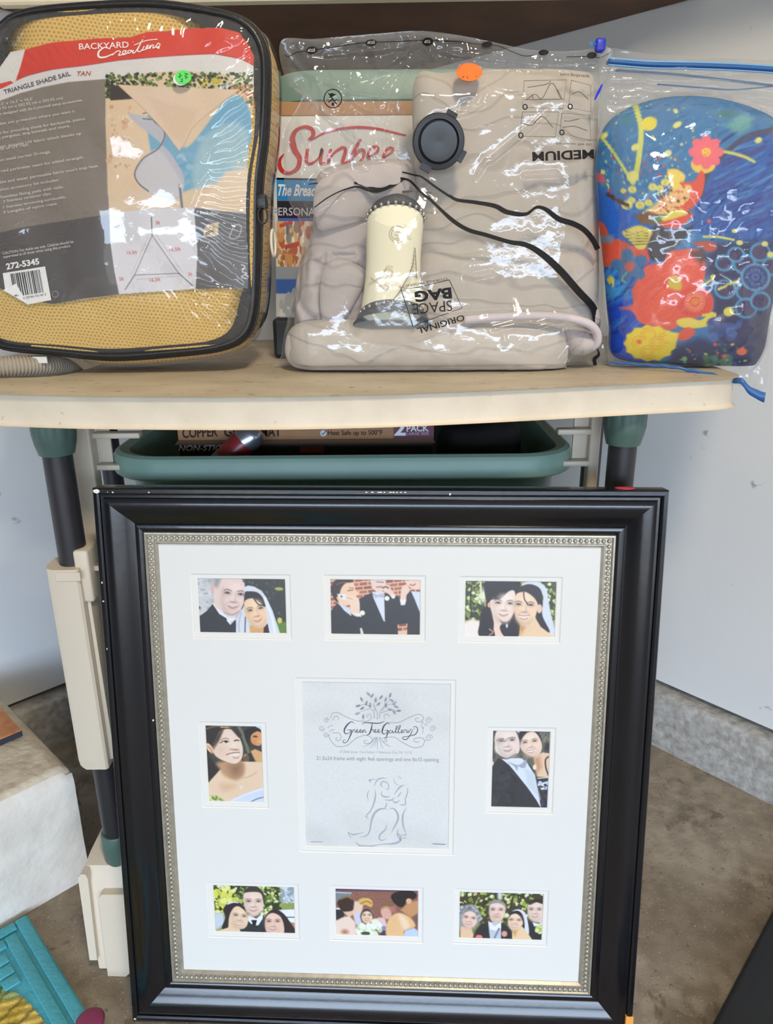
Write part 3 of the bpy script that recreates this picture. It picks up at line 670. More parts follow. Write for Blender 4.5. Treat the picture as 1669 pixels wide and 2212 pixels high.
mesh('bare_corner', *rbox((FW - .0105, -.0126, FB - .0005), (FW + .0006, .004, FB + .036), .001), mat('bare_orange_wood', (224, 150, 66), .7), frame, local=True)['label'] = 'bare orange wood on the chipped lower corner'

# ---- photographs behind the openings, painted as flat prints (coordinates are those of the enlargements studied)
QUAD = {'P1': [(195, 195), (1385, 205), (1410, 945), (235, 935)], 'P2': [(195, 215), (1470, 225), (1455, 1005), (210, 990)], 'P3': [(210, 230), (1460, 240), (1425, 1000), (195, 985)],
        'P4': [(250, 280), (1340, 290), (1385, 1755), (330, 1740)], 'P5': [(300, 290), (1425, 305), (1350, 1780), (270, 1755)], 'P6': [(255, 250), (1390, 270), (1405, 935), (285, 900)],
        'P7': [(225, 235), (1375, 260), (1370, 915), (230, 885)], 'P8': [(205, 210), (1385, 240), (1355, 895), (205, 865)], 'C': [(125, 115), (1555, 135), (1535, 1725), (165, 1685)]}
PHOTO = print_mat('glossy_photo_print', .35, .4)
def canvas(k, w, h, bgc): return Canvas(w, h, bgc, homog(QUAD[k], [(0, 0), (w, 0), (w, h), (0, h)]))
def hang(k, c, label):
    l, r, b, t = OPEN[k]; e = .0004; x, z = np.meshgrid(np.linspace(l - e, r + e, c.w), np.linspace(t + e, b - e, c.h)); c.blur(1); c.grain(3.0)
    o_ = fast_mesh('photograph', np.stack([x.ravel(), np.full(x.size, .0076), z.ravel()], 1), c.grid(), PHOTO, frame, c.colors(.9), local=True); o_['label'] = label; return o_
def face(c, cx, cy, w, h, ang, skin, hair=None, smile=True, eye=(52, 38, 34), lip=(196, 108, 104), teeth=False):
    """eyes, brows, nose and mouth of a printed face; w, h = half sizes"""
    ca, sa = math.cos(ang), math.sin(ang)
    def q(u, v): return (cx + u * w * ca - v * h * sa, cy + u * w * sa + v * h * ca)
    sk = np.array(skin, float); up = np.minimum(sk + 14, 252)
    c.ell(*q(.1, -.62), w * .6, h * .26, up, ang, soft=5, op=.7)                                            # lit forehead
    c.poly([q(-.98, -.5), q(-.62, -.1), q(-.6, .4), q(-.25, .95), q(-.7, .8), q(-1.0, .2)], sk * .84, soft=6, smooth=True, op=.65)
    c.poly([q(-.7, .62), q(-.2, .8), q(.3, .8), q(.8, .55), q(.45, 1.02), q(-.3, 1.04)], sk * .86, soft=4, smooth=True, op=.6)
    for s in (-1, 1):
        c.ell(*q(s * .54, -.28), w * .34, h * .15, sk * .8, ang, soft=3, op=.75)
        c.line([q(s * .82, -.40), q(s * .58, -.47), q(s * .26, -.41)], h * .06, sk * .48, op=.75, soft=.9)
        c.line([q(s * .76, -.25), q(s * .54, -.31), q(s * .34, -.25)], h * .055, np.array(eye) + 24, op=.9, soft=.8); c.ell(*q(s * .54, -.26), w * .1, h * .05, np.array(eye) + 10, ang, soft=.8)
        c.ell(*q(s * .6, .12), w * .26, h * .16, np.minimum(sk * np.array([1.02, .97, .95]) + 6, 252), ang, soft=5, op=.6)
    c.poly([q(.08, -.3), q(.2, .05), q(.3, .2), q(.12, .22), q(.02, .0)], sk * .86, soft=2, smooth=True, op=.7); c.ell(*q(-.04, .02), w * .1, h * .2, up, ang, soft=3, op=.7)
    c.ell(*q(.0, .22), w * .26, h * .05, sk * .66, ang, soft=1.5, op=.85)
    c.line([q(-.42, .24), q(-.52, .42)], h * .04, sk * .82, op=.6, soft=1.5); c.line([q(.42, .24), q(.54, .4)], h * .04, sk * .82, op=.6, soft=1.5)
    lp = np.array(lip, float) * .5 + sk * .42
    if teeth: c.poly([q(-.42, .43), q(0, .48), q(.44, .41), q(.28, .6), q(0, .65), q(-.28, .6)], (246, 238, 230), smooth=True); c.line([q(-.46, .42), q(0, .47), q(.48, .40)], h * .05, lp * .9, soft=.8); c.line([q(-.3, .62), q(0, .68), q(.3, .61)], h * .075, lp, soft=1)
    else: c.line([q(-.36, .47), q(0, .54), q(.38, .45)], h * .075, lp * .92, soft=1); c.ell(*q(0, .6), w * .24, h * .045, lp * 1.08, ang, soft=1.5, op=.7)
def leaves(c, box, n=260, dark=(60, 66, 40), r=(10, 34)):
    c.poly([(box[0], box[1]), (box[2], box[1]), (box[2], box[3]), (box[0], box[3])], dark); c.dots(box, [(176, 190, 90), (214, 218, 140), (120, 140, 60), (84, 96, 48), (230, 232, 190), (52, 56, 38), (150, 170, 84)], n, *r, .45)
def bricks(c, box, bw, bh, tilt=0.0, mortar=(232, 196, 170), cols=((168, 96, 72), (184, 112, 84), (150, 84, 64))):
    c.poly([(box[0], box[1]), (box[2], box[1]), (box[2], box[3]), (box[0], box[3])], mortar); k = 0; y = box[1] - 60
    while y < box[3]:
        x = box[0] - (bw / 2 if k % 2 else 0)
        while x < box[2]:
            a, b = max(x, box[0]), min(x + bw - 14, box[2])
            if b > a: c.poly([(a, y - (a - box[0]) * tilt), (b, y - (b - box[0]) * tilt), (b, y + bh - 16 - (b - box[0]) * tilt), (a, y + bh - 16 - (a - box[0]) * tilt)], random.choice(cols))
            x += bw
        y += bh; k += 1
SK, SK2, BLACK, WHITE, HAIR = (240, 205, 178), (232, 206, 196), (46, 47, 50), (236, 238, 244), (46, 38, 40)
# 1 groom and veiled bride
c = canvas('P1', 196, 126, (206, 206, 208)); c.dots((200, 200, 440, 700), [(186, 186, 188), (222, 222, 224), (150, 150, 150)], 60, 8, 40, .25, .6, 0)
c.poly([(790, 180), (1420, 180), (1420, 960), (790, 960)], (52, 54, 50)); c.dots((840, 200, 1390, 740), [(38, 40, 36), (70, 74, 66), (96, 98, 90)], 90, 5, 18); c.poly([(1230, 790), (1420, 770), (1420, 960), (1290, 960)], (98, 132, 52), 3); c.ell(1290, 345, 55, 22, (176, 176, 62)); c.ell(1300, 760, 32, 40, (206, 204, 90)); c.ell(230, 595, 16, 22, (44, 44, 44))
c.poly([(225, 715), (330, 640), (410, 545), (600, 740), (650, 820), (720, 745), (730, 960), (225, 960)], BLACK); c.poly([(408, 545), (440, 540), (560, 640), (690, 690), (718, 680), (716, 755), (650, 770), (648, 825), (600, 770), (595, 735), (500, 680)], WHITE)
c.poly([(440, 190), (500, 180), (780, 190), (825, 230), (838, 340), (838, 470), (800, 590), (740, 665), (665, 688), (560, 655), (450, 585), (425, 480), (425, 340)], SK2, 1.2, True); c.poly([(430, 200), (530, 190), (500, 270), (470, 330), (425, 310)], (158, 152, 152), 4); c.line([(440, 195), (620, 188), (790, 200), (822, 250)], 22, (92, 84, 82)); c.ell(405, 345, 26, 58, (224, 178, 170))
face(c, 688, 470, 165, 235, .1, SK2); c.line([(560, 660), (665, 690), (760, 640)], 12, (150, 110, 90), op=.6)
c.poly([(825, 325), (880, 300), (960, 315), (1060, 370), (1125, 460), (1205, 630), (1262, 800), (1315, 960), (720, 960), (722, 760), (780, 650), (830, 560)], (218, 222, 230)); c.line([(1100, 470), (1190, 700), (1240, 940)], 30, (238, 240, 246)); c.line([(790, 660), (760, 800), (770, 940)], 24, (188, 194, 206)); c.line([(845, 720), (840, 930)], 16, (90, 92, 104))
c.poly([(835, 400), (900, 378), (1000, 392), (1072, 460), (1108, 580), (1040, 545), (940, 475), (850, 495), (830, 570)], HAIR, 1, True); c.poly([(900, 820), (1000, 850), (1100, 840), (1090, 960), (910, 960)], (222, 166, 104)); c.poly([(845, 500), (940, 470), (1040, 530), (1098, 585), (1132, 700), (1125, 790), (1062, 858), (960, 845), (888, 770), (838, 660), (828, 560)], (244, 206, 170), 1, True)
face(c, 990, 665, 132, 200, -.22, (244, 206, 170), lip=(206, 116, 118)); c.line([(960, 480), (1020, 550), (1105, 570)], 14, HAIR); c.poly([(1090, 860), (1140, 800), (1170, 945), (1085, 950)], HAIR); hang('P1', c, 'photo of a groom with a veiled bride')
# 2 three groomsmen on phones before brick
c = canvas('P2', 198, 126, (200, 150, 120)); bricks(c, (190, 210, 1480, 1010), 120, 56, .1)
c.poly([(600, 500), (780, 410), (960, 420), (1110, 440), (1180, 500), (1250, 600), (1280, 830), (1130, 850), (1140, 1020), (560, 1020)], (52, 50, 54)); c.poly([(785, 400), (950, 400), (960, 810), (940, 800), (800, 480)], (222, 226, 240)); c.poly([(790, 415), (860, 440), (950, 420), (945, 480), (870, 470), (830, 490)], (186, 188, 200), smooth=True)
c.poly([(780, 225), (960, 220), (965, 330), (930, 390), (880, 412), (810, 370), (775, 300)], (236, 208, 196), 1, True); c.line([(850, 262), (940, 268)], 14, (140, 120, 120)); c.line([(850, 335), (920, 330)], 16, (180, 100, 95)); c.poly([(935, 320), (1000, 300), (1060, 380), (1110, 450), (1070, 490), (1010, 430), (940, 380)], (240, 206, 188), 1, True); c.line([(930, 345), (980, 330), (1010, 350)], 16, (70, 60, 60)); c.ell(990, 490, 34, 34, (244, 242, 226)); c.poly([(1040, 450), (1110, 450), (1090, 495), (1060, 490)], WHITE)
c.poly([(1250, 440), (1320, 390), (1470, 420), (1480, 1020), (1260, 1020), (1270, 840), (1180, 560)], (54, 52, 56)); c.poly([(1320, 390), (1455, 400), (1455, 720), (1370, 500)], (214, 220, 238)); c.poly([(1250, 220), (1450, 220), (1455, 350), (1380, 370), (1300, 330), (1260, 290)], (238, 206, 186), 1, True); c.line([(1310, 300), (1350, 310), (1385, 290)], 14, (180, 90, 90)); c.line([(1230, 230), (1290, 235)], 12, (80, 66, 60)); c.poly([(1190, 360), (1250, 300), (1310, 370), (1260, 450), (1250, 540), (1180, 510)], (240, 208, 188), 1, True); c.poly([(1165, 500), (1250, 510), (1240, 580), (1180, 585)], WHITE)
c.poly([(205, 680), (300, 560), (420, 640), (560, 720), (680, 720), (690, 1020), (205, 1020)], (50, 49, 52)); c.poly([(305, 540), (420, 600), (490, 640), (500, 735), (400, 660)], (214, 216, 232)); c.poly([(340, 340), (420, 290), (520, 270), (560, 380), (600, 410), (560, 470), (500, 560), (400, 590), (310, 520)], (244, 204, 172), 1, True); c.poly([(215, 400), (230, 300), (300, 230), (420, 218), (520, 240), (500, 270), (420, 280), (360, 350), (330, 440), (290, 480), (320, 530), (280, 520)], (60, 44, 40), 1, True); c.line([(300, 300), (380, 270), (430, 275)], 10, (150, 110, 80)); c.line([(450, 385), (520, 375)], 12, (110, 80, 70)); c.line([(470, 345), (530, 350)], 9, (120, 90, 80))
c.poly([(295, 430), (420, 430), (430, 520), (350, 500)], (232, 232, 232), 1); c.ell(362, 465, 14, 14, (90, 90, 92)); c.poly([(420, 450), (520, 450), (600, 500), (615, 620), (600, 740), (500, 700), (480, 590)], (244, 212, 188), 1, True); c.line([(440, 480), (510, 500)], 10, (200, 150, 130)); c.poly([(500, 690), (620, 700), (640, 745), (600, 740)], WHITE); c.ell(650, 690, 36, 36, (240, 240, 214)); c.poly([(615, 900), (640, 890), (665, 960), (655, 1000), (625, 980)], (220, 220, 224)); hang('P2', c, 'photo of three suited men on phones before brick')
# 3 bridesmaid and bride cheek to cheek
c = canvas('P3', 198, 126, (160, 160, 90)); leaves(c, (200, 225, 520, 760), 130); leaves(c, (1240, 225, 1470, 760), 90, r=(10, 28)); c.line([(320, 230), (290, 420), (300, 660)], 18, (50, 50, 40)); c.line([(425, 230), (430, 400)], 20, (240, 226, 180)); c.ell(460, 440, 62, 90, (232, 236, 200), soft=6)
c.poly([(190, 800), (300, 750), (420, 780), (430, 1000), (190, 1000)], (244, 232, 226), 3); c.poly([(500, 240), (930, 240), (940, 400), (900, 700), (960, 840), (900, 990), (430, 990), (410, 800), (440, 620), (500, 560)], HAIR, 1, True)
c.poly([(560, 600), (600, 800), (590, 1000), (960, 1000), (900, 880), (700, 800)], (242, 212, 196)); c.poly([(680, 860), (760, 790), (960, 830), (950, 960), (760, 985)], (44, 38, 44), 1, True); c.poly([(555, 500), (690, 480), (800, 380), (880, 380), (890, 540), (870, 660), (800, 770), (720, 778), (620, 710), (560, 620)], (246, 222, 208), 1, True); c.ell(540, 560, 24, 36, (226, 180, 150)); face(c, 735, 590, 150, 205, .06, (246, 222, 208), teeth=False)
c.poly([(420, 840), (480, 800), (590, 880), (600, 990), (430, 990)], (44, 36, 42), 1, True); c.line([(540, 880), (590, 920), (540, 960)], 16, (206, 160, 140))
c.poly([(980, 300), (1060, 250), (1180, 245), (1300, 330), (1330, 480), (1370, 700), (1420, 900), (1420, 990), (1300, 990), (1240, 700), (1250, 420)], (216, 222, 236), 1, True); c.poly([(930, 380), (1000, 300), (1120, 290), (1230, 360), (1255, 520), (1250, 700), (1350, 920), (1200, 850), (1160, 660), (1180, 560)], (50, 42, 46), 1, True)
c.poly([(960, 800), (1150, 720), (1230, 850), (1380, 960), (1400, 1000), (930, 1000)], (238, 206, 168)); c.poly([(940, 800), (1020, 860), (960, 960)], (206, 152, 92), 4); c.poly([(890, 440), (960, 390), (1060, 400), (1180, 520), (1180, 640), (1120, 760), (990, 808), (910, 760), (875, 640)], (244, 210, 180), 1, True); c.ell(1212, 610, 34, 62, (240, 200, 172)); face(c, 1010, 610, 150, 205, .05, (244, 210, 180), teeth=True); c.line([(1000, 390), (1010, 480), (1060, 560)], 14, (70, 56, 54)); c.ell(775, 835, 16, 30, (214, 212, 216)); hang('P3', c, 'photo of a dark haired woman and a veiled bride')
# 4 woman in a strapless dress looking up
c = canvas('P4', 132, 190, (70, 66, 60)); c.line([(900, 320), (990, 520), (1080, 800)], 60, (112, 116, 98)); c.poly([(1200, 280), (1350, 290), (1340, 390), (1260, 380)], (226, 228, 232)); c.poly([(1000, 420), (1100, 340), (1250, 330), (1330, 420), (1330, 620), (1200, 720), (1060, 640)], (42, 38, 40), 1, True); c.poly([(1130, 480), (1250, 400), (1335, 460), (1335, 620), (1260, 680), (1140, 620)], (226, 160, 104), 1, True); c.ell(1205, 500, 44, 18, (54, 40, 36)); c.line([(1240, 600), (1315, 592)], 12, (240, 214, 190)); c.ell(1180, 600, 50, 70, (196, 132, 84), soft=8, op=.6); c.poly([(1120, 780), (1200, 740), (1345, 800), (1345, 980), (1200, 980)], (224, 172, 118)); c.ell(1035, 920, 60, 90, (206, 150, 104)); c.poly([(970, 900), (1120, 800), (1220, 975), (950, 985)], (48, 44, 44), 2, op=.6)
c.poly([(250, 280), (700, 290), (780, 380), (420, 700), (320, 860), (540, 1130), (320, 1390), (250, 700)], (52, 46, 44)); c.line([(290, 360), (480, 310), (740, 330)], 30, (126, 96, 64)); c.line([(560, 330), (700, 330)], 22, (214, 176, 126))
c.poly([(320, 1390), (540, 1140), (700, 1060), (940, 980), (1350, 980), (1360, 1460), (680, 1745), (330, 1740)], (236, 206, 176)); c.poly([(500, 1000), (940, 960), (990, 1200), (860, 1330), (640, 1260), (540, 1120)], (196, 152, 116), 5, True); c.poly([(720, 1060), (930, 1020), (940, 1180), (800, 1240)], (132, 98, 74), 12, True, .7); c.poly([(560, 1430), (720, 1410), (820, 1450), (640, 1520)], (208, 166, 124), 10, True, .7); c.line([(980, 1290), (1120, 1250), (1220, 1180)], 26, (206, 166, 130), op=.6); c.line([(930, 1440), (950, 1500)], 14, (250, 240, 230))
c.poly([(420, 690), (500, 480), (580, 380), (760, 370), (890, 500), (960, 660), (975, 800), (940, 940), (830, 1018), (680, 990), (520, 920), (430, 830)], (240, 214, 194), 1, True); c.poly([(410, 640), (470, 520), (560, 380), (620, 350), (520, 600), (420, 760)], (70, 56, 50), 3); c.poly([(760, 370), (880, 360), (960, 480), (890, 520)], (60, 52, 48), 2); c.ell(350, 730, 52, 110, (236, 198, 164), -.5); c.line([(310, 700), (360, 730), (400, 830)], 20, (190, 130, 96))
c.line([(550, 628), (620, 590), (705, 602)], 20, (84, 62, 58)); c.ell(650, 615, 40, 26, (238, 232, 230)); c.ell(655, 603, 30, 26, (40, 32, 34)); c.line([(812, 588), (850, 572), (895, 580)], 24, (84, 64, 58)); c.line([(560, 575), (640, 535), (705, 556)], 14, (120, 90, 76), op=.8); c.ell(815, 752, 70, 16, (160, 108, 88), .05, soft=1.5); c.ell(800, 680, 34, 60, (248, 228, 212), soft=4, op=.7); c.ell(560, 760, 110, 120, (226, 186, 158), soft=12, op=.55); c.poly([(660, 850), (790, 820), (900, 815), (880, 865), (780, 870)], (240, 232, 224), 1); c.line([(660, 850), (790, 815), (910, 805)], 16, (140, 84, 76)); c.line([(790, 898), (850, 914), (895, 893)], 24, (212, 148, 134))
c.poly([(670, 1730), (1000, 1590), (1355, 1450), (1385, 1755), (680, 1745)], (212, 220, 238)); c.line([(1110, 1740), (1230, 1680), (1370, 1640)], 14, (70, 76, 96)); c.line([(760, 1720), (1100, 1570), (1350, 1490)], 24, (232, 238, 248)); c.poly([(330, 1640), (420, 1620), (560, 1660), (640, 1740), (330, 1740)], (196, 204, 130), 3, True); c.dots((340, 1640, 600, 1740), [(120, 140, 60), (228, 232, 190)], 24, 8, 26); hang('P4', c, 'portrait photo of a woman in a strapless dress')
# 5 man in tuxedo and woman
c = canvas('P5', 132, 190, (104, 100, 90)); c.dots((290, 300, 1420, 900), [(92, 88, 80), (124, 122, 108), (80, 78, 72)], 60, 20, 70); c.poly([(300, 290), (460, 290), (380, 400), (360, 840), (290, 830)], (84, 74, 66)); c.poly([(740, 300), (830, 300), (800, 350)], (226, 228, 244)); c.dots((1200, 310, 1410, 520), [(134, 134, 112), (112, 112, 96)], 20, 20, 50); c.ell(1350, 610, 50, 90, (58, 54, 54), soft=4)
c.poly([(1080, 820), (1250, 720), (1400, 740), (1400, 1200), (1150, 1200)], (236, 202, 170)); c.poly([(1080, 830), (1200, 800), (1230, 1000), (1140, 1140)], (196, 142, 112), 5, op=.8); c.line([(1400, 780), (1310, 850), (1310, 1000), (1360, 1160)], 26, (60, 54, 56)); c.poly([(1130, 1180), (1390, 1190), (1370, 1780), (1180, 1780)], (58, 56, 64)); c.line([(1160, 1210), (1380, 1190)], 22, (238, 224, 206)); c.dots((1180, 1250, 1370, 1400), [(226, 234, 220), (190, 206, 240), (244, 246, 240)], 16, 20, 50, .4); c.dots((1180, 1330, 1380, 1760), [(44, 50, 84), (76, 72, 78)], 30, 10, 30)
c.poly([(790, 460), (850, 320), (1000, 290), (1150, 320), (1230, 450), (1230, 560), (1150, 480), (1000, 330), (900, 400), (830, 600)], (62, 48, 52), 1, True); c.poly([(880, 440), (980, 340), (1100, 330), (1200, 450), (1240, 600), (1200, 740), (1080, 805), (950, 760), (860, 680), (830, 580)], (244, 216, 196), 1, True); face(c, 1020, 575, 170, 225, -.16, (244, 216, 196), teeth=True)
c.poly([(290, 990), (420, 830), (620, 900), (900, 880), (1010, 960), (1100, 1080), (1200, 1780), (270, 1780)], (58, 56, 62)); c.dots((290, 1100, 700, 1700), [(72, 70, 74), (50, 49, 54), (62, 62, 60)], 60, 30, 80, .5, .5); c.poly([(480, 850), (620, 960), (720, 1080), (960, 1380), (1130, 1620), (1215, 1770), (1180, 1560), (1100, 1140), (960, 920), (850, 830), (600, 830)], (222, 230, 244)); c.poly([(900, 1000), (1080, 1120), (1200, 1600), (960, 1340)], (206, 216, 226), 4); c.poly([(600, 900), (800, 960), (940, 860), (930, 990), (860, 1020), (790, 980), (770, 1070), (720, 990)], (164, 172, 188), 1, True); c.line([(450, 1110), (540, 1115)], 18, (36, 36, 40)); c.line([(560, 1000), (680, 1160), (760, 1290)], 22, (40, 40, 46), op=.7)
c.poly([(345, 440), (400, 300), (560, 285), (720, 300), (790, 420), (820, 560), (810, 700), (720, 800), (580, 830), (450, 780), (370, 690), (350, 560)], (238, 218, 208), 1, True); c.ell(385, 640, 36, 80, (230, 232, 214), soft=3); face(c, 580, 560, 190, 250, -.1, (238, 218, 208), lip=(150, 96, 90)); c.ell(440, 510, 70, 50, (190, 176, 170), soft=8, op=.4); c.line([(380, 500), (500, 470), (540, 520), (600, 450), (740, 440)], 10, (120, 104, 100)); c.line([(450, 800), (580, 840), (760, 750)], 26, (110, 84, 84), op=.7); c.ell(1100, 1000, 34, 56, (238, 232, 190)); c.ell(300, 930, 30, 50, (236, 232, 216)); hang('P5', c, 'photo of a man in a tuxedo beside a smiling woman')
# 6 three smiling people
c = canvas('P6', 192, 124, (150, 160, 90)); leaves(c, (250, 250, 1200, 660), 300); c.dots((250, 280, 560, 640), [(220, 220, 96), (198, 204, 80), (236, 234, 140)], 60, 14, 46); c.poly([(1195, 280), (1400, 280), (1400, 500), (1200, 500)], (186, 194, 204)); c.dots((1200, 280, 1400, 500), [(150, 160, 170), (216, 222, 226)], 30, 10, 40, .3); c.poly([(1140, 600), (1400, 590), (1400, 780), (1290, 760)], (236, 240, 250)); c.line([(1260, 700), (1400, 700)], 14, (90, 84, 90)); c.ell(1385, 850, 40, 60, (236, 120, 120))
c.poly([(620, 880), (740, 700), (940, 660), (1000, 760), (1020, 940), (620, 920)], (52, 54, 56)); c.poly([(735, 690), (760, 665), (850, 720), (945, 640), (940, 720), (880, 810), (830, 815), (820, 740), (790, 800), (740, 750)], (240, 242, 248)); c.poly([(780, 740), (860, 740), (840, 820), (815, 815)], (34, 34, 46)); c.poly([(660, 460), (690, 340), (780, 280), (880, 290), (950, 380), (950, 500), (900, 420), (800, 350), (700, 400)], (66, 60, 56), 1, True); c.poly([(675, 400), (720, 360), (900, 362), (945, 470), (950, 560), (900, 640), (820, 685), (730, 620), (690, 540)], (238, 210, 192), 1, True); face(c, 815, 525, 125, 165, 0, (238, 210, 192), lip=(200, 116, 104))
c.poly([(270, 640), (400, 640), (430, 800), (290, 880)], (206, 212, 222), 4); c.poly([(400, 600), (460, 520), (580, 500), (680, 560), (720, 660), (660, 620), (560, 560), (480, 700), (460, 850), (380, 850), (430, 700)], (52, 42, 46), 1, True); c.line([(460, 520), (540, 495), (600, 500)], 20, (230, 226, 232)); c.poly([(290, 900), (470, 840), (480, 700), (620, 860), (640, 910)], (238, 204, 172)); c.poly([(500, 640), (580, 550), (670, 590), (740, 700), (720, 820), (650, 862), (560, 830), (490, 750)], (242, 208, 178), 1, True); face(c, 625, 715, 105, 135, .12, (242, 208, 178), teeth=True)
c.poly([(960, 800), (980, 680), (1080, 590), (1190, 620), (1300, 740), (1380, 940), (960, 930)], (56, 42, 44), 1, True); c.poly([(970, 780), (1000, 680), (1080, 640), (1180, 690), (1230, 800), (1215, 930), (1010, 920)], (240, 200, 180), 1, True); face(c, 1085, 795, 110, 150, 0, (240, 200, 180), lip=(200, 120, 116)); hang('P6', c, 'photo of three smiling people by bushes')
# 7 wedding guests before a brick wall
c = canvas('P7', 194, 122, (146, 96, 84)); bricks(c, (220, 240, 1380, 700), 70, 24, -.02, (152, 108, 92), ((128, 80, 68), (138, 86, 74), (120, 74, 64))); c.poly([(220, 232), (1380, 255), (1380, 285), (220, 272)], (84, 52, 100), 3); c.poly([(222, 285), (450, 300), (430, 440), (222, 440)], (126, 136, 140)); c.line([(222, 300), (450, 310)], 12, (210, 214, 218)); c.poly([(225, 520), (360, 520), (340, 680), (228, 680)], (52, 48, 50)); c.line([(225, 520), (300, 525)], 24, (226, 226, 230))
c.poly([(230, 690), (330, 640), (420, 620), (500, 700), (520, 885), (228, 885)], (242, 216, 200), 2); c.poly([(330, 560), (470, 520), (500, 580), (420, 640)], (232, 194, 164)); c.poly([(260, 440), (330, 370), (440, 380), (505, 460), (470, 540), (400, 560), (320, 550)], (66, 46, 40), 1, True); c.line([(300, 390), (400, 360), (460, 390)], 22, (150, 110, 72)); c.ell(360, 840, 44, 34, (190, 126, 100), soft=4)
c.poly([(490, 420), (620, 420), (600, 540), (580, 720), (500, 720), (470, 600)], (236, 204, 184), 2); c.poly([(500, 590), (560, 560), (590, 740), (510, 745)], (206, 210, 240), 2); c.poly([(540, 420), (600, 376), (700, 385), (740, 440), (720, 500), (640, 470), (580, 470)], (222, 180, 102), 1, True); c.line([(580, 450), (660, 420), (720, 450)], 14, (160, 110, 60)); c.ell(660, 630, 86, 110, (50, 40, 42)); c.ell(662, 640, 72, 88, (244, 208, 178)); face(c, 662, 632, 70, 88, 0, (244, 208, 178))
c.poly([(720, 700), (820, 640), (900, 640), (940, 760), (900, 820), (800, 800)], (230, 200, 196), 2); c.poly([(850, 560), (880, 500), (960, 500), (1000, 580), (960, 660), (880, 640)], (226, 176, 160), 1, True); c.line([(860, 520), (920, 495), (980, 520)], 26, (190, 150, 100)); c.poly([(830, 760), (940, 760), (920, 830), (850, 820)], (130, 140, 190), 2); c.poly([(960, 480), (1040, 440), (1060, 560), (990, 580)], (180, 120, 110), 3); c.ell(990, 450, 50, 44, (140, 100, 74)); c.poly([(840, 820), (950, 820), (950, 900), (840, 890)], (80, 60, 72))
c.dots((540, 730, 840, 890), [(226, 236, 214), (196, 216, 170), (240, 244, 230)], 40, 26, 54, .7); c.ell(640, 860, 60, 26, (70, 84, 50)); c.ell(770, 700, 52, 46, (240, 240, 220), soft=2)
c.poly([(930, 900), (940, 700), (1020, 600), (1120, 580), (1250, 640), (1320, 760), (1170, 820), (1150, 910)], (238, 192, 140), 2, True); c.poly([(1090, 600), (1180, 640), (1240, 760), (1160, 800)], (248, 226, 200), 5, True, .8); c.poly([(1120, 540), (1220, 440), (1370, 400), (1375, 560), (1260, 640)], (206, 150, 104), 2); c.poly([(990, 340), (1100, 280), (1260, 275), (1340, 330), (1300, 390), (1220, 380), (1180, 460), (1120, 500), (1030, 440)], (44, 36, 36), 1, True); c.ell(1230, 415, 36, 40, (230, 180, 140)); c.poly([(1150, 900), (1180, 820), (1300, 780), (1370, 830), (1372, 915)], (196, 212, 236), 2); c.poly([(1280, 640), (1370, 600), (1370, 740), (1330, 720)], (120, 96, 86), 3); hang('P7', c, 'photo of wedding guests with a bouquet')
# 8 four family members
c = canvas('P8', 196, 124, (130, 136, 70)); leaves(c, (200, 215, 1390, 660), 330, (72, 66, 48)); c.line([(480, 240), (400, 420)], 30, (84, 70, 54)); c.line([(950, 300), (900, 520)], 26, (66, 54, 44)); c.ell(770, 270, 30, 60, (214, 222, 226), soft=3)
c.poly([(205, 700), (230, 480), (340, 400), (430, 420), (520, 560), (500, 640), (380, 760), (210, 760)], (150, 152, 156), 2, True); c.dots((230, 430, 520, 620), [(120, 122, 128), (184, 186, 188)], 40, 8, 28, .3); c.poly([(235, 870), (240, 700), (380, 720), (420, 830), (540, 870)], (236, 198, 160)); c.poly([(260, 600), (300, 510), (400, 500), (460, 600), (430, 690), (350, 728), (280, 680)], (244, 206, 190), 1, True); face(c, 355, 612, 96, 115, .16, (244, 206, 190))
c.poly([(440, 760), (520, 660), (640, 640), (800, 650), (930, 720), (960, 890), (400, 880)], (50, 48, 50), 2); c.poly([(610, 640), (790, 640), (790, 870), (640, 870)], (196, 202, 216)); c.poly([(615, 620), (700, 700), (785, 640), (790, 720), (720, 760), (640, 740)], (240, 240, 246), 1); c.line([(760, 730), (700, 860)], 24, (130, 134, 156)); c.poly([(620, 420), (660, 350), (760, 335), (850, 400), (850, 480), (780, 400), (700, 380)], (152, 150, 150), 1, True); c.poly([(630, 420), (740, 380), (840, 440), (830, 560), (780, 630), (700, 645), (640, 590)], (240, 208, 192), 1, True); face(c, 730, 505, 100, 130, .02, (240, 208, 192)); c.line([(670, 570), (720, 555), (770, 575)], 18, (210, 176, 160)); c.ell(835, 800, 38, 44, (222, 160, 150)); c.ell(490, 845, 46, 34, (234, 130, 130))
c.poly([(1150, 640), (1230, 620), (1370, 640), (1360, 900), (1150, 880)], (48, 50, 52)); c.poly([(1150, 480), (1170, 400), (1260, 350), (1370, 380), (1370, 620), (1260, 640), (1180, 590)], (236, 208, 194), 1, True); c.line([(1190, 380), (1270, 345), (1360, 370)], 50, (56, 48, 48)); face(c, 1255, 500, 100, 130, .02, (236, 208, 194)); c.poly([(1215, 640), (1300, 660), (1370, 630), (1370, 690), (1240, 700)], (230, 232, 236), 1); c.dots((1270, 690, 1370, 800), [(206, 216, 120), (226, 232, 170), (170, 186, 80)], 20, 12, 34)
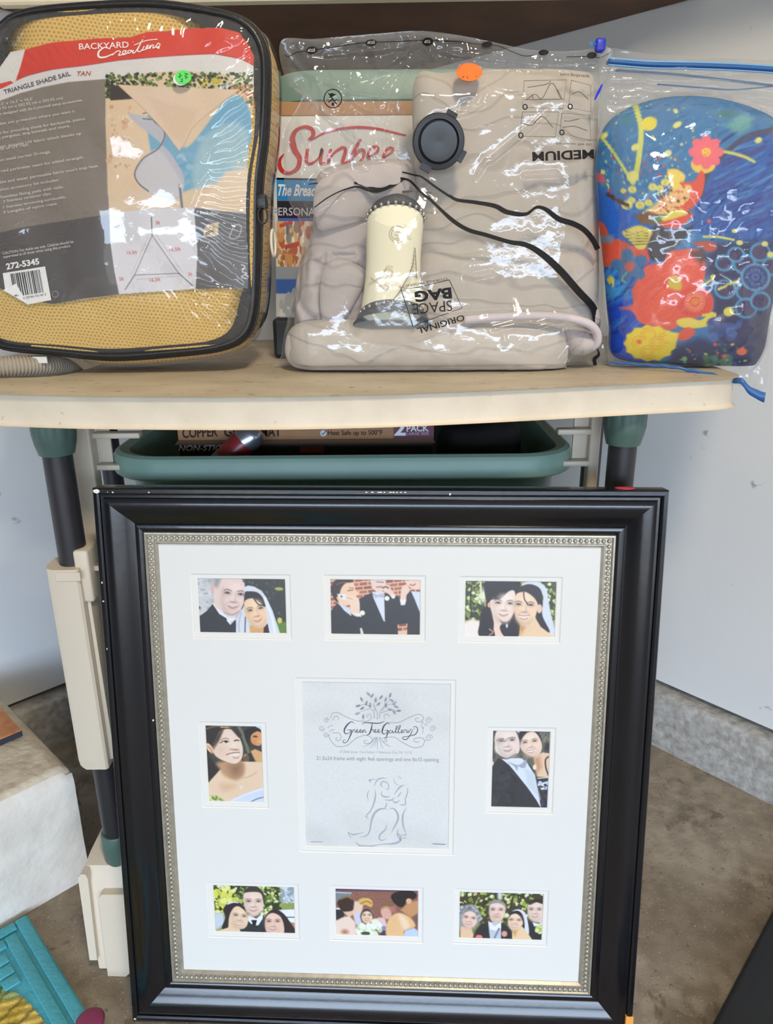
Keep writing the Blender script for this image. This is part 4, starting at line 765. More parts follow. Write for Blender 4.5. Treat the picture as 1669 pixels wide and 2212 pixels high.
c.poly([(940, 500), (1040, 465), (1130, 540), (1170, 800), (1080, 790), (1060, 600)], (226, 228, 240), 1, True); c.poly([(890, 580), (940, 500), (1030, 490), (1090, 560), (1110, 700), (1090, 760), (1040, 620), (960, 540)], (44, 38, 46), 1, True); c.poly([(940, 740), (1080, 700), (1160, 800), (1230, 900), (940, 890)], (240, 208, 166)); c.poly([(940, 760), (1010, 740), (980, 830)], (214, 148, 74), 4); c.poly([(885, 620), (930, 540), (1010, 530), (1080, 620), (1080, 680), (1020, 740), (940, 750), (890, 690)], (244, 210, 182), 1, True); face(c, 980, 640, 96, 108, .05, (244, 210, 182), teeth=True); hang('P8', c, 'photo of a bride and groom with an older couple')
# centre insert: pale grey paper with the maker's emblem and a line drawing of a dancing couple
c = canvas('C', 200, 246, (226, 225, 222)); c.dots((120, 110, 1560, 560), [(208, 207, 203), (230, 230, 228)], 50, 40, 150, .4, .3, .2, 14); c.dots((120, 1380, 1560, 1720), [(206, 205, 200), (228, 228, 226)], 40, 40, 150, .4, .35, .1, 14); c.blur(3)
ins = hang('C', c, 'pale grey frame insert with emblem and dancing couple drawing'); ins.name = 'frame_insert'
HC = homog(QUAD['C'], [(OPEN['C'][0], OPEN['C'][3]), (OPEN['C'][1], OPEN['C'][3]), (OPEN['C'][1], OPEN['C'][2]), (OPEN['C'][0], OPEN['C'][2])])
def on_insert(P):
    q = np.c_[np.asarray(P, float), np.ones(len(P))] @ HC.T; return np.stack([q[:, 0] / q[:, 2], np.full(len(q), .0074), q[:, 1] / q[:, 2]], 1)
ik = Ink(on_insert); G1, G2, DK = (168, 170, 178), (186, 188, 196), (82, 84, 100)
def sw(pts, w, col=G1): ik.line(pts, w, col, True)
sw([(575, 1556), (600, 1575), (640, 1580), (720, 1560)], [3, 14, 8, 2]); sw([(575, 1556), (580, 1580), (605, 1612)], [10, 8, 3]); sw([(640, 1650), (690, 1688), (780, 1692), (900, 1675), (1000, 1670), (1060, 1650), (1075, 1610), (1045, 1560)], [3, 22, 14, 6, 8, 18, 22, 4]); sw([(690, 1605), (750, 1590), (780, 1540), (795, 1450), (830, 1370), (890, 1335), (945, 1340)], [3, 10, 14, 18, 22, 18, 3]); sw([(965, 1340), (1000, 1330), (1040, 1370), (1050, 1430), (1020, 1500), (980, 1570)], [3, 14, 20, 18, 12, 2])
sw([(945, 1470), (930, 1530), (880, 1580), (870, 1620), (900, 1637), (940, 1620)], [2, 10, 14, 14, 10, 2]); sw([(830, 1145), (832, 1220), (800, 1330), (740, 1405)], [3, 16, 12, 8]); sw([(740, 1405), (770, 1432)], [10, 3]); sw([(775, 1150), (755, 1200), (765, 1255)], [3, 10, 3]); sw([(770, 1060), (840, 1050)], [12, 2]); sw([(770, 1060), (790, 1085)], [10, 4]); sw([(820, 1115), (850, 1060), (900, 1040), (940, 1048)], [4, 12, 10, 3]); sw([(905, 1130), (885, 1105), (900, 1075), (935, 1080), (960, 1110), (950, 1150), (925, 1140)], [3, 12, 10, 8, 8, 8, 2])
sw([(890, 1165), (895, 1205), (930, 1222), (975, 1215)], [3, 12, 14, 3]); sw([(920, 1250), (980, 1252), (1020, 1230)], [3, 12, 5]); sw([(985, 1250), (1030, 1276), (1065, 1250)], [3, 14, 4]); sw([(1110, 1105), (1070, 1125), (1040, 1160), (1010, 1200)], [3, 16, 10, 3]); sw([(1080, 1175), (1055, 1210), (1045, 1230)], [4, 12, 3]); sw([(1140, 1130), (1140, 1180), (1120, 1240), (1120, 1293), (1070, 1297)], [4, 10, 10, 12, 6]); sw([(1050, 1020), (1082, 1050)], 8, G2); sw([(1005, 1040), (1020, 1090), (1060, 1110)], [5, 10, 4], G2); sw([(935, 1270), (938, 1300), (925, 1325)], [3, 12, 12])
sw([(1128, 1325), (1095, 1400), (1100, 1500), (1128, 1575)], [3, 18, 16, 5]); sw([(1075, 1590), (1130, 1583)], [4, 12]); sw([(1085, 1620), (1128, 1612)], [4, 12]); sw([(1050, 1520), (1045, 1590), (1080, 1640)], [3, 12, 6])
ik.line([(215, 1647), (325, 1649)], 6, (150, 152, 160)); ik.line([(1380, 1672), (1505, 1679)], 7, (120, 122, 132))
for p in ([(405, 470), (420, 425), (470, 415), (560, 460), (660, 495), (760, 495), (795, 460), (770, 430), (745, 450), (760, 465)], [(920, 480), (915, 440), (950, 430), (965, 455)], [(930, 510), (1050, 510), (1150, 465), (1240, 432), (1290, 460), (1270, 500), (1225, 500), (1215, 470), (1245, 470)], [(430, 490), (440, 455), (475, 455), (480, 480)], [(390, 620), (400, 670), (460, 735), (560, 730), (650, 660), (740, 632), (800, 660), (790, 700), (740, 712), (720, 690), (750, 680)], [(420, 610), (480, 610), (505, 650), (480, 685), (452, 668), (470, 650)], [(930, 655), (1010, 650), (1090, 700), (1200, 750), (1280, 735), (1305, 680)], [(1250, 700), (1200, 690), (1215, 660), (1280, 660), (1310, 690)], [(905, 690), (940, 690), (935, 665), (915, 675)]): sw(p, 7, G1)
for cx, cy, r, k in ((320, 565, 28, 1), (365, 490, 26, -1), (360, 625, 26, 1), (1340, 490, 32, -1), (1380, 570, 30, -1), (1345, 660, 36, -1)):
    t = np.linspace(0, 9, 26); sw(np.stack([cx + r * (1 - t / 12) * np.cos(k * t), cy + r * (1 - t / 12) * np.sin(k * t)], 1), 6, G1)
for a, b in (((375, 560), (430, 540)), ((390, 600), (440, 580)), ((1290, 520), (1270, 560)), ((1290, 570), (1285, 620)), ((1300, 540), (1330, 545))): sw([a, ((a[0] + b[0]) / 2, a[1] - 18), b], 10, G2)
for x0, x1, y1 in ((825, 715, 745), (835, 780, 752), (850, 850, 765), (870, 905, 760), (880, 980, 742), (842, 820, 740)): sw([(x0, 650), ((x0 * 2 + x1) / 3, 705), (x1, y1)], [9, 7, 4], G1)
for p in ([(850, 480), (845, 400), (800, 330)], [(820, 470), (815, 400), (770, 380), (690, 410)], [(870, 470), (880, 400), (960, 300)], [(880, 420), (980, 390), (1040, 405)], [(890, 400), (950, 340), (1030, 340)], [(830, 400), (820, 330), (830, 280)], [(800, 360), (730, 340), (670, 350)]): sw(p, [9, 7, 4], G1)
for x, y, an in ((700, 290, 1.1), (765, 240, .8), (800, 255, 2.2), (665, 352, 2.9), (705, 375, 2.6), (745, 325, 1.9), (780, 345, 1.7), (835, 295, 1.6), (885, 270, 2.3), (930, 290, 2.0), (972, 250, 1.9), (985, 300, .5), (1015, 325, 2.6), (1030, 360, .3), (1055, 398, 3.0), (1010, 412, 1.0), (970, 385, .2), (930, 345, 1.3), (660, 425, 2.8), (715, 455, 1.6), (860, 335, 2.4)): ik.disc((x, y), 27, 13, (176, 178, 186), an, 14); ik.disc((x, y), 19, 8, (200, 202, 209), an, 12)
def cur(p, w=9): ik.line(p, w, DK, True)
cur([(630, 520), (605, 502), (565, 530), (535, 580), (545, 615), (580, 610), (600, 580)], [3, 8, 14, 16, 10, 5, 8]); cur([(560, 582), (605, 585), (590, 640), (560, 695), (530, 702), (522, 685), (545, 672)], [4, 6, 14, 9, 6, 6, 4])
x = 612
for g in ('r', 'e', 'e', 'n'):
    if g == 'r': cur([(x, 605), (x + 10, 578), (x + 22, 580), (x + 24, 600), (x + 32, 602)], 6)
    if g == 'e': cur([(x, 600), (x + 16, 592), (x + 18, 578), (x + 8, 580), (x + 6, 600), (x + 22, 606), (x + 32, 596)], 6)
    if g == 'n': cur([(x, 580), (x + 4, 606), (x + 10, 584), (x + 24, 582), (x + 26, 604), (x + 38, 598)], 6)
    x += 32
cur([(708, 535), (715, 515), (760, 512), (850, 518), (900, 508), (918, 495)], [3, 8, 9, 9, 8, 3]); cur([(800, 515), (795, 560), (775, 615), (748, 632)], [6, 12, 14, 4]); x = 785
for g in ('r', 'e', 'e'):
    if g == 'r': cur([(x, 605), (x + 10, 578), (x + 24, 580), (x + 28, 602)], 6)
    else: cur([(x, 600), (x + 16, 592), (x + 18, 578), (x + 8, 580), (x + 6, 600), (x + 22, 606), (x + 34, 596)], 6)
    x += 32
cur([(968, 530), (950, 515), (915, 540), (897, 590), (905, 618), (935, 612), (950, 585)], [3, 8, 14, 16, 10, 5, 8]); cur([(920, 585), (955, 588), (942, 630), (935, 652), (905, 658)], [4, 6, 12, 7, 4]); cur([(985, 585), (965, 590), (968, 612), (990, 602), (996, 585), (1000, 610), (1015, 600)], 6); cur([(1015, 605), (1040, 560), (1042, 545), (1030, 552), (1026, 606), (1042, 604)], 6); cur([(1042, 605), (1068, 555), (1070, 538), (1058, 548), (1052, 606), (1070, 608)], 6)
cur([(1072, 605), (1090, 595), (1092, 582), (1080, 585), (1080, 608), (1102, 604)], 6); cur([(1102, 606), (1110, 580), (1126, 582), (1130, 606), (1142, 602)], 6); cur([(1142, 582), (1146, 606), (1166, 580), (1178, 572)], 6); cur([(1190, 575), (1170, 620), (1130, 670), (1098, 668), (1095, 650), (1140, 642), (1210, 625), (1235, 585), (1225, 552), (1200, 552), (1205, 575)], [4, 8, 8, 8, 6, 5, 6, 9, 8, 6, 4])
ik.text('© 2008 Green Tree Gallery • Oklahoma City, OK 73170', (492, 800), (1180, 808), 22, (168, 170, 178)); ik.text('21.5x24 frame with eight 4x6 openings and one 8x10 opening', (270, 866), (1440, 884), 36, (140, 142, 152))
lt = ik.mb.build('lettering', None, ins, local=True); lt['kind'] = 'stuff'

# ---------------------------------------------------------------- things on and under the table
def ol(pts, y): P = onY(pts, y); return [(p[0], p[2]) for p in P]
def smoothstep(a, b, x): t = np.clip((x - a) / (b - a), 0, 1); return t * t * (3 - 2 * t)

# ---- green storage tote under the tabletop, with what is in it
def rrect(cx, cy, hx, hy, r, n=8):
    out = []
    for sx, sy, a0 in ((1, -1, -90), (1, 1, 0), (-1, 1, 90), (-1, -1, 180)):
        for i in range(n + 1): a = math.radians(a0 + 90 * i / n); out.append((cx + sx * (hx - r) + r * math.cos(a), cy + sy * (hy - r) + r * math.sin(a)))
    return out
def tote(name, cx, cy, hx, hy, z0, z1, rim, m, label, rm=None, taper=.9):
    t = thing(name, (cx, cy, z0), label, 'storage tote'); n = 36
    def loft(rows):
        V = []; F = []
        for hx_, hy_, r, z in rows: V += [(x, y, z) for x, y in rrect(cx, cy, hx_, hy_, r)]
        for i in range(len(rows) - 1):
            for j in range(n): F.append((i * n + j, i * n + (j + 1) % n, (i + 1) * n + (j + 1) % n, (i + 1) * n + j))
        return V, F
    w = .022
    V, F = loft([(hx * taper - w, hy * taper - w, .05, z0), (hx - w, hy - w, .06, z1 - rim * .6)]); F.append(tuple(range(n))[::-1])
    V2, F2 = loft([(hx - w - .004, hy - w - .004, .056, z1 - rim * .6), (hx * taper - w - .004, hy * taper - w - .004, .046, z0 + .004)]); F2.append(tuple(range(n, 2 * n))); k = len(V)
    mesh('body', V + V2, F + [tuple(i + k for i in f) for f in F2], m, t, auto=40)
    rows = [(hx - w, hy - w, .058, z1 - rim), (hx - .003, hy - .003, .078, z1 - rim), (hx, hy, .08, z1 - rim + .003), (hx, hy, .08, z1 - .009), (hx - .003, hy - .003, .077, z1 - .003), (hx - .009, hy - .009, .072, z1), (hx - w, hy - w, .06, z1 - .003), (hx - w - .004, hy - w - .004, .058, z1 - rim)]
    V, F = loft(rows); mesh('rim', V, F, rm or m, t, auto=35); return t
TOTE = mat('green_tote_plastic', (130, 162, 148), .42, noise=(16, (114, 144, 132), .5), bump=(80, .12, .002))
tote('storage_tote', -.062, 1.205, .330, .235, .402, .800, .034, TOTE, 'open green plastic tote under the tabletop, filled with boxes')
t2 = tote('lidded_tote', .08, 1.415, .262, .090, ZT, 1.336, .046, mat('painted_shade_tote_body', (30, 36, 36), .5, noise=(14, (22, 27, 27), .5)), 'green tote standing at the back of the tabletop behind the white boxed appliance', TOTE, .95)  # tote body coloured near black for the shade beneath its green rim
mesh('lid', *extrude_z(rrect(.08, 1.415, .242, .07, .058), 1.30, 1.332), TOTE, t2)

KRAFT = mat('copper_brown_card', (176, 128, 84), .55, noise=(60, (158, 112, 72), .4)); DKC = mat('black_printed_card', (40, 36, 36), .45); MAR = mat('maroon_print', (104, 42, 62), .5)
gb = thing('grill_mat_box', (-.12, 1.13, .42), 'flat cardboard box with copper mat lettering standing in the green tote', 'box')
Y0 = 1.115; xl, xr = -.318, .072
body = MB(); body.box((xl, Y0 + .001, .41), (xr, Y0 + .03, .842), KRAFT); body.build('carton', None, gb)
mesh('upper_panel', *rbox((xl + .001, Y0 - .008, .792), (xr, Y0 + .001, .843), .001), KRAFT, gb)
mesh('side_fold', [(xl - .006, Y0 - .006, .7845), (xr + .004, Y0 - .006, .7845), (xr, Y0 - .008, .792), (xl, Y0 - .008, .792), (xl - .006, Y0 + .001, .7845), (xr + .004, Y0 + .001, .7845), (xr, Y0 + .001, .792), (xl, Y0 + .001, .792)], [(0, 1, 2, 3), (7, 6, 5, 4), (0, 4, 5, 1), (0, 3, 7, 4), (1, 5, 6, 2)], mat('brown_card', (122, 92, 70), .6), gb)
mesh('lower_panel', *rbox((xl, Y0 - .004, .44), (xr, Y0 + .001, .784), .001), DKC, gb)
mesh('pack_badge', *rbox((.012, Y0 - .009, .792), (.073, Y0 - .0078, .8428)), MAR, gb)
def on_plane(y): return lambda P: onY(P, y)
ik = Ink(on_plane(Y0 - .0095)); TXT = (58, 40, 30)
ik.text('COPPER', (394, 946), (470, 942), 20, TXT, .02); ik.text('GRILL', (484, 943), (548, 942), 20, TXT, .02); ik.text('MAT', (563, 943), (607, 942), 20, TXT, .02)
ik.text('Heat Safe up to 500°F', (708, 940), (826, 939), 10, (70, 48, 36), .01); ik.text('Non-Stick Surface', (716, 926), (770, 926), 10, (70, 48, 36), .01); ik.disc((698, 936), 7, 7, (216, 214, 224)); ik.line([(694, 936), (697, 939), (703, 931)], 1.6, (60, 54, 100)); ik.disc((698, 920), 6, 6, (216, 214, 224))
ik.text('2', (851, 940), (876, 940), 30, (236, 234, 242), .03); ik.text('PACK', (878, 932), (926, 931), 13, (226, 222, 232), .03); ik.text('LARGE SIZE', (878, 940), (926, 939), 6, (190, 176, 190), .01); ik.build(gb)
ik = Ink(on_plane(Y0 - .0055)); ik.text('NON-STICK', (385, 974), (492, 973), 12, (205, 205, 210), .02, .25); ik.poly([(648, 965), (700, 964), (700, 978), (648, 978)], (134, 66, 34)); ik.build(gb)
cn = thing('spray_can', (-.21, 1.04, .70), 'red can with silver shoulder lying tilted among the boxes in the green tote', 'can')
axis = np.array([.62, .10, .60]); axis /= np.linalg.norm(axis); c0 = onY([(510, 973)], 1.055)[0] - axis * .085
def along(ts, rs): return tube([c0 + axis * t for t in ts], rs, 28)
mesh('body', *along([0, .002, .100, .103], [.017, .0205, .0205, .020]), mat('red_can_paint', (150, 40, 44), .3, noise=(30, (110, 40, 42), .5)), cn, auto=40)
mesh('shoulder', *along([.1032, .118, .124, .130], [.0203, .0203, .017, .012]), mat('can_silver', (190, 198, 214), .25, metal=.9), cn, auto=40)
mesh('label_band', *along([.05, .058, .066], [.0208, .0209, .0208]), mat('grey_can_band', (110, 104, 98), .4), cn, auto=40)
def rag(V): V = V.copy(); V[:, 2] += (fbm(V, 14, 21) - .47) * .05; return V
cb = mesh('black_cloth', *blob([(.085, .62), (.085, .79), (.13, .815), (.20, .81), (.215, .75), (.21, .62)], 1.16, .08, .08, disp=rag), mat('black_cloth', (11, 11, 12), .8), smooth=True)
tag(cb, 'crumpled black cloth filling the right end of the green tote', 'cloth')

# ---- boxed appliance behind the bags
sb = thing('appliance_box', (-.056, 1.24, .965), 'white appliance box with red script lettering and food pictures, behind the clear bag', 'box')
sx0, sx1, sy = -.166, .046, 1.2
mesh('carton', *rbox((sx0, sy, .966), (sx1, sy + .075, 1.266), .002), mat('white_carton', (228, 224, 216), .5), sb)
mesh('top_band', *rbox((sx0 - .0008, sy - .0012, 1.249), (sx1 + .0008, sy + .076, 1.2672), .001), mat('brown_band', (186, 140, 92), .5, noise=(50, (160, 116, 72), .5)), sb)
db = mesh('dark_case', *rbox((sx0 - .01, 1.19, ZT), (.07, 1.29, .9655), .006), mat('black_case_plastic', (22, 22, 24), .5)); tag(db, 'low black case under the white appliance box', 'case')
cv = Canvas(200, 190, (226, 221, 210), alpha=False)     # food picture at the foot of the box: photo area x 590..700, y 478..690
cv.M = homog([(590, 478), (700, 478), (700, 690), (590, 690)], [(0, 0), (200, 0), (200, 190), (0, 190)])
cv.poly([(590, 478), (700, 478), (700, 580), (590, 580)], (232, 214, 190)); cv.dots((590, 480, 680, 580), [(214, 150, 96), (240, 220, 190), (196, 96, 60), (246, 236, 214), (150, 140, 130), (226, 180, 120)], 70, 4, 13); cv.line([(600, 488), (626, 480)], 6, (210, 80, 60)); cv.ell(616, 496, 5, 9, (110, 120, 120)); cv.line([(612, 535), (640, 528)], 7, (190, 80, 50)); cv.line([(606, 545), (640, 560)], 5, (200, 120, 60)); cv.dots((590, 555, 660, 580), [(170, 110, 60), (214, 150, 80)], 20, 3, 8)
cv.poly([(590, 578), (700, 578), (700, 690), (590, 690)], (150, 156, 160)); cv.poly([(590, 606), (700, 606), (700, 638), (590, 638)], (52, 92, 168)); cv.poly([(590, 638), (700, 638), (700, 690), (590, 690)], (190, 188, 182)); cv.dots((595, 640, 650, 688), [(166, 168, 168), (210, 208, 202)], 20, 4, 12); cv.blur(1)
gx, gy = np.meshgrid(np.linspace(596, 700, 200), np.linspace(478, 684, 190)); fast_mesh('food_picture', onY(np.c_[gx.ravel(), gy.ravel()], sy - .0006), cv.grid(), print_mat('carton_print', .45), sb, cv.colors())
ik = Ink(on_plane(sy - .0008)); RD = (206, 48, 44)
def S1(p, w, c=RD): ik.line([(560 + x / 3.793, 50 + y / 3.793) for x, y in p], np.array(w) / 3.793, c, True)
ik.poly([(597, 384), (700, 386), (700, 434), (598, 433)], (42, 142, 206)); ik.poly([(597, 384), (700, 386), (700, 390), (597, 388)], (70, 90, 170)); ik.poly([(598, 434), (700, 434), (700, 472), (600, 471)], (38, 34, 50)); ik.poly([(600, 471), (700, 472), (700, 478), (600, 477)], (84, 104, 190))
ik.place = on_plane(sy - .0013)
S1([(400, 960), (440, 920), (430, 870), (370, 850), (300, 880), (270, 950), (290, 1040), (330, 1110), (310, 1190), (240, 1230), (180, 1200), (165, 1130), (200, 1070)], [20, 34, 30, 24, 40, 54, 46, 40, 34, 26, 34, 30, 10]); S1([(420, 960), (560, 890), (760, 855), (960, 865), (1200, 920)], [10, 18, 24, 20, 14])
S1([(395, 1030), (385, 1130), (420, 1152), (485, 1105), (515, 1030), (500, 1140), (545, 1148)], [26, 30, 20, 14, 28, 30, 16]); S1([(585, 1030), (560, 1150), (605, 1070), (680, 1020), (705, 1045), (680, 1150), (730, 1130)], [24, 32, 12, 22, 28, 30, 14]); S1([(830, 950), (780, 1040), (740, 1150), (800, 1060), (850, 1040), (850, 1100), (800, 1150), (750, 1140)], [20, 30, 32, 14, 24, 28, 20, 10]); S1([(880, 1100), (960, 1060), (970, 1020), (920, 1020), (890, 1090), (930, 1150), (1000, 1120)], [10, 20, 24, 20, 30, 24, 10]); S1([(1020, 1100), (1090, 1050), (1080, 1020), (1030, 1050), (1020, 1120), (1080, 1150), (1140, 1110)], [10, 20, 24, 20, 30, 24, 10])
ik.text('The Bread Maker', (600, 422), (740, 424), 24, (240, 242, 244), .025, .35); ik.text('PERSONAL', (590, 465), (690, 466), 17, (206, 204, 216), .01); ik.build(sb)

# ---- tan shade sail in its clear zip bag
SX, SZ, SHX, SHZ = -.338, 1.135, .205, .215; SYE = 1.03
def sail_y(x, z):
    u = np.clip(np.abs((x - SX) / SHX), 0, 1); v = np.clip(np.abs((z - SZ) / SHZ), 0, 1)
    Q = np.stack([np.ravel(x), np.zeros(np.size(x)), np.ravel(z)], 1)
    w = (fbm(Q, 9, 31, 3) - .44).reshape(np.shape(x)) * .016
    return SYE - (.020 + w) * (1 - u ** 4) * (1 - v ** 4) + .004
SAIL_OUT = [(-14, 110), (8, 52), (62, 26), (180, 13), (330, 8), (470, 28), (530, 52), (560, 92), (570, 150), (565, 290), (552, 400), (549, 560), (544, 668), (524, 722), (470, 748), (370, 760), (240, 768), (120, 758), (0, 744), (-24, 700), (-28, 400)]
so = spline(ol(SAIL_OUT, SYE), 160); sc0 = np.array([SX, SZ])
def Z1_(p): return ol([(x / 2.692, y / 2.692) for x, y in p], SYE - .015)
def Z2_(p): return ol([(x / 2.692, 400 + y / 2.692) for x, y in p], SYE - .015)
sail = thing('shade_sail_bag', (SX, 1.09, ZT), 'clear zip bag packed with tan mesh shade sail, black piping, printed insert', 'bag')
SAIL_CR = [Z2_(p) for p in ([(1135, 700), (1240, 800), (1345, 905)], [(1170, 690), (1290, 780), (1400, 860)], [(1210, 660), (1330, 740), (1440, 830)], [(1280, 640), (1380, 690), (1450, 745)], [(1150, 570), (1300, 600), (1460, 650)], [(1130, 620), (1200, 680), (1260, 740)], [(1280, 870), (1345, 920)], [(1160, 370), (1220, 420), (1260, 500)], [(1180, 360), (1210, 370)], [(1160, 10), (1140, 60), (1115, 120)], [(1270, 500), (1350, 560)], [(1360, 480), (1440, 560)])] + [Z1_(p) for p in ([(1300, 205), (1340, 215), (1400, 190)], [(1410, 275), (1490, 235)], [(1440, 350), (1490, 330)], [(20, 180), (60, 120)], [(0, 230), (40, 200)], [(1300, 90), (1400, 120), (1480, 180)], [(1380, 140), (1430, 150)], [(150, 90), (110, 180), (60, 250)], [(1150, 1080), (1200, 1020)], [(1190, 920), (1205, 900)])]
def sail_shell(inset, front_off, side_out, rings=26, wr=0.0, deep=.125, so=None):
    so = globals()['so'] if so is None else so; V = []; n = len(so); F = []
    for k in range(1, rings + 1):
        r = math.sin(k / rings * math.pi / 2); X = sc0 + (so - sc0) * r * (1 - inset); y = sail_y(X[:, 0], X[:, 1]) + front_off * (1 - r ** 8)
        if wr:
            Q = np.stack([X[:, 0], X[:, 1], np.zeros(n)], 1); edge = smoothstep(.55, .98, r)
            for c_ in SAIL_CR: d = seg_dist(X[:, 0], X[:, 1], c_); y = y - .0032 * np.exp(-(d / .0028) ** 2) * (1 - r ** 16)
            y = y - wr * (fbm(Q, 34, 41, 3) - .44) * (1 - r ** 16) - wr * 2.6 * edge * (1 - r ** 24) * np.abs(np.sin(np.arctan2(X[:, 1] - sc0[1], X[:, 0] - sc0[0]) * 46 + fbm(Q, 20, 44) * 9))
        elif side_out < .007:
            an = np.degrees(np.arctan2(X[:, 1] - sc0[1], X[:, 0] - sc0[0])); y = y + .030 * smoothstep(.84, .93, r) * np.clip(np.exp(-((an - 47) / 13) ** 2) + np.exp(-((an - 133) / 13) ** 2) + .6 * np.exp(-((an + 46) / 8) ** 2), 0, 1)
        V.append(np.stack([X[:, 0], y, X[:, 1]], 1))
    for s in np.linspace(0, 1, 10)[1:]:
        X = sc0 + (so - sc0) * (1 - inset); nrm = (X - sc0) / np.linalg.norm(X - sc0, axis=1)[:, None]
        bulge = math.sin(s * math.pi) ** .4; low = smoothstep(-.16, -.205, X[:, 1] - sc0[1]) * smoothstep(-.455, -.40, X[:, 0]); right = smoothstep(.15, .19, X[:, 0] - sc0[0])
        out = bulge * (side_out + .017 * low + .005 * right); X = X + nrm * out[:, None]; X[:, 1] = np.maximum(X[:, 1], ZT + .0015 + (.0 if side_out > .004 else .001))
        q = np.stack([X[:, 0], np.full(n, SYE + .004 + deep * s), X[:, 1]], 1); q[:, 2] += (fbm(q, 22, 51, 2) - .37) * .006 * bulge * (q[:, 2] > ZT + .02); V.append(q)
    m = len(V); V = np.concatenate([[[SX, sail_y(np.array([SX]), np.array([SZ]))[0] + front_off, SZ]]] + V + [[[SX, SYE + deep + .004, SZ]]])
    for j in range(n): F.append((0, 1 + (j + 1) % n, 1 + j))
    for i in range(m - 1):
        for j in range(n): a = 1 + i * n + j; b = 1 + i * n + (j + 1) % n; F.append((a, b, b + n, a + n))
    e = 1 + m * n
    for j in range(n): F.append((e, e - n + j, e - n + (j + 1) % n))
    return V, [f[::-1] for f in F]
def knit():
    m = mat('tan_knitted_mesh', (214, 180, 112), .85, sheen=.1); nt = m.node_tree; L = nt.links; b = nt.nodes['Principled BSDF']; tc = nt.nodes['Texture Coordinate']
    mp_ = nt.nodes.new('ShaderNodeMapping'); mp_.inputs['Rotation'].default_value = (0, math.radians(-7), 0); L.new(tc.outputs['Object'], mp_.inputs['Vector'])
    nz = nt.nodes.new('ShaderNodeTexNoise'); nz.inputs['Scale'].default_value = 14; nz.inputs['Detail'].default_value = 2; L.new(mp_.outputs[0], nz.inputs['Vector'])
    sp = nt.nodes.new('ShaderNodeSeparateXYZ'); va = nt.nodes.new('ShaderNodeVectorMath'); va.operation = 'MULTIPLY_ADD'; va.inputs[1].default_value = (.012, .012, .012); L.new(nz.outputs['Color'], va.inputs[0]); L.new(mp_.outputs[0], va.inputs[2]); L.new(va.outputs[0], sp.inputs[0])
    def mth(op, a, bb=None):
        x = nt.nodes.new('ShaderNodeMath'); x.operation = op
        for i, v in enumerate((a, bb)):
            if v is None: continue
            if isinstance(v, (int, float)): x.inputs[i].default_value = v
            else: L.new(v, x.inputs[i])
        return x.outputs[0]
    zz = mth('MULTIPLY', sp.outputs['Z'], 230.0); row = mth('FLOOR', zz); par = mth('MULTIPLY', mth('MODULO', row, 2.0), .5)
    xx = mth('ADD', mth('MULTIPLY', sp.outputs['X'], 190.0), par); fx = mth('ABSOLUTE', mth('SUBTRACT', mth('FRACT', xx), .5)); fz = mth('ABSOLUTE', mth('SUBTRACT', mth('FRACT', zz), .5))
    dd = mth('ADD', mth('MULTIPLY', fx, fx), mth('MULTIPLY', fz, fz)); r = nt.nodes.new('ShaderNodeMapRange'); r.inputs[1].default_value = .02; r.inputs[2].default_value = .12; L.new(dd, r.inputs[0])
    n2 = nt.nodes.new('ShaderNodeTexNoise'); n2.inputs['Scale'].default_value = 9; L.new(tc.outputs['Object'], n2.inputs['Vector'])
    c = mixcol(nt, n2.outputs['Fac'], rgba((224, 188, 110)), rgba((208, 170, 90)))
    L.new(mixcol(nt, r.outputs[0], rgba((176, 138, 76)), c), b.inputs['Base Color'])
    bp = nt.nodes.new('ShaderNodeBump'); bp.inputs['Strength'].default_value = .35; bp.inputs['Distance'].default_value = .002; L.new(r.outputs[0], bp.inputs['Height']); L.new(bp.outputs[0], b.inputs['Normal']); return m
mesh('mesh_fabric', *sail_shell(.012, .004, .006), knit(), sail, smooth=True)
VIN = film_mat('clear_vinyl', haze=.03, gloss=.05, bump=(26, .12, .006), base=.05); BLKT = mat('black_piping', (24, 23, 24), .35, noise=(60, (36, 35, 36), .5), bump=(200, .4, .001))
V, F = sail_shell(0, -.0045, .0075, rings=110, wr=.0011, deep=.128, so=spline(ol(SAIL_OUT, SYE), 480)); mesh('vinyl_cover', V, F, VIN, sail, smooth=True)
ring = np.stack([so[:, 0], np.full(160, SYE - .0005), so[:, 1]], 1); mesh('front_piping', *tube(ring, .0042, 8, closed=True), BLKT, sail, smooth=True)
nr_ = (so - sc0) / np.linalg.norm(so - sc0, axis=1)[:, None]; Vz = []; prof = [(-.0095, -.0008), (-.0065, -.0008), (-.004, -.0008), (.0, .001), (.0022, .004), (.0055, .008), (.0072, .012), (.0068, .017), (.0072, .019), (.003, .020), (-.006, .0005)]
an_ = np.degrees(np.arctan2(so[:, 1] - sc0[1], so[:, 0] - sc0[0])); cor = np.exp(-((an_ - 46) / 11) ** 2) + np.exp(-((an_ - 134) / 11) ** 2) + .5 * np.exp(-((an_ + 46) / 9) ** 2)   # the fabric leaves the corners empty
for o_, yy in prof: o2 = o_ - (cor * (.021 if o_ < -.009 else .011 if o_ < -.006 else 0) if yy < 0 else 0); xf, zf = so[:, 0] + nr_[:, 0] * o2, so[:, 1] + nr_[:, 1] * o2; yf_ = np.full(160, SYE + yy) if yy < 0 else SYE + yy * (1 - .45 * smoothstep(-.15, -.19, so[:, 1] - sc0[1])); yf_ = np.minimum(yf_, sail_y(xf, zf) + .0005) if o_ < -.003 and yy < 0 else yf_; Vz.append(np.stack([xf, yf_, zf], 1))
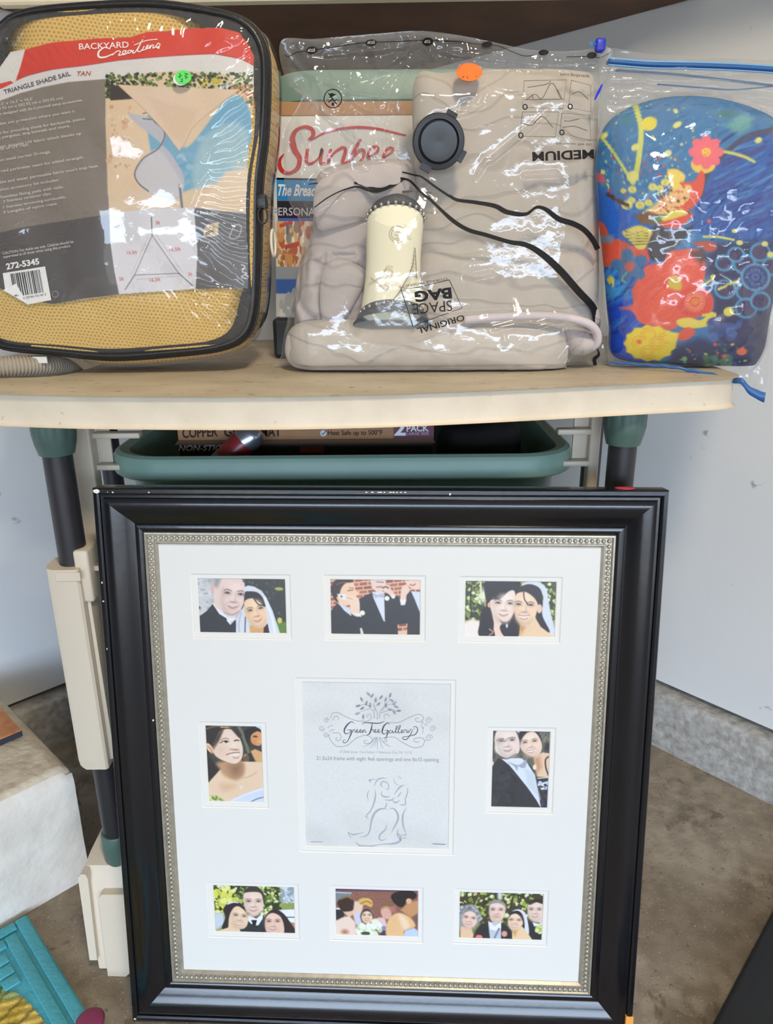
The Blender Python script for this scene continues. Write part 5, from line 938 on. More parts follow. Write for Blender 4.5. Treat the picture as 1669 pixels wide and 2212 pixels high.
Vz = np.concatenate(Vz); k = len(prof); Fz = [(i * 160 + j, i * 160 + (j + 1) % 160, (i + 1) % k * 160 + (j + 1) % 160, (i + 1) % k * 160 + j) for i in range(k) for j in range(160)]
mesh('zipper_tape', Vz, Fz, mat('black_zip_tape', (26, 25, 27), .7, noise=(120, (44, 42, 44), .6), bump=(260, .6, .002)), sail, auto=50)
zt = np.stack([so[:, 0] + nr_[:, 0] * .0072, SYE + .0145 * (1 - .45 * smoothstep(-.15, -.19, so[:, 1] - sc0[1])), so[:, 1] + nr_[:, 1] * .0072], 1); mesh('zipper_coil', *tube(zt, .0016, 6, closed=True), BLKT, sail, smooth=True)
ring2 = np.stack([sc0[0] + (so[:, 0] - sc0[0]) * 1.0, np.full(160, SYE + .132), np.maximum(sc0[1] + (so[:, 1] - sc0[1]) * 1.0, ZT + .005)], 1); mesh('back_piping', *tube(ring2, .004, 8, closed=True), BLKT, sail, smooth=True)
zp = onY([(566, 438)], SYE + .008)[0]; pul = MB(); pul.box(zp + np.array([-.006, -.012, -.008]), zp + np.array([.007, .006, .010]), r=.002); pul.build('zipper_slider', BLKT, sail, auto=40)
tt = np.linspace(0, 2 * math.pi, 20, endpoint=False); pul = MB(); pul.add(*tube([zp + np.array([.002 + .006 * math.sin(t), -.014, -.016 + .010 * math.cos(t)]) for t in tt], .0012, 6, closed=True)); pul.build('zipper_pull', BLKT, sail, smooth=True)
mesh('care_tag', *rbox(onY([(80, 778)], 1.035)[0] - np.array([.012, .001, .004]), onY([(80, 778)], 1.035)[0] + np.array([.014, .001, .005])), mat('white_tag', (226, 222, 214), .7), sail)
t_ = onY([(590, 525)], SYE + .05)[0]; mesh('eyelet', *tube([t_ + np.array([.004 * math.sin(a) * .4, .008 * math.sin(a), .017 * math.cos(a)]) for a in tt], .002, 8, closed=True), mat('white_eyelet', (222, 214, 196), .5), sail, smooth=True)
# printed insert (photo coordinates; Z1 and Z2 convert the two enlargements)
def Z1(*p): return [(x / 2.692, y / 2.692) for x, y in p]
def Z2(*p): return [(x / 2.692, 400 + y / 2.692) for x, y in p]
IW, IH = 470, 496; cv = Canvas(IW, IH, (255, 255, 255), homog([(-20, 55), (555, 55), (555, 665), (-20, 665)], [(0, 0), (IW, 0), (IW, IH), (0, IH)]), alpha=True)
top_e = Z1((-60, 470), (60, 300), (145, 285), (300, 245), (560, 222), (750, 215), (860, 182), (950, 180), (1100, 165), (1270, 158), (1380, 185), (1470, 225)); right_e = Z1((1474, 380), (1470, 600), (1440, 900), (1425, 1130)) + Z2((1425, 160), (1440, 420), (1440, 598))
cv.poly(top_e + right_e + Z2((1290, 600), (1135, 600), (690, 632), (300, 690), (160, 640), (0, 580), (-60, 560)), (232, 228, 226), .6)
cv.poly(Z1((90, 470), (120, 380), (145, 285), (300, 245), (560, 222), (750, 215), (860, 182), (950, 180), (1100, 165), (1270, 158), (1380, 185), (1470, 225), (1474, 384), (1400, 345), (1240, 314), (1000, 325), (700, 350), (500, 380), (300, 405), (160, 440)), (226, 64, 46))
cv.line(Z1((90, 470), (160, 440), (300, 405), (500, 380), (700, 350), (1000, 325), (1240, 314), (1400, 345), (1474, 384)), 1.5, (120, 60, 100), op=.6)
cv.poly(Z1((-60, 500), (60, 470), (80, 480), (20, 510), (-60, 540)), (226, 64, 46)); cv.poly(Z1((-60, 470), (60, 330), (145, 290), (120, 380), (90, 470), (0, 450)), (236, 232, 226))
cv.poly(Z1((-60, 620), (0, 585), (120, 540), (250, 505), (400, 476), (620, 458), (612, 700), (622, 900), (626, 1080)) + Z2((634, 160), (640, 330), (664, 500), (694, 632), (500, 655), (300, 690), (160, 660), (0, 600), (-60, 590)), (140, 128, 116))
cv.poly(Z2((-60, 285), (0, 272), (160, 238), (330, 212), (634, 166), (640, 330), (664, 500), (694, 632), (500, 655), (300, 690), (160, 660), (0, 600), (-60, 590)), (94, 87, 84))
# picture of the sail: foliage, patio, pool
PIC = Z1((612, 458), (850, 424), (1060, 410), (1300, 430), (1470, 505), (1450, 800), (1420, 1140)) + Z2((1420, 160), (1125, 130), (635, 160)) + Z1((626, 1080), (612, 700))
cv.poly(PIC, (232, 206, 172)); keep = cv.al.copy()
cv.dots((229, 158, 545, 200), [(70, 96, 40), (104, 128, 56), (40, 58, 30), (146, 164, 84), (58, 80, 36), (30, 40, 26)], 420, 1.5, 5); cv.dots((229, 176, 290, 212), [(40, 46, 30), (66, 84, 44), (30, 32, 26)], 80, 2, 5); cv.dots((430, 170, 480, 186), [(226, 200, 70), (206, 186, 60)], 20, 2, 5); cv.poly(Z1((640, 500), (700, 495), (780, 575), (640, 585)), (58, 44, 40)); cv.dots((500, 185, 545, 225), [(206, 150, 110), (170, 110, 80), (230, 190, 150), (90, 110, 50)], 70, 2, 5)
cv.poly(Z1((640, 585), (780, 575), (860, 640), (760, 700), (900, 840), (780, 1000), (800, 1130), (625, 1130), (615, 700)), (236, 206, 170), 2); cv.dots((232, 230, 285, 360), [(226, 186, 146), (244, 220, 190), (214, 170, 130)], 60, 2, 7, .4)
cv.poly(Z1((860, 660), (1010, 700), (1080, 860), (1330, 565), (1440, 620), (1450, 840), (1300, 1010), (1130, 1090), (960, 1120), (880, 900)), (120, 176, 206), 2, True); cv.dots((350, 290, 535, 400), [(150, 196, 218), (92, 156, 196), (190, 216, 226), (140, 186, 206)], 60, 4, 14, .3, .5); cv.poly(Z1((1180, 800), (1400, 720), (1440, 960), (1280, 1040), (1120, 1090)), (176, 204, 212), 5, True, .8)
cv.poly(Z1((740, 665), (900, 700), (960, 780), (920, 860), (820, 930), (780, 1020), (850, 1110), (1020, 1160), (1070, 1050), (1010, 920), (930, 830)), (196, 194, 204), 1.5, True); cv.poly(Z1((920, 870), (1050, 1060), (1030, 1140), (880, 1130), (790, 1030), (830, 940)), (212, 208, 212), 2, True); cv.line(Z1((890, 700), (955, 770), (920, 860), (830, 920), (782, 1000), (800, 1060), (860, 1110)), 3.0, (126, 116, 112)); cv.line(Z1((830, 660), (870, 650), (890, 690), (830, 690)), 2.5, (110, 116, 108))
cv.poly(Z1((680, 490), (850, 500), (1100, 510), (1390, 520), (1250, 625), (1120, 740), (1040, 875), (960, 770), (820, 620)), (236, 208, 180), .8); cv.poly(Z1((850, 560), (1150, 640), (1060, 840), (1000, 790)), (228, 196, 166), 5, op=.7); cv.line(Z1((680, 490), (820, 620), (960, 770), (1040, 875), (1120, 740), (1250, 625), (1390, 520)), 1.2, (196, 160, 130))
cv.poly(Z1((1310, 1000), (1440, 975), (1430, 1140), (1200, 1140)), (238, 214, 182), 3); cv.line(Z1((720, 1040), (760, 1110), (860, 1150)) + Z2((1000, 130)), 2, (226, 212, 196)); cv.line(Z1((1042, 1075), (1048, 1131)) + Z2((1056, 130)), 6, (146, 146, 150)); cv.line(Z1((1042, 1080), (1048, 1131)) + Z2((1056, 130)), 2, (110, 110, 116)); cv.ell(*Z1((1050, 1080))[0], 4.5, 4, (222, 218, 214))
# diagram and list of fittings
cv.poly(Z2((634, 160), (880, 136), (1125, 128), (1145, 380), (1135, 602), (690, 632), (664, 500), (640, 330)), (226, 222, 226)); cv.poly(Z2((1125, 128), (1300, 150), (1425, 160), (1440, 420), (1440, 600), (1290, 600), (1135, 602), (1145, 380)), (100, 94, 92))
for p, w, col in (((( 878, 185), (882, 290)), 2, (70, 66, 70)), (((882, 290), (780, 520)), 1.6, (120, 116, 122)), (((882, 290), (1040, 515)), 1.6, (120, 116, 122)), (((780, 520), (1040, 510)), 1.6, (120, 116, 122)), (((780, 520), (726, 604)), 1.8, (90, 86, 92)), (((1040, 512), (1116, 580)), 1.8, (90, 86, 92)), (((862, 290), (762, 515)), 1, (186, 182, 186)), (((905, 285), (1060, 505)), 1, (186, 182, 186)), (((790, 545), (1040, 525)), 1, (186, 182, 186))): cv.line(Z2(*p), w, col, False)
cv.poly(Z2((1190, 230), (1270, 210), (1262, 290), (1176, 302)), (206, 182, 140)); cv.dots(tuple(np.array(Z2((1195, 225), (1262, 290))).ravel()), [(120, 90, 70), (236, 224, 206), (90, 70, 60)], 14, 1.5, 4); cv.line(Z2((1330, 300), (1355, 240), (1385, 225), (1400, 250), (1380, 300), (1340, 310), (1330, 295)), 2, (190, 186, 184)); cv.line(Z2((1400, 460), (1420, 470), (1405, 500), (1430, 510), (1400, 530), (1425, 540)), 2.5, (214, 210, 208))
cv.al = np.minimum(cv.al, 1); cv.grain(3)
gx, gy = np.meshgrid(np.linspace(-20, 555, IW), np.linspace(55, 665, IH)); Pw = hit(np.c_[gx.ravel(), gy.ravel()], lambda x, z: sail_y(x, z) + .0002)
ins = fast_mesh('paper_insert', Pw, cv.grid(True), print_mat('insert_print', .35, .4), sail, cv.colors(.82)); ins['label'] = 'printed paper insert with red banner'
ik = Ink(lambda P: hit(P, lambda x, z: sail_y(x, z) - .0006)); WT = (240, 236, 230)
ik.text('BACKYARD', Z1((460, 288))[0], Z1((748, 276))[0], 13, WT, .008)
def ZL(p, w, c=WT): ik.line(Z1(*p), w, c, True)
ZL([(640, 285), (610, 275), (575, 300), (575, 330), (610, 332), (660, 312)], [2, 2.6, 4, 4, 3, 2]); ZL([(650, 322), (680, 298), (700, 300), (690, 322), (720, 312), (735, 296), (715, 298), (715, 318), (745, 308)], 2.2); ZL([(765, 292), (745, 296), (748, 310), (775, 292), (770, 308), (790, 298), (830, 228), (800, 290), (812, 300), (830, 286)], 2.2); ZL([(780, 262), (850, 236), (915, 228)], 1.8); ZL([(838, 268), (828, 292), (848, 284), (862, 262), (852, 270), (850, 286), (866, 276), (874, 262), (868, 284), (884, 262), (892, 264), (888, 280), (905, 270), (918, 252), (930, 258), (922, 272), (902, 276)], 2.0)
ik.disc(Z1((920, 276))[0], 3, 3, WT); ik.text('TRIANGLE SHADE SAIL', Z1((25, 548))[0], Z1((412, 438))[0], 9.5, (84, 74, 74), .012); ik.text('TAN', Z1((448, 440))[0], Z1((530, 438))[0], 9.5, (176, 84, 76), .012, .25)
for s, x1, y1, x0 in (("16.5' x 16.5' x 16.5'", 192, 580, -20), ('(502.92 cm x 502.92 cm x 502.92 cm)', 366, 576, -40), ('Complete kit designed with do it yourself setup accessories.', 482, 588, -120), ('Provides sun protection where you want it.', 440, 652, -60), ('Perfect for providing shade for backyards, patios,', 498, 696, -70), ('decks, pergolas, dog kennels and more.', 408, 738, -70), ('Made with durable UV fabric which blocks up', 472, 782, -90), ('to 90% of UV rays.', 170, 846, -60), ('Stainless steel corner D-rings.', 296, 888, -80), ('Reinforced perimeter seam for added strength.', 490, 920, -80), ("Breathable and water permeable fabric won't trap heat.", 574, 970, -90), ('Installation accessory kit includes:', 344, 1052, -80), ('3 Stainless fixing pads with nails.', 370, 1092, -20)):
    n = max(.2, (x1 - x0) / (x1 + 130)); ik.text(s, Z1((x0, y1 + (x1 - x0) * .17))[0], Z1((x1, y1))[0], 6.0, (206, 198, 188), .012)
for s, x1, y1, x0, h in (('3 Stainless carabiner clips.', 300, 54, 20, 5.6), ('1 Stainless tensioning turnbuckle.', 384, 74, 20, 5.6), ('3 Lengths of nylon rope.', 336, 112, 20, 5.6), ('CAUTION: For Adult use only. Children should be', 428, 334, 16, 5.6), ('supervised at all times when using this product.', 412, 358, 20, 5.6)): ik.text(s, Z2((x0, y1 + (x1 - x0) * .17))[0], Z2((x1, y1))[0], h, (206, 198, 190), .012)
ik.text('272-5345', Z2((38, 490))[0], Z2((230, 458))[0], 12.5, (238, 234, 228), .035); ik.text('* Includes:', Z2((1140, 168))[0], Z2((1268, 174))[0], 8, (206, 200, 198), .01); ik.text('Fixing Pads', Z2((1165, 332))[0], Z2((1270, 336))[0], 5, (190, 184, 182)); ik.text('Carabiner', Z2((1310, 342))[0], Z2((1390, 346))[0], 5, (190, 184, 182))
for s, a, b in (('5ft', (905, 228), (930, 228)), ('16.5ft', (738, 402), (798, 398)), ('16.5ft', (984, 384), (1050, 380)), ('16.5ft', (870, 562), (934, 556)), ('5ft', (694, 556), (720, 552)), ('5ft', (1094, 528), (1118, 526))): ik.text(s, Z2(a)[0], Z2(b)[0], 7.5, (214, 120, 120), .012)
ik.line(Z2(*[(322 + 18 * math.cos(t), 634 + 18 * math.sin(t)) for t in np.linspace(0, 6.28, 14)]), 2, (140, 132, 128)); ik.build(ins)
bcp = Ink(lambda P: hit(P, lambda x, z: sail_y(x, z) - .0010)); bcp.poly(Z2((16, 512), (262, 472), (298, 668), (160, 694), (96, 600), (30, 610)), (234, 232, 228)); bcp.poly(Z2((18, 610), (94, 572), (160, 692)), (242, 240, 236))
x = 60
while x < 236:
    w = random.choice([2.5, 4, 6, 8]); t = (x - 60) / 176; bcp.poly(Z2((x, 516 - t * 26), (x + w, 516 - (t + w / 176) * 26), (x + w + 24 + 0 * t, 644 - t * 26 + 4), (x + 24, 644 - t * 26 + 4)), (60, 56, 56)); x += w + random.choice([2.5, 4, 6])
bcp.place = lambda P: hit(P, lambda x, z: sail_y(x, z) - .0013); bcp.poly(Z2((18, 610), (94, 572), (160, 692)), (242, 240, 236)); bcp.text('0 29744 76143 2', Z2((136, 664))[0], Z2((268, 640))[0], 5, (70, 66, 66)); bs_ = bcp.build(sail, 'barcode_sticker'); bs_['label'] = 'white barcode label with a lifted corner'
def round_sticker(name, c, rx, ry, yf, col, parent, label, marks):
    t = np.linspace(0, 2 * math.pi, 32, endpoint=False); P = np.stack([c[0] + rx * np.cos(t), c[1] + ry * np.sin(t)], 1); A = hit(P, yf); B = A.copy(); A[:, 1] -= .0012; B[:, 1] -= .0003; n = 32
    o_ = mesh(name, np.concatenate([A, B]), [tuple(range(n)), tuple(range(n, 2 * n))[::-1]] + [(i + n, (i + 1) % n + n, (i + 1) % n, i) for i in range(n)], mat(name + '_paper', col, .5), parent); o_['label'] = label
    k = Ink(lambda P: hit(P, lambda x, z: yf(x, z) - .0015))
    for p, w in marks: k.line(p, w, (54, 60, 50), True)
    k.mb.build('handwriting', None, o_)
sail_film = lambda x, z: sail_y(x, z) - .0085
round_sticker('price_sticker', (391, 171), 17, 14, sail_film, (216, 222, 214), sail, 'pale backing of the green sticker', [([(384, 180), (390, 181)], .5)])
round_sticker('price_sticker', (396, 167), 17.5, 15, lambda x, z: sail_film(x, z) - .0008, (84, 214, 92), sail, 'round bright green price sticker', [([(387, 160), (392, 163), (388, 166), (384, 165)], 1.2), ([(388, 157), (388, 169)], 1.0), ([(398, 158), (405, 160), (399, 164), (405, 167), (399, 169)], 1.3), ([(390, 172), (394, 170), (393, 175), (389, 176), (395, 176)], 1.2)])

# ---- quilted bedding and a lampshade in a clear vacuum bag
def quilt_mat(name, base, dark):
    m = mat(name, base, .9, sheen=.25); nt = m.node_tree; L = nt.links; b = nt.nodes['Principled BSDF']; tc = nt.nodes['Texture Coordinate']
    nz = nt.nodes.new('ShaderNodeTexNoise'); nz.inputs['Scale'].default_value = 7; nz.inputs['Detail'].default_value = 2; L.new(tc.outputs['Object'], nz.inputs['Vector'])
    va = nt.nodes.new('ShaderNodeVectorMath'); va.operation = 'MULTIPLY_ADD'; va.inputs[1].default_value = (.16, .16, .16); L.new(nz.outputs['Color'], va.inputs[0]); L.new(tc.outputs['Object'], va.inputs[2])
    wv = nt.nodes.new('ShaderNodeTexWave'); wv.wave_type = 'RINGS'; wv.inputs['Scale'].default_value = 9; wv.inputs['Distortion'].default_value = 3.5; wv.inputs['Detail'].default_value = 1; L.new(va.outputs[0], wv.inputs['Vector'])
    r = nt.nodes.new('ShaderNodeValToRGB'); r.color_ramp.elements[0].position = .0; r.color_ramp.elements[1].position = .10; L.new(wv.outputs['Fac'], r.inputs['Fac'])
    n2 = nt.nodes.new('ShaderNodeTexNoise'); n2.inputs['Scale'].default_value = 42; n2.inputs['Detail'].default_value = 5; L.new(tc.outputs['Object'], n2.inputs['Vector'])
    c = mixcol(nt, n2.outputs['Fac'], rgba(dark), rgba(base)); L.new(mixcol(nt, r.outputs['Color'], rgba(tuple(int(v * .97) for v in dark)), c), b.inputs['Base Color'])
    ad = nt.nodes.new('ShaderNodeMath'); ad.operation = 'MULTIPLY_ADD'; ad.inputs[1].default_value = .5; L.new(n2.outputs['Fac'], ad.inputs[0]); L.new(r.outputs['Color'], ad.inputs[2])
    bp = nt.nodes.new('ShaderNodeBump'); bp.inputs['Strength'].default_value = .42; bp.inputs['Distance'].default_value = .002; L.new(ad.outputs[0], bp.inputs['Height']); L.new(bp.outputs['Normal'], b.inputs['Normal']); return m
QM = quilt_mat('grey_beige_quilting', (196, 186, 174), (180, 170, 158)); QL = quilt_mat('lilac_grey_quilting', (192, 181, 176), (174, 163, 160)); HEM = mat('lilac_hem', (204, 192, 194), .85, sheen=.2)
def soft(a, sc, seed, zlo=ZT + .001):
    def f(V):
        V = V.copy(); V[:, 1] += (fbm(V, sc, seed, 3) - .44) * a; V[:, 2] = np.maximum(V[:, 2] + (fbm(V, sc, seed + 7, 2) - .37) * a * .6, zlo); return V
    return f
quilt = thing('folded_quilt', (.08, 1.12, ZT), 'grey beige quilt folded and rolled inside the clear vacuum bag', 'quilt')
mesh('upright_fold', *blob(ol([(896, 170), (960, 156), (1100, 148), (1240, 152), (1284, 172), (1292, 300), (1294, 500), (1292, 660), (1280, 715), (1080, 722), (905, 722), (894, 560), (893, 350)], 1.10), 1.105, .034, .055, 30, 150, 7, 2.0, soft(.005, 13, 61)), QM, quilt, smooth=True)
mesh('inner_fold', *blob(ol([(905, 560), (1000, 545), (1150, 528), (1270, 560), (1286, 640), (1270, 712), (1000, 720), (905, 715)], 1.075), 1.078, .026, .02, 24, 120, 6, 2.0, soft(.004, 15, 66)), QM, quilt, smooth=True)
def wrinkled(V): V = soft(.008, 18, 71)(V); V[:, 1] += .004 * np.sin(V[:, 0] * 210 + fbm(V, 30, 75) * 14) * (V[:, 2] < 1.06); return V
mesh('bunched_fold', *blob(ol([(690, 372), (760, 352), (850, 345), (888, 356), (900, 430), (905, 560), (900, 716), (800, 720), (655, 722), (636, 690), (642, 600), (668, 520), (680, 440)], 1.10), 1.10, .036, .05, 30, 150, 5, 2.0, wrinkled), QL, quilt, smooth=True)
mesh('flap', *blob(ol([(700, 575), (740, 560), (792, 584), (797, 592), (770, 650), (740, 690), (700, 700), (690, 640)], 1.058), 1.058, .010, .012, 16, 80, 3, 2, soft(.006, 30, 77)), QL, quilt, smooth=True)
mesh('upper_flap', *blob(ol([(676, 440), (690, 390), (760, 360), (870, 350), (885, 400), (860, 440), (800, 470), (700, 500), (682, 480)], 1.062), 1.062, .010, .014, 16, 80, 3, 2, soft(.008, 26, 79)), QL, quilt, smooth=True)
def rollf(V): V = soft(.004, 16, 81)(V); V[:, 1] += .0011 * np.sin(V[:, 0] * 150 + fbm(V, 24, 83) * 12); return V
mesh('bottom_roll', *blob(ol([(616, 742), (632, 706), (680, 692), (800, 690), (1000, 692), (1150, 696), (1212, 708), (1226, 742), (1222, 782), (1200, 800), (1000, 802), (800, 800), (660, 798), (622, 780)], 1.055), 1.055, .042, .05, 24, 150, 2.6, 2.0, rollf), QM, quilt, smooth=True)
mesh('rolled_end', *blob(ol([(1212, 712), (1250, 706), (1284, 722), (1288, 748), (1262, 766), (1226, 760)], 1.06), 1.062, .030, .04, 12, 60, 3, 2, soft(.006, 30, 85)), QL, quilt, smooth=True)
hp = ol([(1000, 690), (1060, 685), (1140, 681), (1210, 684), (1262, 696), (1286, 716), (1290, 740), (1280, 752)], 1.032); mesh('hem', *tube(spline([(x, 1.022 + .030 * max(0, (i - 4) / 4), z) for i, (x, z) in enumerate(hp)], 60, False), .0072, 10, flatten=.8), HEM, quilt, smooth=True)

shade = thing('lampshade', (.0, 1.03, .975), 'small cream lampshade with dark studded bands lying inside the clear bag', 'lampshade')
cx_, cyl = onY([(848, 580)], 1.030)[0][0], 1.030; YF = .62
def shade_rows(rows, seg=64):
    a = np.linspace(0, 2 * math.pi, seg, endpoint=False); V = []; F = []
    for px, r, z in rows: V += [(px + r * math.cos(t), cyl + r * YF * math.sin(t), z + .019 * (-math.sin(t)) * k_) for t in a for k_ in (rows_k,)]
    for i in range(len(rows) - 1):
        for j in range(seg): k = (j + 1) % seg; F.append((i * seg + j, i * seg + k, (i + 1) * seg + k, (i + 1) * seg + j))
    return V, F
pr_ = lambda px0, px1, py: (onY([((px0 + px1) / 2, py)], cyl)[0][0], (onY([(px1, py)], cyl)[0][0] - onY([(px0, py)], cyl)[0][0]) / 2, onY([(848, py)], cyl)[0][2])
rows_k = 1.0; V, F = shade_rows([pr_(*q) for q in ((778, 918, 676), (784, 912, 640), (789, 908, 600), (791, 908, 560), (791, 911, 520), (791, 914, 490), (793, 914, 474))]); mesh('shade', V, F, mat('cream_shade_cloth', (236, 228, 198), .8, bump=(160, .15, .001)), shade, smooth=True)
DKB = mat('charcoal_band', (62, 64, 70), .6, noise=(60, (84, 84, 88), .5), bump=(120, .4, .002))
rows_k = 1.0; V, F = shade_rows([pr_(*q) for q in ((762, 930, 702), (764, 929, 700), (774, 921, 684), (777, 918, 676), (780, 914, 674))]); mesh('band', V, F, DKB, shade, smooth=True)
V, F = shade_rows([pr_(*q) for q in ((795, 911, 480), (791, 916, 478), (793, 918, 470), (800, 910, 458), (812, 900, 455))]); mesh('band', V, F, DKB, shade, smooth=True)
STUD = mat('stud_metal', (176, 172, 162), .3, metal=.8); st = MB()
for px0, px1, py in ((776, 919, 682), (791, 917, 474)):
    q = pr_(px0, px1, py)
    for t in np.linspace(math.pi * 1.02, math.pi * 1.98, 13): st.add(BV * 1.0 + np.array([q[0] + q[1] * math.cos(t), cyl + q[1] * YF * math.sin(t) - .0004, q[2] + .019 * (-math.sin(t))]), BF)
s_ = st.build('studs', STUD, shade, smooth=True); s_['kind'] = 'stuff'; s_.name = 'studding'
def on_shade(P):
    q = onY(P, cyl); r = .0445 + .0 * q[:, 0]; zz = q[:, 2]; rt, rm, rb = pr_(793, 914, 474), pr_(791, 908, 560), pr_(778, 918, 676)
    r = np.interp(zz - .015, [rb[2], rm[2], rt[2]], [rb[1], rm[1], rt[1]]); u = np.clip((q[:, 0] - cx_) / r, -.97, .97); y = cyl - r * YF * np.sqrt(1 - u * u) - .0012
    d = rays(P); return CPOS + d * (y[:, None] / d[:, 1:2])
def Z5(*p): return [(560 + x / 4.1725, 420 + y / 4.1725) for x, y in p]
ik = Ink(on_shade); IN = (150, 140, 112); tq = np.linspace(0, 2 * math.pi, 20)
for r in (75, 56): ik.line(Z5(*[(1245 + r * math.cos(t), 358 + r * math.sin(t)) for t in tq]), 1.0, IN)
for k in range(4): ik.line(Z5((1320, 345 + k * 18), (1370, 352 + k * 18), (1400, 342 + k * 18), (1440, 352 + k * 18)), .8, IN, True)
for k, (s, w) in enumerate((('POST', 22), ('PARIS', 30), ('1889', 26))): ik.text(s, Z5((1248 - w, 345 + k * 28))[0], Z5((1248 + w, 349 + k * 28))[0], 3.4, IN)
ik.line(Z5((980, 812), (1060, 760), (1130, 720), (1180, 745), (1200, 690), (1150, 670), (1120, 710), (1150, 650), (1205, 650)), 1.6, (196, 180, 146), True); ik.line(Z5((1000, 750), (1080, 810), (1135, 858), (1165, 835), (1130, 812)), 1.6, (170, 146, 106), True)
ik.poly(Z5((1395, 470), (1400, 470), (1385, 620), (1345, 720), (1250, 880), (1200, 950), (1330, 950), (1300, 900), (1360, 800), (1400, 640)), (206, 198, 170)); ik.line(Z5((1398, 450), (1385, 620), (1340, 740), (1260, 880), (1205, 950)), 1.6, (120, 112, 92), True); ik.line(Z5((1402, 450), (1412, 620), (1420, 760)), 1.2, (120, 112, 92), True); ik.line(Z5((1340, 740), (1420, 740)), 1.6, (110, 102, 84)); ik.line(Z5((1250, 890), (1300, 860), (1350, 900)), 1.4, (110, 102, 84), True)
for k in range(8): ik.line(Z5((1392 - k * 6, 480 + k * 34), (1406, 492 + k * 34)), .8, (140, 130, 106))
ik.build(shade)

# the bag film: front sheet follows the bulge of the contents, prints lie on it
VB = 1.088; BOUT = [(606, 90), (680, 84), (800, 74), (905, 67), (990, 76), (1060, 90), (1150, 108), (1240, 110), (1318, 104), (1316, 160), (1296, 215), (1300, 330), (1304, 500), (1306, 660), (1318, 740), (1322, 792), (1270, 800), (1215, 801), (1000, 803), (800, 802), (640, 800), (588, 795), (606, 770), (612, 730), (640, 600), (652, 500), (618, 420), (612, 350), (610, 290), (640, 235), (652, 196), (618, 178)]
CREASE = [[(600, 92), (660, 150), (720, 175)], [(700, 120), (720, 160), (690, 180), (740, 172), (800, 160), (830, 130), (900, 78)], [(905, 68), (870, 130), (840, 165), (815, 200), (760, 195), (725, 185)], [(900, 80), (858, 175), (838, 230), (822, 270), (800, 240), (770, 220)], [(690, 190), (692, 235), (720, 245), (755, 230)], [(820, 270), (822, 330)], [(838, 280), (840, 335)], [(640, 250), (660, 320), (675, 350)], [(1000, 235), (1030, 225), (1042, 200), (1045, 180)], [(942, 260), (1010, 245), (1040, 228)], [(1047, 182), (1100, 198), (1150, 190), (1200, 170)], [(1030, 380), (1048, 350), (1060, 348), (1130, 290), (1180, 247)], [(1130, 380), (1200, 376)], [(1215, 250), (1270, 250)], [(905, 668), (960, 672), (1000, 668), (1095, 663)], [(1060, 706), (1100, 696), (1150, 700), (1185, 690)], [(1200, 770), (1230, 745), (1260, 720)], [(1205, 790), (1240, 760), (1290, 740)], [(1245, 755), (1265, 790)], [(560, 790), (600, 775), (618, 760)], [(640, 200), (618, 260), (608, 340)], [(655, 470), (700, 440), (760, 420)], [(780, 480), (850, 450), (880, 430)], [(620, 720), (650, 640), (655, 560)], [(700, 100), (800, 92), (900, 75)], [(960, 95), (1050, 110), (1180, 125), (1300, 120)], [(980, 120), (1100, 140), (1240, 140)], [(1080, 715), (1082, 735)], [(1000, 600), (1060, 590)], [(1210, 700), (1220, 740), (1205, 770)]]
CR_XZ = [[(p[0], p[2]) for p in onY(c_, VB - .05)] for c_ in CREASE]
bxl, bxr, bzb, bzt = -.150, .318, ZT, 1.325
def film_y(x, z):
    x = np.asarray(x, float); z = np.asarray(z, float); u = np.clip(np.abs((x - .075) / .232), 0, 1); v = np.clip(np.abs((z - 1.10) / .222), 0, 1)
    top = smoothstep(1.24, 1.30, z); D = .052 * (1 - u ** 6) * (1 - top) * np.clip((z - ZT) / .02, 0, 1) ** .5 + .004
    sh = np.exp(-((x - .012) / .095) ** 2) * smoothstep(.90, .97, z) * smoothstep(1.17, 1.03, z); D = D + (.096 - D) * sh * (D < .096); rl = smoothstep(1.03, .955, z) * np.clip((z - ZT) / .012, 0, 1) ** .5 * smoothstep(-.15, -.10, x) * smoothstep(.30, .23, x); D = D + (.083 - D) * rl * (D < .083)
    left = smoothstep(.045, .02, x) * smoothstep(1.12, 1.15, z); D = D * (1 - .55 * left)
    Q = np.stack([x.ravel(), np.zeros(x.size), z.ravel()], 1); loose = (.14 + .95 * np.maximum(left, top) + .5 * smoothstep(.25, .29, x)); n1 = fbm(Q, 28, 91, 3).reshape(x.shape); n2 = vn(Q, 75, 95).reshape(x.shape)
    n3 = 1 - np.abs(2 * vn(Q, 42, 97).reshape(x.shape) - 1); D = D + loose * (.012 * (np.abs(n1 - .44) * 2) + .0028 * n2 + .0035 * n3 ** 6 * loose)
    for c_ in CR_XZ: d = seg_dist(x, z, c_); D = D + .0046 * np.exp(-(d / .0028) ** 2) - .002 * np.exp(-(d / .008) ** 2)
    return VB - D
bag = thing('vacuum_bag', (.08, 1.09, ZT), 'crinkled clear vacuum storage bag with black valve, middle of the tabletop', 'bag')
bo = spline(ol(BOUT, VB), 620); bcx = np.array([.085, 1.10]); RG = 170; V = []
for k in range(1, RG + 1):
    r = math.sin(k / RG * math.pi / 2); X = bcx + (bo - bcx) * r; y = VB + (film_y(X[:, 0], X[:, 1]) - VB) * (1 - r ** 30); V.append(np.stack([X[:, 0], y, X[:, 1]], 1))
V = np.concatenate([[[bcx[0], film_y(bcx[:1], bcx[1:])[0], bcx[1]]]] + V); n = len(bo); F = [(0, 1 + j, 1 + (j + 1) % n) for j in range(n)]
for i in range(RG - 1):
    for j in range(n): a = 1 + i * n + j; b = 1 + i * n + (j + 1) % n; F.append((a, a + n, b + n, b))
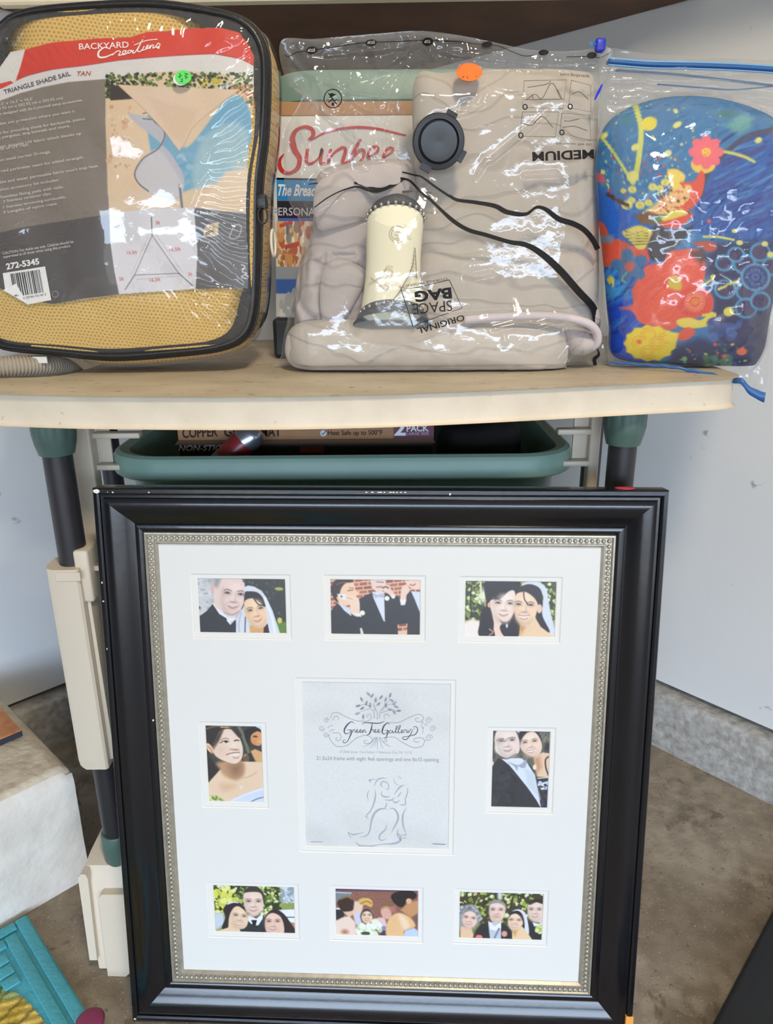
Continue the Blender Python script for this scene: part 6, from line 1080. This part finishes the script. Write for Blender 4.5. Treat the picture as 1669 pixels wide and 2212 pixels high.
V[:, 2] = np.maximum(V[:, 2], ZT + .0008)
FILM = film_mat('clear_bag_film', haze=.055, gloss=.07, bump=(85, .17, .003), base=.06); mesh('front_sheet', V, F, FILM, bag, smooth=True)
V = []; RB = 24
for k in range(1, RB + 1):
    r = math.sin(k / RB * math.pi / 2); X = bcx + (bo - bcx) * r; Q = np.stack([X[:, 0], X[:, 1], np.zeros(n)], 1); y = VB + (.078 * (1 - r ** 4) * (.25 + .75 * smoothstep(1.32, 1.2, X[:, 1])) + .006 * fbm(Q, 24, 99)) * (1 - r ** 12); V.append(np.stack([X[:, 0], y, X[:, 1]], 1))
V = np.concatenate([[[bcx[0], VB + .08, bcx[1]]]] + V); F = [(0, 1 + (j + 1) % n, 1 + j) for j in range(n)]
for i in range(RB - 1):
    for j in range(n): a = 1 + i * n + j; b = 1 + i * n + (j + 1) % n; F.append((a, b, b + n, a + n))
V[:, 2] = np.maximum(V[:, 2], ZT + .0008); mesh('back_sheet', V, F, FILM, bag, smooth=True)
on_film = lambda off: (lambda P: hit(P, lambda x, z: film_y(x, z) - off, 14)); ik = Ink(on_film(.0008)); BK = (34, 32, 32)
def Z6(*p): return [(900 + x / 3.793, 420 + y / 3.793) for x, y in p]
def Z3(*p): return [(560 + x / 3.793, 50 + y / 3.793) for x, y in p]
def Z4(*p): return [(940 + x / 4.1725, 50 + y / 4.1725) for x, y in p]
def band(p, w): ik.line(spline(p, 90, False), w, BK)
band(Z3((1170, 1220), (1270, 1245), (1330, 1260), (1440, 1340), (1560, 1420)) + Z6((260, 5), (330, 45), (480, 65), (640, 95), (740, 145), (890, 162), (980, 105), (1060, 125), (1160, 200), (1280, 240), (1370, 290), (1440, 370), (1482, 450)), [3, 4, 5, 5, 7, 8, 9, 11, 10, 5, 10, 12, 12, 12, 12])
band(Z3((1150, 1270), (1230, 1290), (1310, 1370), (1400, 1450)) + Z6((80, 10), (140, 70), (290, 210), (420, 290), (560, 330), (760, 390), (900, 415), (1040, 500), (1180, 630), (1320, 790), (1440, 920), (1465, 1010), (1462, 1130)), [5, 5, 5, 6, 9, 9, 9, 9, 11, 14, 16, 16, 16, 15, 5]); band(Z6((1470, 1130), (1472, 1240), (1490, 1310), (1455, 1350), (1462, 1400)), [3, 2, 3, 8, 8])
band(Z3((405, 1320), (540, 1300), (660, 1272), (760, 1300), (920, 1350), (1020, 1355), (1120, 1300)), [2, 2, 2.5, 3.5, 5, 6, 4]); band(Z3((450, 1510), (560, 1430), (680, 1370), (800, 1340), (900, 1370), (980, 1375), (1100, 1330), (1180, 1280)), [2, 2.5, 2.5, 3, 5, 6, 5, 3]); ik.line(Z3((1170, 1385), (1250, 1375), (1410, 1390)), [6, 4, 3], (92, 88, 92))
for pts in (Z3((210, 260), (240, 275), (300, 240), (400, 225), (650, 190), (870, 160), (1150, 150), (1380, 140), (1669, 150)), Z4((0, 160), (200, 170), (400, 190), (560, 205), (700, 260), (800, 295), (900, 290)), Z4((1180, 305), (1400, 300), (1480, 310), (1570, 270))): ik.line(pts, 1.6, BK, True)
for c_, rx, ry in ((Z3((430, 222))[0], 12, 8), (Z3((915, 160))[0], 12, 7), (Z3((1380, 152))[0], 12, 9), (Z4((465, 192))[0], 12, 6.5), (Z4((975, 265))[0], 11, 6), (Z4((1410, 290))[0], 11, 7)): ik.disc(c_, rx, ry, (30, 28, 28), -.1)
rc = np.array(Z3((602, 618))[0]); ik.line([rc + np.array([19 * math.cos(t), 20 * math.sin(t)]) for t in np.linspace(0, 6.283, 30)], 2.2, BK)
for a, b in (((-10, -12), (8, 12)), ((-8, -2), (6, -10)), ((-10, 8), (0, 0)), ((2, 6), (9, 2))): ik.line([rc + np.array(a), rc + np.array(b)], 2.4, BK)
ik.disc(rc + np.array([0, 12]), 3, 4, BK); ik.disc(rc + np.array([-2, -8]), 5, 4, BK)
ik.text('MEDIUM', Z4((1428, 1140))[0], Z4((872, 1165))[0], 19, BK, .03)
ik.text('BAG', Z6((280, 765))[0], Z6((-20, 800))[0], 22, BK, .04); ik.text('BAG', (0, 0), (1, 0), .001, BK); ik.text('SPACE', Z6((284, 868))[0], Z6((-40, 900))[0], 23, (52, 48, 48)); ik.text('ORIGINAL', Z6((382, 984))[0], Z6((-2, 1098))[0], 13, BK, .015); ik.text('STORAGE PRODUCTS', Z6((250, 680))[0], (862, 618), 5, (60, 56, 56))
ik.line(Z6((265, 700), (372, 930), (0, 1065)) + Z5((1385, 1192), (1275, 852), (1420, 840)) + Z6((265, 700)), 1.6, BK)
for q in (((800, 520), (1180, 510), (1150, 770), (785, 760)), ((1225, 515), (1400, 560), (1400, 800), (1200, 760)), ((785, 800), (1110, 800), (1080, 1025), (760, 1020)), ((1140, 810), (1390, 830), (1400, 1060), (1120, 985))): ik.line(Z4(*(q + q[:1])), 1.0, (70, 64, 62))
for q in (((820, 690), (900, 640), (960, 680), (1050, 540), (1130, 680)), ((830, 580), (1000, 550), (1040, 520)), ((1230, 640), (1300, 620), (1380, 690)), ((780, 900), (870, 920), (960, 840), (1060, 940)), ((1150, 940), (1250, 930), (1370, 970)), ((800, 690), (1160, 685)), ((1160, 880), (1220, 880), (1300, 860)), ((870, 640), (880, 680)), ((1100, 600), (1140, 680))): ik.line(Z4(*q), 1.2, (60, 56, 56), True)
for c_ in (Z4((808, 755))[0], Z4((1215, 752))[0], Z4((1140, 985))[0], Z4((770, 1012))[0]): ik.line([np.array(c_) + np.array([4.6 * math.cos(t), 5.4 * math.sin(t)]) for t in np.linspace(0, 6.283, 16)], 2.4, BK)
ik.text('spacebag.com', Z4((1390, 470))[0], Z4((1125, 450))[0], 7, (60, 56, 56)); ik.text('Use with vacuum only', Z4((1410, 1085))[0], Z4((1080, 1075))[0], 6, (74, 70, 68)); ik.build(bag, 'printing')
k = Ink(on_film(.0014))
for c_ in ((672, 108), (801, 91), (924, 89)): k.text('STOP', (c_[0] + 8, c_[1] - 3), (c_[0] - 8, c_[1] - 2), 6, (206, 202, 200), .02)
k.mb.build('stop_lettering', None, bag)['kind'] = 'stuff'
vc = hit([(946, 307)], film_y, 14)[0]; vt = Matrix.Rotation(math.radians(80), 4, 'X')
def disc_part(name, rows, m, parent):
    V, F = lathe(0, 0, rows, 40, True, True); V = np.array(V); V = np.stack([V[:, 0], -V[:, 2], V[:, 1]], 1); V[:, 1] -= .0; R_ = np.array(Matrix.Rotation(.12, 3, 'X')); return mesh(name, V @ R_.T + vc + np.array([0, -.003, 0]), F, m, parent, auto=35)
VAL = mat('black_valve_plastic', (25, 25, 27), .38, bump=(90, .1, .001)); v1 = disc_part('valve', [(.0325, -.004), (.0325, .005), (.031, .0075), (.0255, .008), (.0245, .0065), (.0245, .004)], VAL, bag)
disc_part('valve_cap', [(.0238, .003), (.0238, .0105), (.0225, .0125), (.016, .0128), (.0, .0122)], mat('grey_black_cap', (38, 37, 39), .3, noise=(70, (24, 23, 25), .6)), v1)
for an in (62, 242, -30):
    a = math.radians(an); d_ = np.array([math.cos(a), 0, math.sin(a)]); t_ = np.array([-math.sin(a), 0, math.cos(a)]); c_ = vc + d_ * .0335 + np.array([0, -.005, 0]); V = [c_ + d_ * i + t_ * j + np.array([0, kk, 0]) for i in (-.003, .004) for j in (-.007, .007) for kk in (-.003, .006)]; mesh('valve_lug', V, [(0, 1, 3, 2), (4, 6, 7, 5), (0, 4, 5, 1), (2, 3, 7, 6), (0, 2, 6, 4), (1, 5, 7, 3)], VAL, v1)
round_sticker('price_sticker', (1013, 156), 28, 19.5, film_y, (246, 122, 52), bag, 'oval bright orange price sticker', [([(1009, 143), (1011, 152), (1008, 160), (1010, 169)], 1.4), ([(998, 160), (1002, 164), (998, 168)], 1.4), ([(1024, 153), (1030, 157), (1024, 163), (1029, 165)], 1.3)])
zs_ = hit([(1298, 97)], lambda x, z: film_y(x, z) - .004, 14)[0]; s_ = MB(); s_.box(zs_ - np.array([.008, .004, .009]), zs_ + np.array([.006, .004, .008]), r=.004); s_.build('zip_slider', mat('blue_slider', (40, 52, 178), .4), bag, auto=50)['label'] = 'bright blue zip slider'
k = Ink(on_film(.0012)); k.line(Z4((1505, 550), (1470, 620), (1435, 690)), [3, 6, 3], (40, 56, 200), True); k.line(Z4((1395, 190), (1420, 180), (1440, 200)), 8, (60, 120, 200)); k.mb.build('blue_strip', None, bag)['kind'] = 'stuff'

# ---- floral cushion in a blue zipped bag
PYM = 1.065; POUT = [(1288, 345), (1310, 268), (1380, 224), (1480, 208), (1585, 222), (1672, 262), (1715, 330), (1712, 430), (1688, 540), (1656, 680), (1640, 760), (1610, 800), (1560, 803), (1450, 786), (1330, 772), (1316, 700), (1304, 560), (1292, 450)]
cush = thing('floral_cushion', (.42, 1.07, ZT), 'round topped blue cushion with bright floral paint splash print, right end of tabletop', 'cushion')
po = spline(ol(POUT, PYM), 200); pc0 = po.mean(0)
def pil_y(x, z):   # bulge by the radial position inside the outline
    x = np.asarray(x, float); z = np.asarray(z, float); th = np.arctan2(z - pc0[1], x - pc0[0]); ta = np.arctan2(po[:, 1] - pc0[1], po[:, 0] - pc0[0]); ra = np.hypot(po[:, 0] - pc0[0], po[:, 1] - pc0[1]); i = np.argsort(ta); R_ = np.interp(th, ta[i], ra[i], period=2 * math.pi); r = np.clip(np.hypot(x - pc0[0], z - pc0[1]) / R_, 0, 1)
    return PYM - .062 * (1 - r ** 2.6) ** .5
PW, PH = 330, 470; X0, X1, Y0p, Y1p = 1275, 1730, 200, 812
cv = Canvas(PW, PH, (58, 118, 170), homog([(X0, Y0p), (X1, Y0p), (X1, Y1p), (X0, Y1p)], [(0, 0), (PW, 0), (PW, PH), (0, PH)]))
def A7(*p): return [(1240 + x / 3.89, 60 + y / 3.89) for x, y in p]
def A8(*p): return [(1240 + x / 3.89, 460 + y / 3.89) for x, y in p]
YEL, LYE, RED_, ORG, PNK, TEA = (222, 206, 66), (222, 216, 120), (222, 84, 60), (232, 120, 70), (236, 106, 120), (70, 142, 180)
for _ in range(150): x, y = random.uniform(1280, 1700), random.uniform(205, 430); cv.line([(x, y), (x + random.uniform(20, 60), y - random.uniform(10, 34))], random.uniform(2, 7), random.choice([(66, 128, 176), (52, 104, 160), (84, 146, 188), (46, 94, 150)]), op=.55)
cv.poly([(1275, 400), (1420, 470), (1400, 812), (1275, 812)], (36, 96, 190), 10); cv.poly([(1275, 600), (1390, 650), (1400, 812), (1275, 812)], (30, 74, 190), 14); cv.poly([(1275, 560), (1360, 580), (1365, 640), (1275, 660)], (60, 140, 206), 10)
for _ in range(60): x, y = random.uniform(1285, 1370), random.uniform(560, 770); cv.line([(x, y), (x + random.uniform(15, 40), y - random.uniform(10, 40))], random.uniform(2, 6), random.choice([(28, 66, 170), (70, 150, 210), (24, 48, 130), (50, 120, 210)]), op=.6)
cv.poly(A7((1700, 840), (1480, 890), (1330, 990), (1200, 1110), (1100, 1260), (1050, 1400), (1000, 1556)) + A8((960, 160), (1080, 180), (1400, 240), (1700, 230), (1900, 0)), (44, 92, 166), 2)
for _ in range(170):
    x, y = random.uniform(1500, 1725), random.uniform(300, 520); cv.line([(x, y), (x + random.uniform(30, 80), y - random.uniform(14, 46))], random.uniform(2, 6), random.choice([(50, 110, 186), (66, 66, 140), (36, 60, 140), (88, 152, 200), (40, 80, 160), (30, 40, 110)]), op=.6)
cv.line(A7((1720, 850), (1480, 900), (1330, 1000), (1200, 1120), (1100, 1260), (1060, 1400)), 11, (70, 70, 98)); cv.line(A7((1600, 1000), (1400, 1090), (1240, 1160)), 7, (74, 66, 130)); cv.poly(A8((1080, 420), (1200, 250), (1700, 230), (1700, 1300), (1400, 1320), (1150, 1000), (1160, 700)), (48, 44, 84), 8); cv.poly(A8((820, 1130), (1050, 1050), (1400, 1150), (1500, 1360), (1100, 1360), (800, 1240)), (34, 44, 90), 8); cv.dots(tuple(np.array(A8((1080, 1200), (1320, 1330))).ravel()), [(60, 116, 92), (46, 96, 70), (96, 150, 96)], 40, 3, 9, .4, .7)
cv.poly(A7((1200, 720), (1340, 690), (1360, 730), (1240, 760)), (58, 124, 92), 5, op=.7); cv.poly(A7((1260, 820), (1400, 730), (1510, 750), (1480, 840), (1380, 900)), (112, 170, 160), 5, op=.8); cv.ell(*A7((450, 780))[0], 14, 9, (60, 130, 140), soft=4, op=.7)
cv.dots((1300, 330, 1490, 430), [(214, 216, 110), (206, 70, 60), (44, 84, 130), (120, 190, 200), (230, 200, 80), (190, 60, 60)], 170, .8, 3.2); cv.dots((1290, 225, 1560, 330), [(200, 210, 110), (150, 190, 150), (40, 84, 130)], 70, .8, 2.6)
for p, w in ((((500, 600), (530, 700), (555, 800), (560, 900), (545, 1050), (522, 1200), (490, 1300)), 11), (((215, 900), (330, 1050), (400, 1160), (470, 1270)), 6), (((1250, 1040), (1330, 1055), (1440, 1090), (1510, 1125)), 6)): cv.line(A7(*p), w, (206, 208, 104))
for x, y, rx, ry, col in ((630, 805, 17, 15, YEL), (865, 815, 10, 6, LYE), (250, 905, 9, 6, LYE), (510, 1005, 9, 7, LYE), (850, 700, 4, 6, LYE), (785, 1055, 8, 7, (214, 218, 160)), (1545, 945, 8, 6, LYE), (660, 920, 3, 4, LYE), (900, 980, 3, 3, LYE), (490, 1250, 13, 12, LYE), (220, 1265, 8, 12, (206, 96, 110)), (240, 1210, 5, 5, LYE)): cv.ell(*A7((x, y))[0], rx, ry, col, -.6)
def flower(c, R, n, r, col, mid, rm, a0=0.0):
    for i in range(n): a = a0 + i * 2 * math.pi / n; cv.ell(c[0] + R * math.cos(a), c[1] + R * math.sin(a), r * 1.15, r * .86, col, a)
    cv.ell(c[0], c[1], rm, rm, mid)
cv.ell(*A7((1080, 1150))[0], 26, 20, (232, 196, 80)); flower(A7((1105, 1045))[0], 23, 8, 13, PNK, (240, 190, 90), 10); cv.dots(tuple(np.array(A7((1060, 1000), (1150, 1090))).ravel()), [(220, 130, 50)], 14, 1, 2)
cv.poly(A7((780, 1200), (860, 1190), (930, 1250), (900, 1330), (980, 1310), (990, 1420), (930, 1556), (600, 1556), (700, 1450), (820, 1390), (790, 1280)), (236, 206, 96), 1, True); cv.poly(A7((880, 1300), (1000, 1290), (1060, 1200), (1095, 1260), (1070, 1400), (1000, 1500), (920, 1556), (860, 1520), (960, 1440), (940, 1360)), RED_, 1, True); cv.poly(A7((700, 1470), (880, 1340), (980, 1330), (940, 1440), (820, 1540), (640, 1560)), (238, 190, 130), 1, True); cv.dots(tuple(np.array(A7((700, 1330), (980, 1556))).ravel()), [(206, 80, 50), (90, 60, 50), (244, 220, 120), (226, 140, 70)], 80, 1, 3.4)
for x, y, r in ((440, 1490, 12), (550, 1490, 10), (485, 1360, 9), (480, 1450, 8), (410, 1370, 6), (655, 1340, 9), (715, 1350, 8), (760, 1300, 9), (620, 1470, 8)): cv.ell(*A7((x, y))[0], r, r * .85, LYE); cv.ell(*A7((x, y))[0], r * .45, r * .4, (206, 190, 80))
cv.line(A7((450, 1480), (470, 1540), (560, 1530), (640, 1510), (720, 1440)), 3, TEA); cv.line(A7((280, 1400), (360, 1450), (440, 1490)), 9, (80, 50, 40))
cv.poly(A8((500, 20), (600, -20), (720, 20), (660, 100), (560, 90)), (120, 84, 50), 2); cv.poly(A8((640, 60), (760, 10), (800, 60), (700, 110)), (70, 120, 60), 3); cv.poly(A8((720, 40), (900, -40), (960, 20), (760, 100)), (226, 206, 80), 2); cv.poly(A8((690, 90), (830, 50), (1000, 0), (940, 80), (860, 130), (760, 120)), RED_, 1, True)
cv.poly(A8((200, 90), (260, 110), (300, 200), (400, 230), (500, 280), (620, 300), (620, 420), (450, 480), (300, 450), (200, 420)), (214, 84, 60), 1.2, True); cv.poly(A8((210, 190), (330, 190), (320, 250), (230, 250)), (110, 140, 170), 3)
cv.poly(A8((640, 150), (700, 90), (800, 150), (1000, 100), (1060, 20), (970, 160), (900, 240), (790, 370), (720, 410), (640, 380), (610, 260)), (66, 62, 72), 1.5, True)
cv.poly(A8((640, 430), (750, 420), (800, 330), (1000, 300), (1080, 340), (1100, 470), (1090, 560), (1060, 650), (1150, 690), (1165, 780), (1120, 850), (900, 920), (850, 970), (760, 980), (650, 950), (550, 920), (480, 825), (370, 798), (490, 770), (485, 650), (530, 560), (570, 480)), (226, 90, 66), 1, True); cv.poly(A8((1000, 250), (1150, 240), (1200, 290), (1140, 330), (1060, 290)), (190, 84, 60), 2, True); cv.poly(A8((960, 330), (1080, 300), (1130, 380), (1060, 430)), (70, 64, 70), 3, op=.8)
for _ in range(26): x, y = random.uniform(520, 900), random.uniform(480, 900); p = A8((x, y), (x + random.uniform(60, 160), y - random.uniform(30, 110))); cv.line(p, random.uniform(1, 3), random.choice([(236, 108, 78), (214, 76, 56)]), op=.7)
cv.poly(A8((400, 170), (440, 140), (540, 105), (650, 150), (640, 200), (600, 290), (540, 305), (470, 240)), (224, 208, 100), 1, True)
for k_ in range(5): cv.line(A8((430, 160 + k_ * 26), (500, 172 + k_ * 24), (560, 160 + k_ * 26), (620, 176 + k_ * 20)), 1.6, (80, 80, 40))
for an in range(5): a = an * 1.257 - .5; c_ = A8((465 + 95 * math.cos(a), 445 + 85 * math.sin(a)))[0]; cv.ell(c_[0], c_[1], 17, 13, (66, 112, 160), a)
cv.ell(*A8((465, 450))[0], 11, 11, (196, 96, 90)); cv.ell(*A8((305, 565))[0], 8, 8, YEL); cv.line(A8((330, 580), (320, 620)), 3, LYE); cv.line(A8((440, 500), (400, 560), (430, 580)), 3, (130, 190, 160))
cv.poly(A8((800, 540), (860, 530), (900, 590), (880, 650), (790, 620)), (206, 180, 60), 2, True); cv.ell(*A8((1010, 745))[0], 38, 34, (218, 74, 54))
for i in range(26): a = i * 2 * math.pi / 26; c_ = np.array(A8((1010, 745))[0]); cv.line([c_ + 12 * np.array([math.cos(a), math.sin(a)]), c_ + 22 * np.array([math.cos(a), math.sin(a)])], 2.2, (240, 150, 110))
cv.ell(*A8((1010, 745))[0], 9, 8, (226, 130, 60))
cv.poly(A8((860, 900), (960, 880), (1060, 900), (1150, 830), (1190, 880), (1120, 950), (980, 970), (880, 950)), (232, 208, 80), 1, True); cv.poly(A8((880, 1000), (960, 960), (1020, 1000), (960, 1060), (880, 1070)), RED_, 1, True); cv.ell(*A8((1295, 830))[0], 11, 10, YEL); cv.line(A8((1080, 860), (1180, 850)), 6, YEL)
t = np.linspace(0, 2 * math.pi, 26, endpoint=False); cv.poly([(1240 + (635 + (205 + 22 * (i % 2)) * math.cos(a)) / 3.89, 460 + (1095 + (140 + 18 * (i % 2)) * math.sin(a)) / 3.89) for i, a in enumerate(t)], (236, 208, 54), 1)
for cx2, cy2 in ((545, 1090), (700, 1090), (620, 1020), (620, 1170), (770, 1060)):
    for r in (60, 36): cv.line([(1240 + (cx2 + r * math.cos(a)) / 3.89, 460 + (cy2 + r * .9 * math.sin(a)) / 3.89) for a in np.linspace(random.uniform(0, 3), random.uniform(5, 7), 9)], 2, (226, 150, 50), op=.8)
cv.ell(*A8((545, 1085))[0], 5, 5, (226, 110, 50)); cv.poly(A8((760, 990), (880, 1010), (850, 1120), (800, 1080)), (236, 206, 70), 1)
for c_, r in (((1430, 430), 88), ((1560, 330), 80), ((1260, 420), 70), ((1265, 640), 84), ((1440, 660), 80), ((1440, 800), 88), ((1360, 350), 66), ((1560, 740), 80), ((1660, 450), 80)): p = A8(c_)[0]; cv.ell(p[0], p[1], r / 3.89, r / 4.4, (64, 46, 88)); cv.line([(p[0] + r / 3.89 * math.cos(a), p[1] + r / 4.4 * math.sin(a)) for a in np.linspace(0, 6.4, 16)], 5, TEA)
p = A8((1520, 540))[0]; cv.ell(p[0], p[1], 32, 31, (92, 140, 176)); cv.ell(p[0], p[1], 26, 26, (44, 60, 116))
for i in range(12): a = i * .5236; cv.ell(p[0] + 16 * math.cos(a), p[1] + 16 * math.sin(a), 3.4, 3.4, (72, 96, 150))
cv.ell(p[0], p[1], 8, 8, (70, 96, 156)); cv.ell(p[0], p[1], 4, 4, (40, 54, 110))
for q in (((1090, 200), (1200, 200), (1340, 225)), ((1060, 620), (1150, 560), (1170, 530)), ((1210, 640), (1270, 615)), ((1280, 600), (1380, 575))): cv.line(A8(*q), 5, (206, 206, 100))
for x, y, r in ((1390, 250, 7), (1350, 150, 6), (1600, 260, 7), (1130, 70, 5), (1650, 350, 8), (1160, 535, 5)): cv.ell(*A8((x, y))[0], r, r * .8, (226, 84, 66) if x == 1130 else LYE)
cv.dots(tuple(np.array(A8((860, 1100), (1450, 1330))).ravel()), [(226, 90, 60), (120, 170, 120), (222, 200, 90), (60, 90, 150), (60, 110, 90)], 46, 1.2, 5); cv.ell(*A8((1405, 1165))[0], 11, 8, (226, 106, 70)); cv.ell(*A8((1270, 1310))[0], 12, 8, (206, 84, 60)); cv.ell(*A8((930, 1230))[0], 5, 5, (130, 190, 140)); cv.dots(tuple(np.array(A8((1140, 900), (1400, 1060))).ravel()), [(60, 84, 150), (50, 64, 130), (80, 110, 170)], 24, 5, 12, .6, .7)
cv.poly(A8((1500, 860), (1700, 800), (1700, 1200), (1500, 1240)), (44, 42, 60), 8, op=.6); cv.grain(4)
# mesh of the cushion: the print is looked up per vertex
Vp, Fp = blob(ol(POUT, PYM), PYM, .062, .06, 150, 420, 2.6, 2.0); pix = np.zeros((len(Vp), 2)); d = Vp - CPOS; zc = d @ _f; pix[:, 0] = 834.5 + FPX * (d @ CR) / zc; pix[:, 1] = 1106 - FPX * (d @ CU) / zc
q = cv.T(pix); ix = np.clip(q[:, 0], 0, PW - 2); iy = np.clip(q[:, 1], 0, PH - 2); i0 = ix.astype(int); j0 = iy.astype(int); fx, fy = (ix - i0)[:, None], (iy - j0)[:, None]; A = lin(np.clip(cv.a, 0, 255)); colr = A[j0, i0] * (1 - fx) * (1 - fy) + A[j0, i0 + 1] * fx * (1 - fy) + A[j0 + 1, i0] * (1 - fx) * fy + A[j0 + 1, i0 + 1] * fx * fy
Vp[:, 2] = np.maximum(Vp[:, 2], ZT + .002); Vp[:, 1] += (fbm(Vp, 18, 121, 3) - .44) * .006
mesh('cushion_cover', Vp, Fp, print_mat('floral_print_cloth', .75, .25, bump=(300, .15, .0006)), cush, smooth=True, colors=colr)
zb = thing('zip_bag', (.42, 1.06, ZT), 'clear plastic bag with blue zipper holding the floral cushion', 'bag')
ZOUT = [(1300, 112), (1400, 116), (1520, 124), (1640, 130), (1760, 136), (1764, 300), (1740, 460), (1700, 600), (1664, 740), (1650, 838), (1600, 836), (1500, 808), (1400, 796), (1318, 790), (1312, 640), (1296, 480), (1288, 330), (1296, 230)]
zo = spline(ol(ZOUT, PYM), 300); zc0 = pc0; RG = 70
def zfilm(side):
    V = []; n = len(zo)
    for k in range(1, RG + 1):
        r = math.sin(k / RG * math.pi / 2); X = zc0 + (zo - zc0) * r; b_ = pil_y(X[:, 0], X[:, 1]); Q = np.stack([X[:, 0], X[:, 1], np.zeros(n)], 1); w = .010 * np.abs(fbm(Q, 24, 131, 3) - .44) * 2 + .003 * vn(Q, 60, 137); edge = (1 - r ** 14)
        up = smoothstep(1.21, 1.25, X[:, 1]); ripple = .0045 * np.sin(X[:, 1] * 330 + fbm(Q, 12, 139) * 12) * up
        y = PYM + side * ((PYM - b_ + .006 + w) * edge + ripple * edge); V.append(np.stack([X[:, 0], y, X[:, 1]], 1))
    V = np.concatenate([[[zc0[0], PYM + side * .072, zc0[1]]]] + V); F = [(0, 1 + j, 1 + (j + 1) % n) for j in range(n)]
    for i in range(RG - 1):
        for j in range(n): a = 1 + i * n + j; b = 1 + i * n + (j + 1) % n; F.append((a, a + n, b + n, b))
    V[:, 2] = np.where(V[:, 0] < .455, np.maximum(V[:, 2], ZT + .0008), V[:, 2]); return V, F
for s in (-1, 1): mesh('front_sheet' if s < 0 else 'back_sheet', *zfilm(s), FILM, zb, smooth=True)
BLU = mat('blue_zip_plastic', (52, 100, 160), .35); zt_ = spline(onY([(1312, 134), (1400, 141), (1500, 143), (1600, 147), (1700, 154), (1760, 158)], PYM - .004), 60, False); mesh('zipper', *tube(zt_, .0075, 8, flatten=.35), BLU, zb, smooth=True)
for k in (-.0035, .0035):
    zz = zt_ + np.array([0, -.003, k]); mesh('zipper_rail', *tube(zz, .0012, 6), mat('pale_blue_rail', (120, 170, 214), .3), zb, smooth=True)
TINT = film_mat('blue_tinted_film', tint=(206, 224, 242), haze=.06, gloss=.1, bump=(40, .3, .003), hazecol=(110, 150, 200))
for pts_, w_ in (([(1330, 152), (1450, 160), (1560, 172), (1680, 186), (1760, 190)], .006), ([(1420, 182), (1520, 190), (1600, 193), (1760, 176)], .004)):
    p_ = spline([tuple(q_) for q_ in onY(pts_, PYM - .008)], 40, False); mesh('header_band', *tube(p_, w_, 8, flatten=.15), TINT, zb, smooth=True)
E1_ = [onY([p], y)[0] for p, y in (((1318, 783), 1.055), ((1400, 789), 1.03), ((1450, 793), 1.015), ((1520, 806), .995), ((1575, 820), .97), ((1600, 824), .955), ((1625, 848), .948), ((1652, 858), .945))]; es = spline(E1_, 70, False); wv = .0007 * np.sin(np.arange(70) * .9); Vb = []
wid = np.interp(np.arange(70), [0, 30, 50, 60, 69], [.003, .004, .006, .009, .013])
for s in (-1, 1): Vb.append(es + np.stack([np.zeros(70), wv * 0, s * wid / 2 + wv], 1))
Vb = np.concatenate(Vb); Vb2 = Vb + np.array([0, .0012, 0]); n = 70; Fb = [(i, i + 1, n + i + 1, n + i) for i in range(n - 1)] + [(2 * n + i, 3 * n + i, 3 * n + i + 1, 2 * n + i + 1) for i in range(n - 1)] + [(i, 2 * n + i, 2 * n + i + 1, i + 1) for i in range(n - 1)] + [(n + i, n + i + 1, 3 * n + i + 1, 3 * n + i) for i in range(n - 1)]
mesh('bottom_seam', np.concatenate([Vb, Vb2]), Fb, BLU, zb, smooth=True)
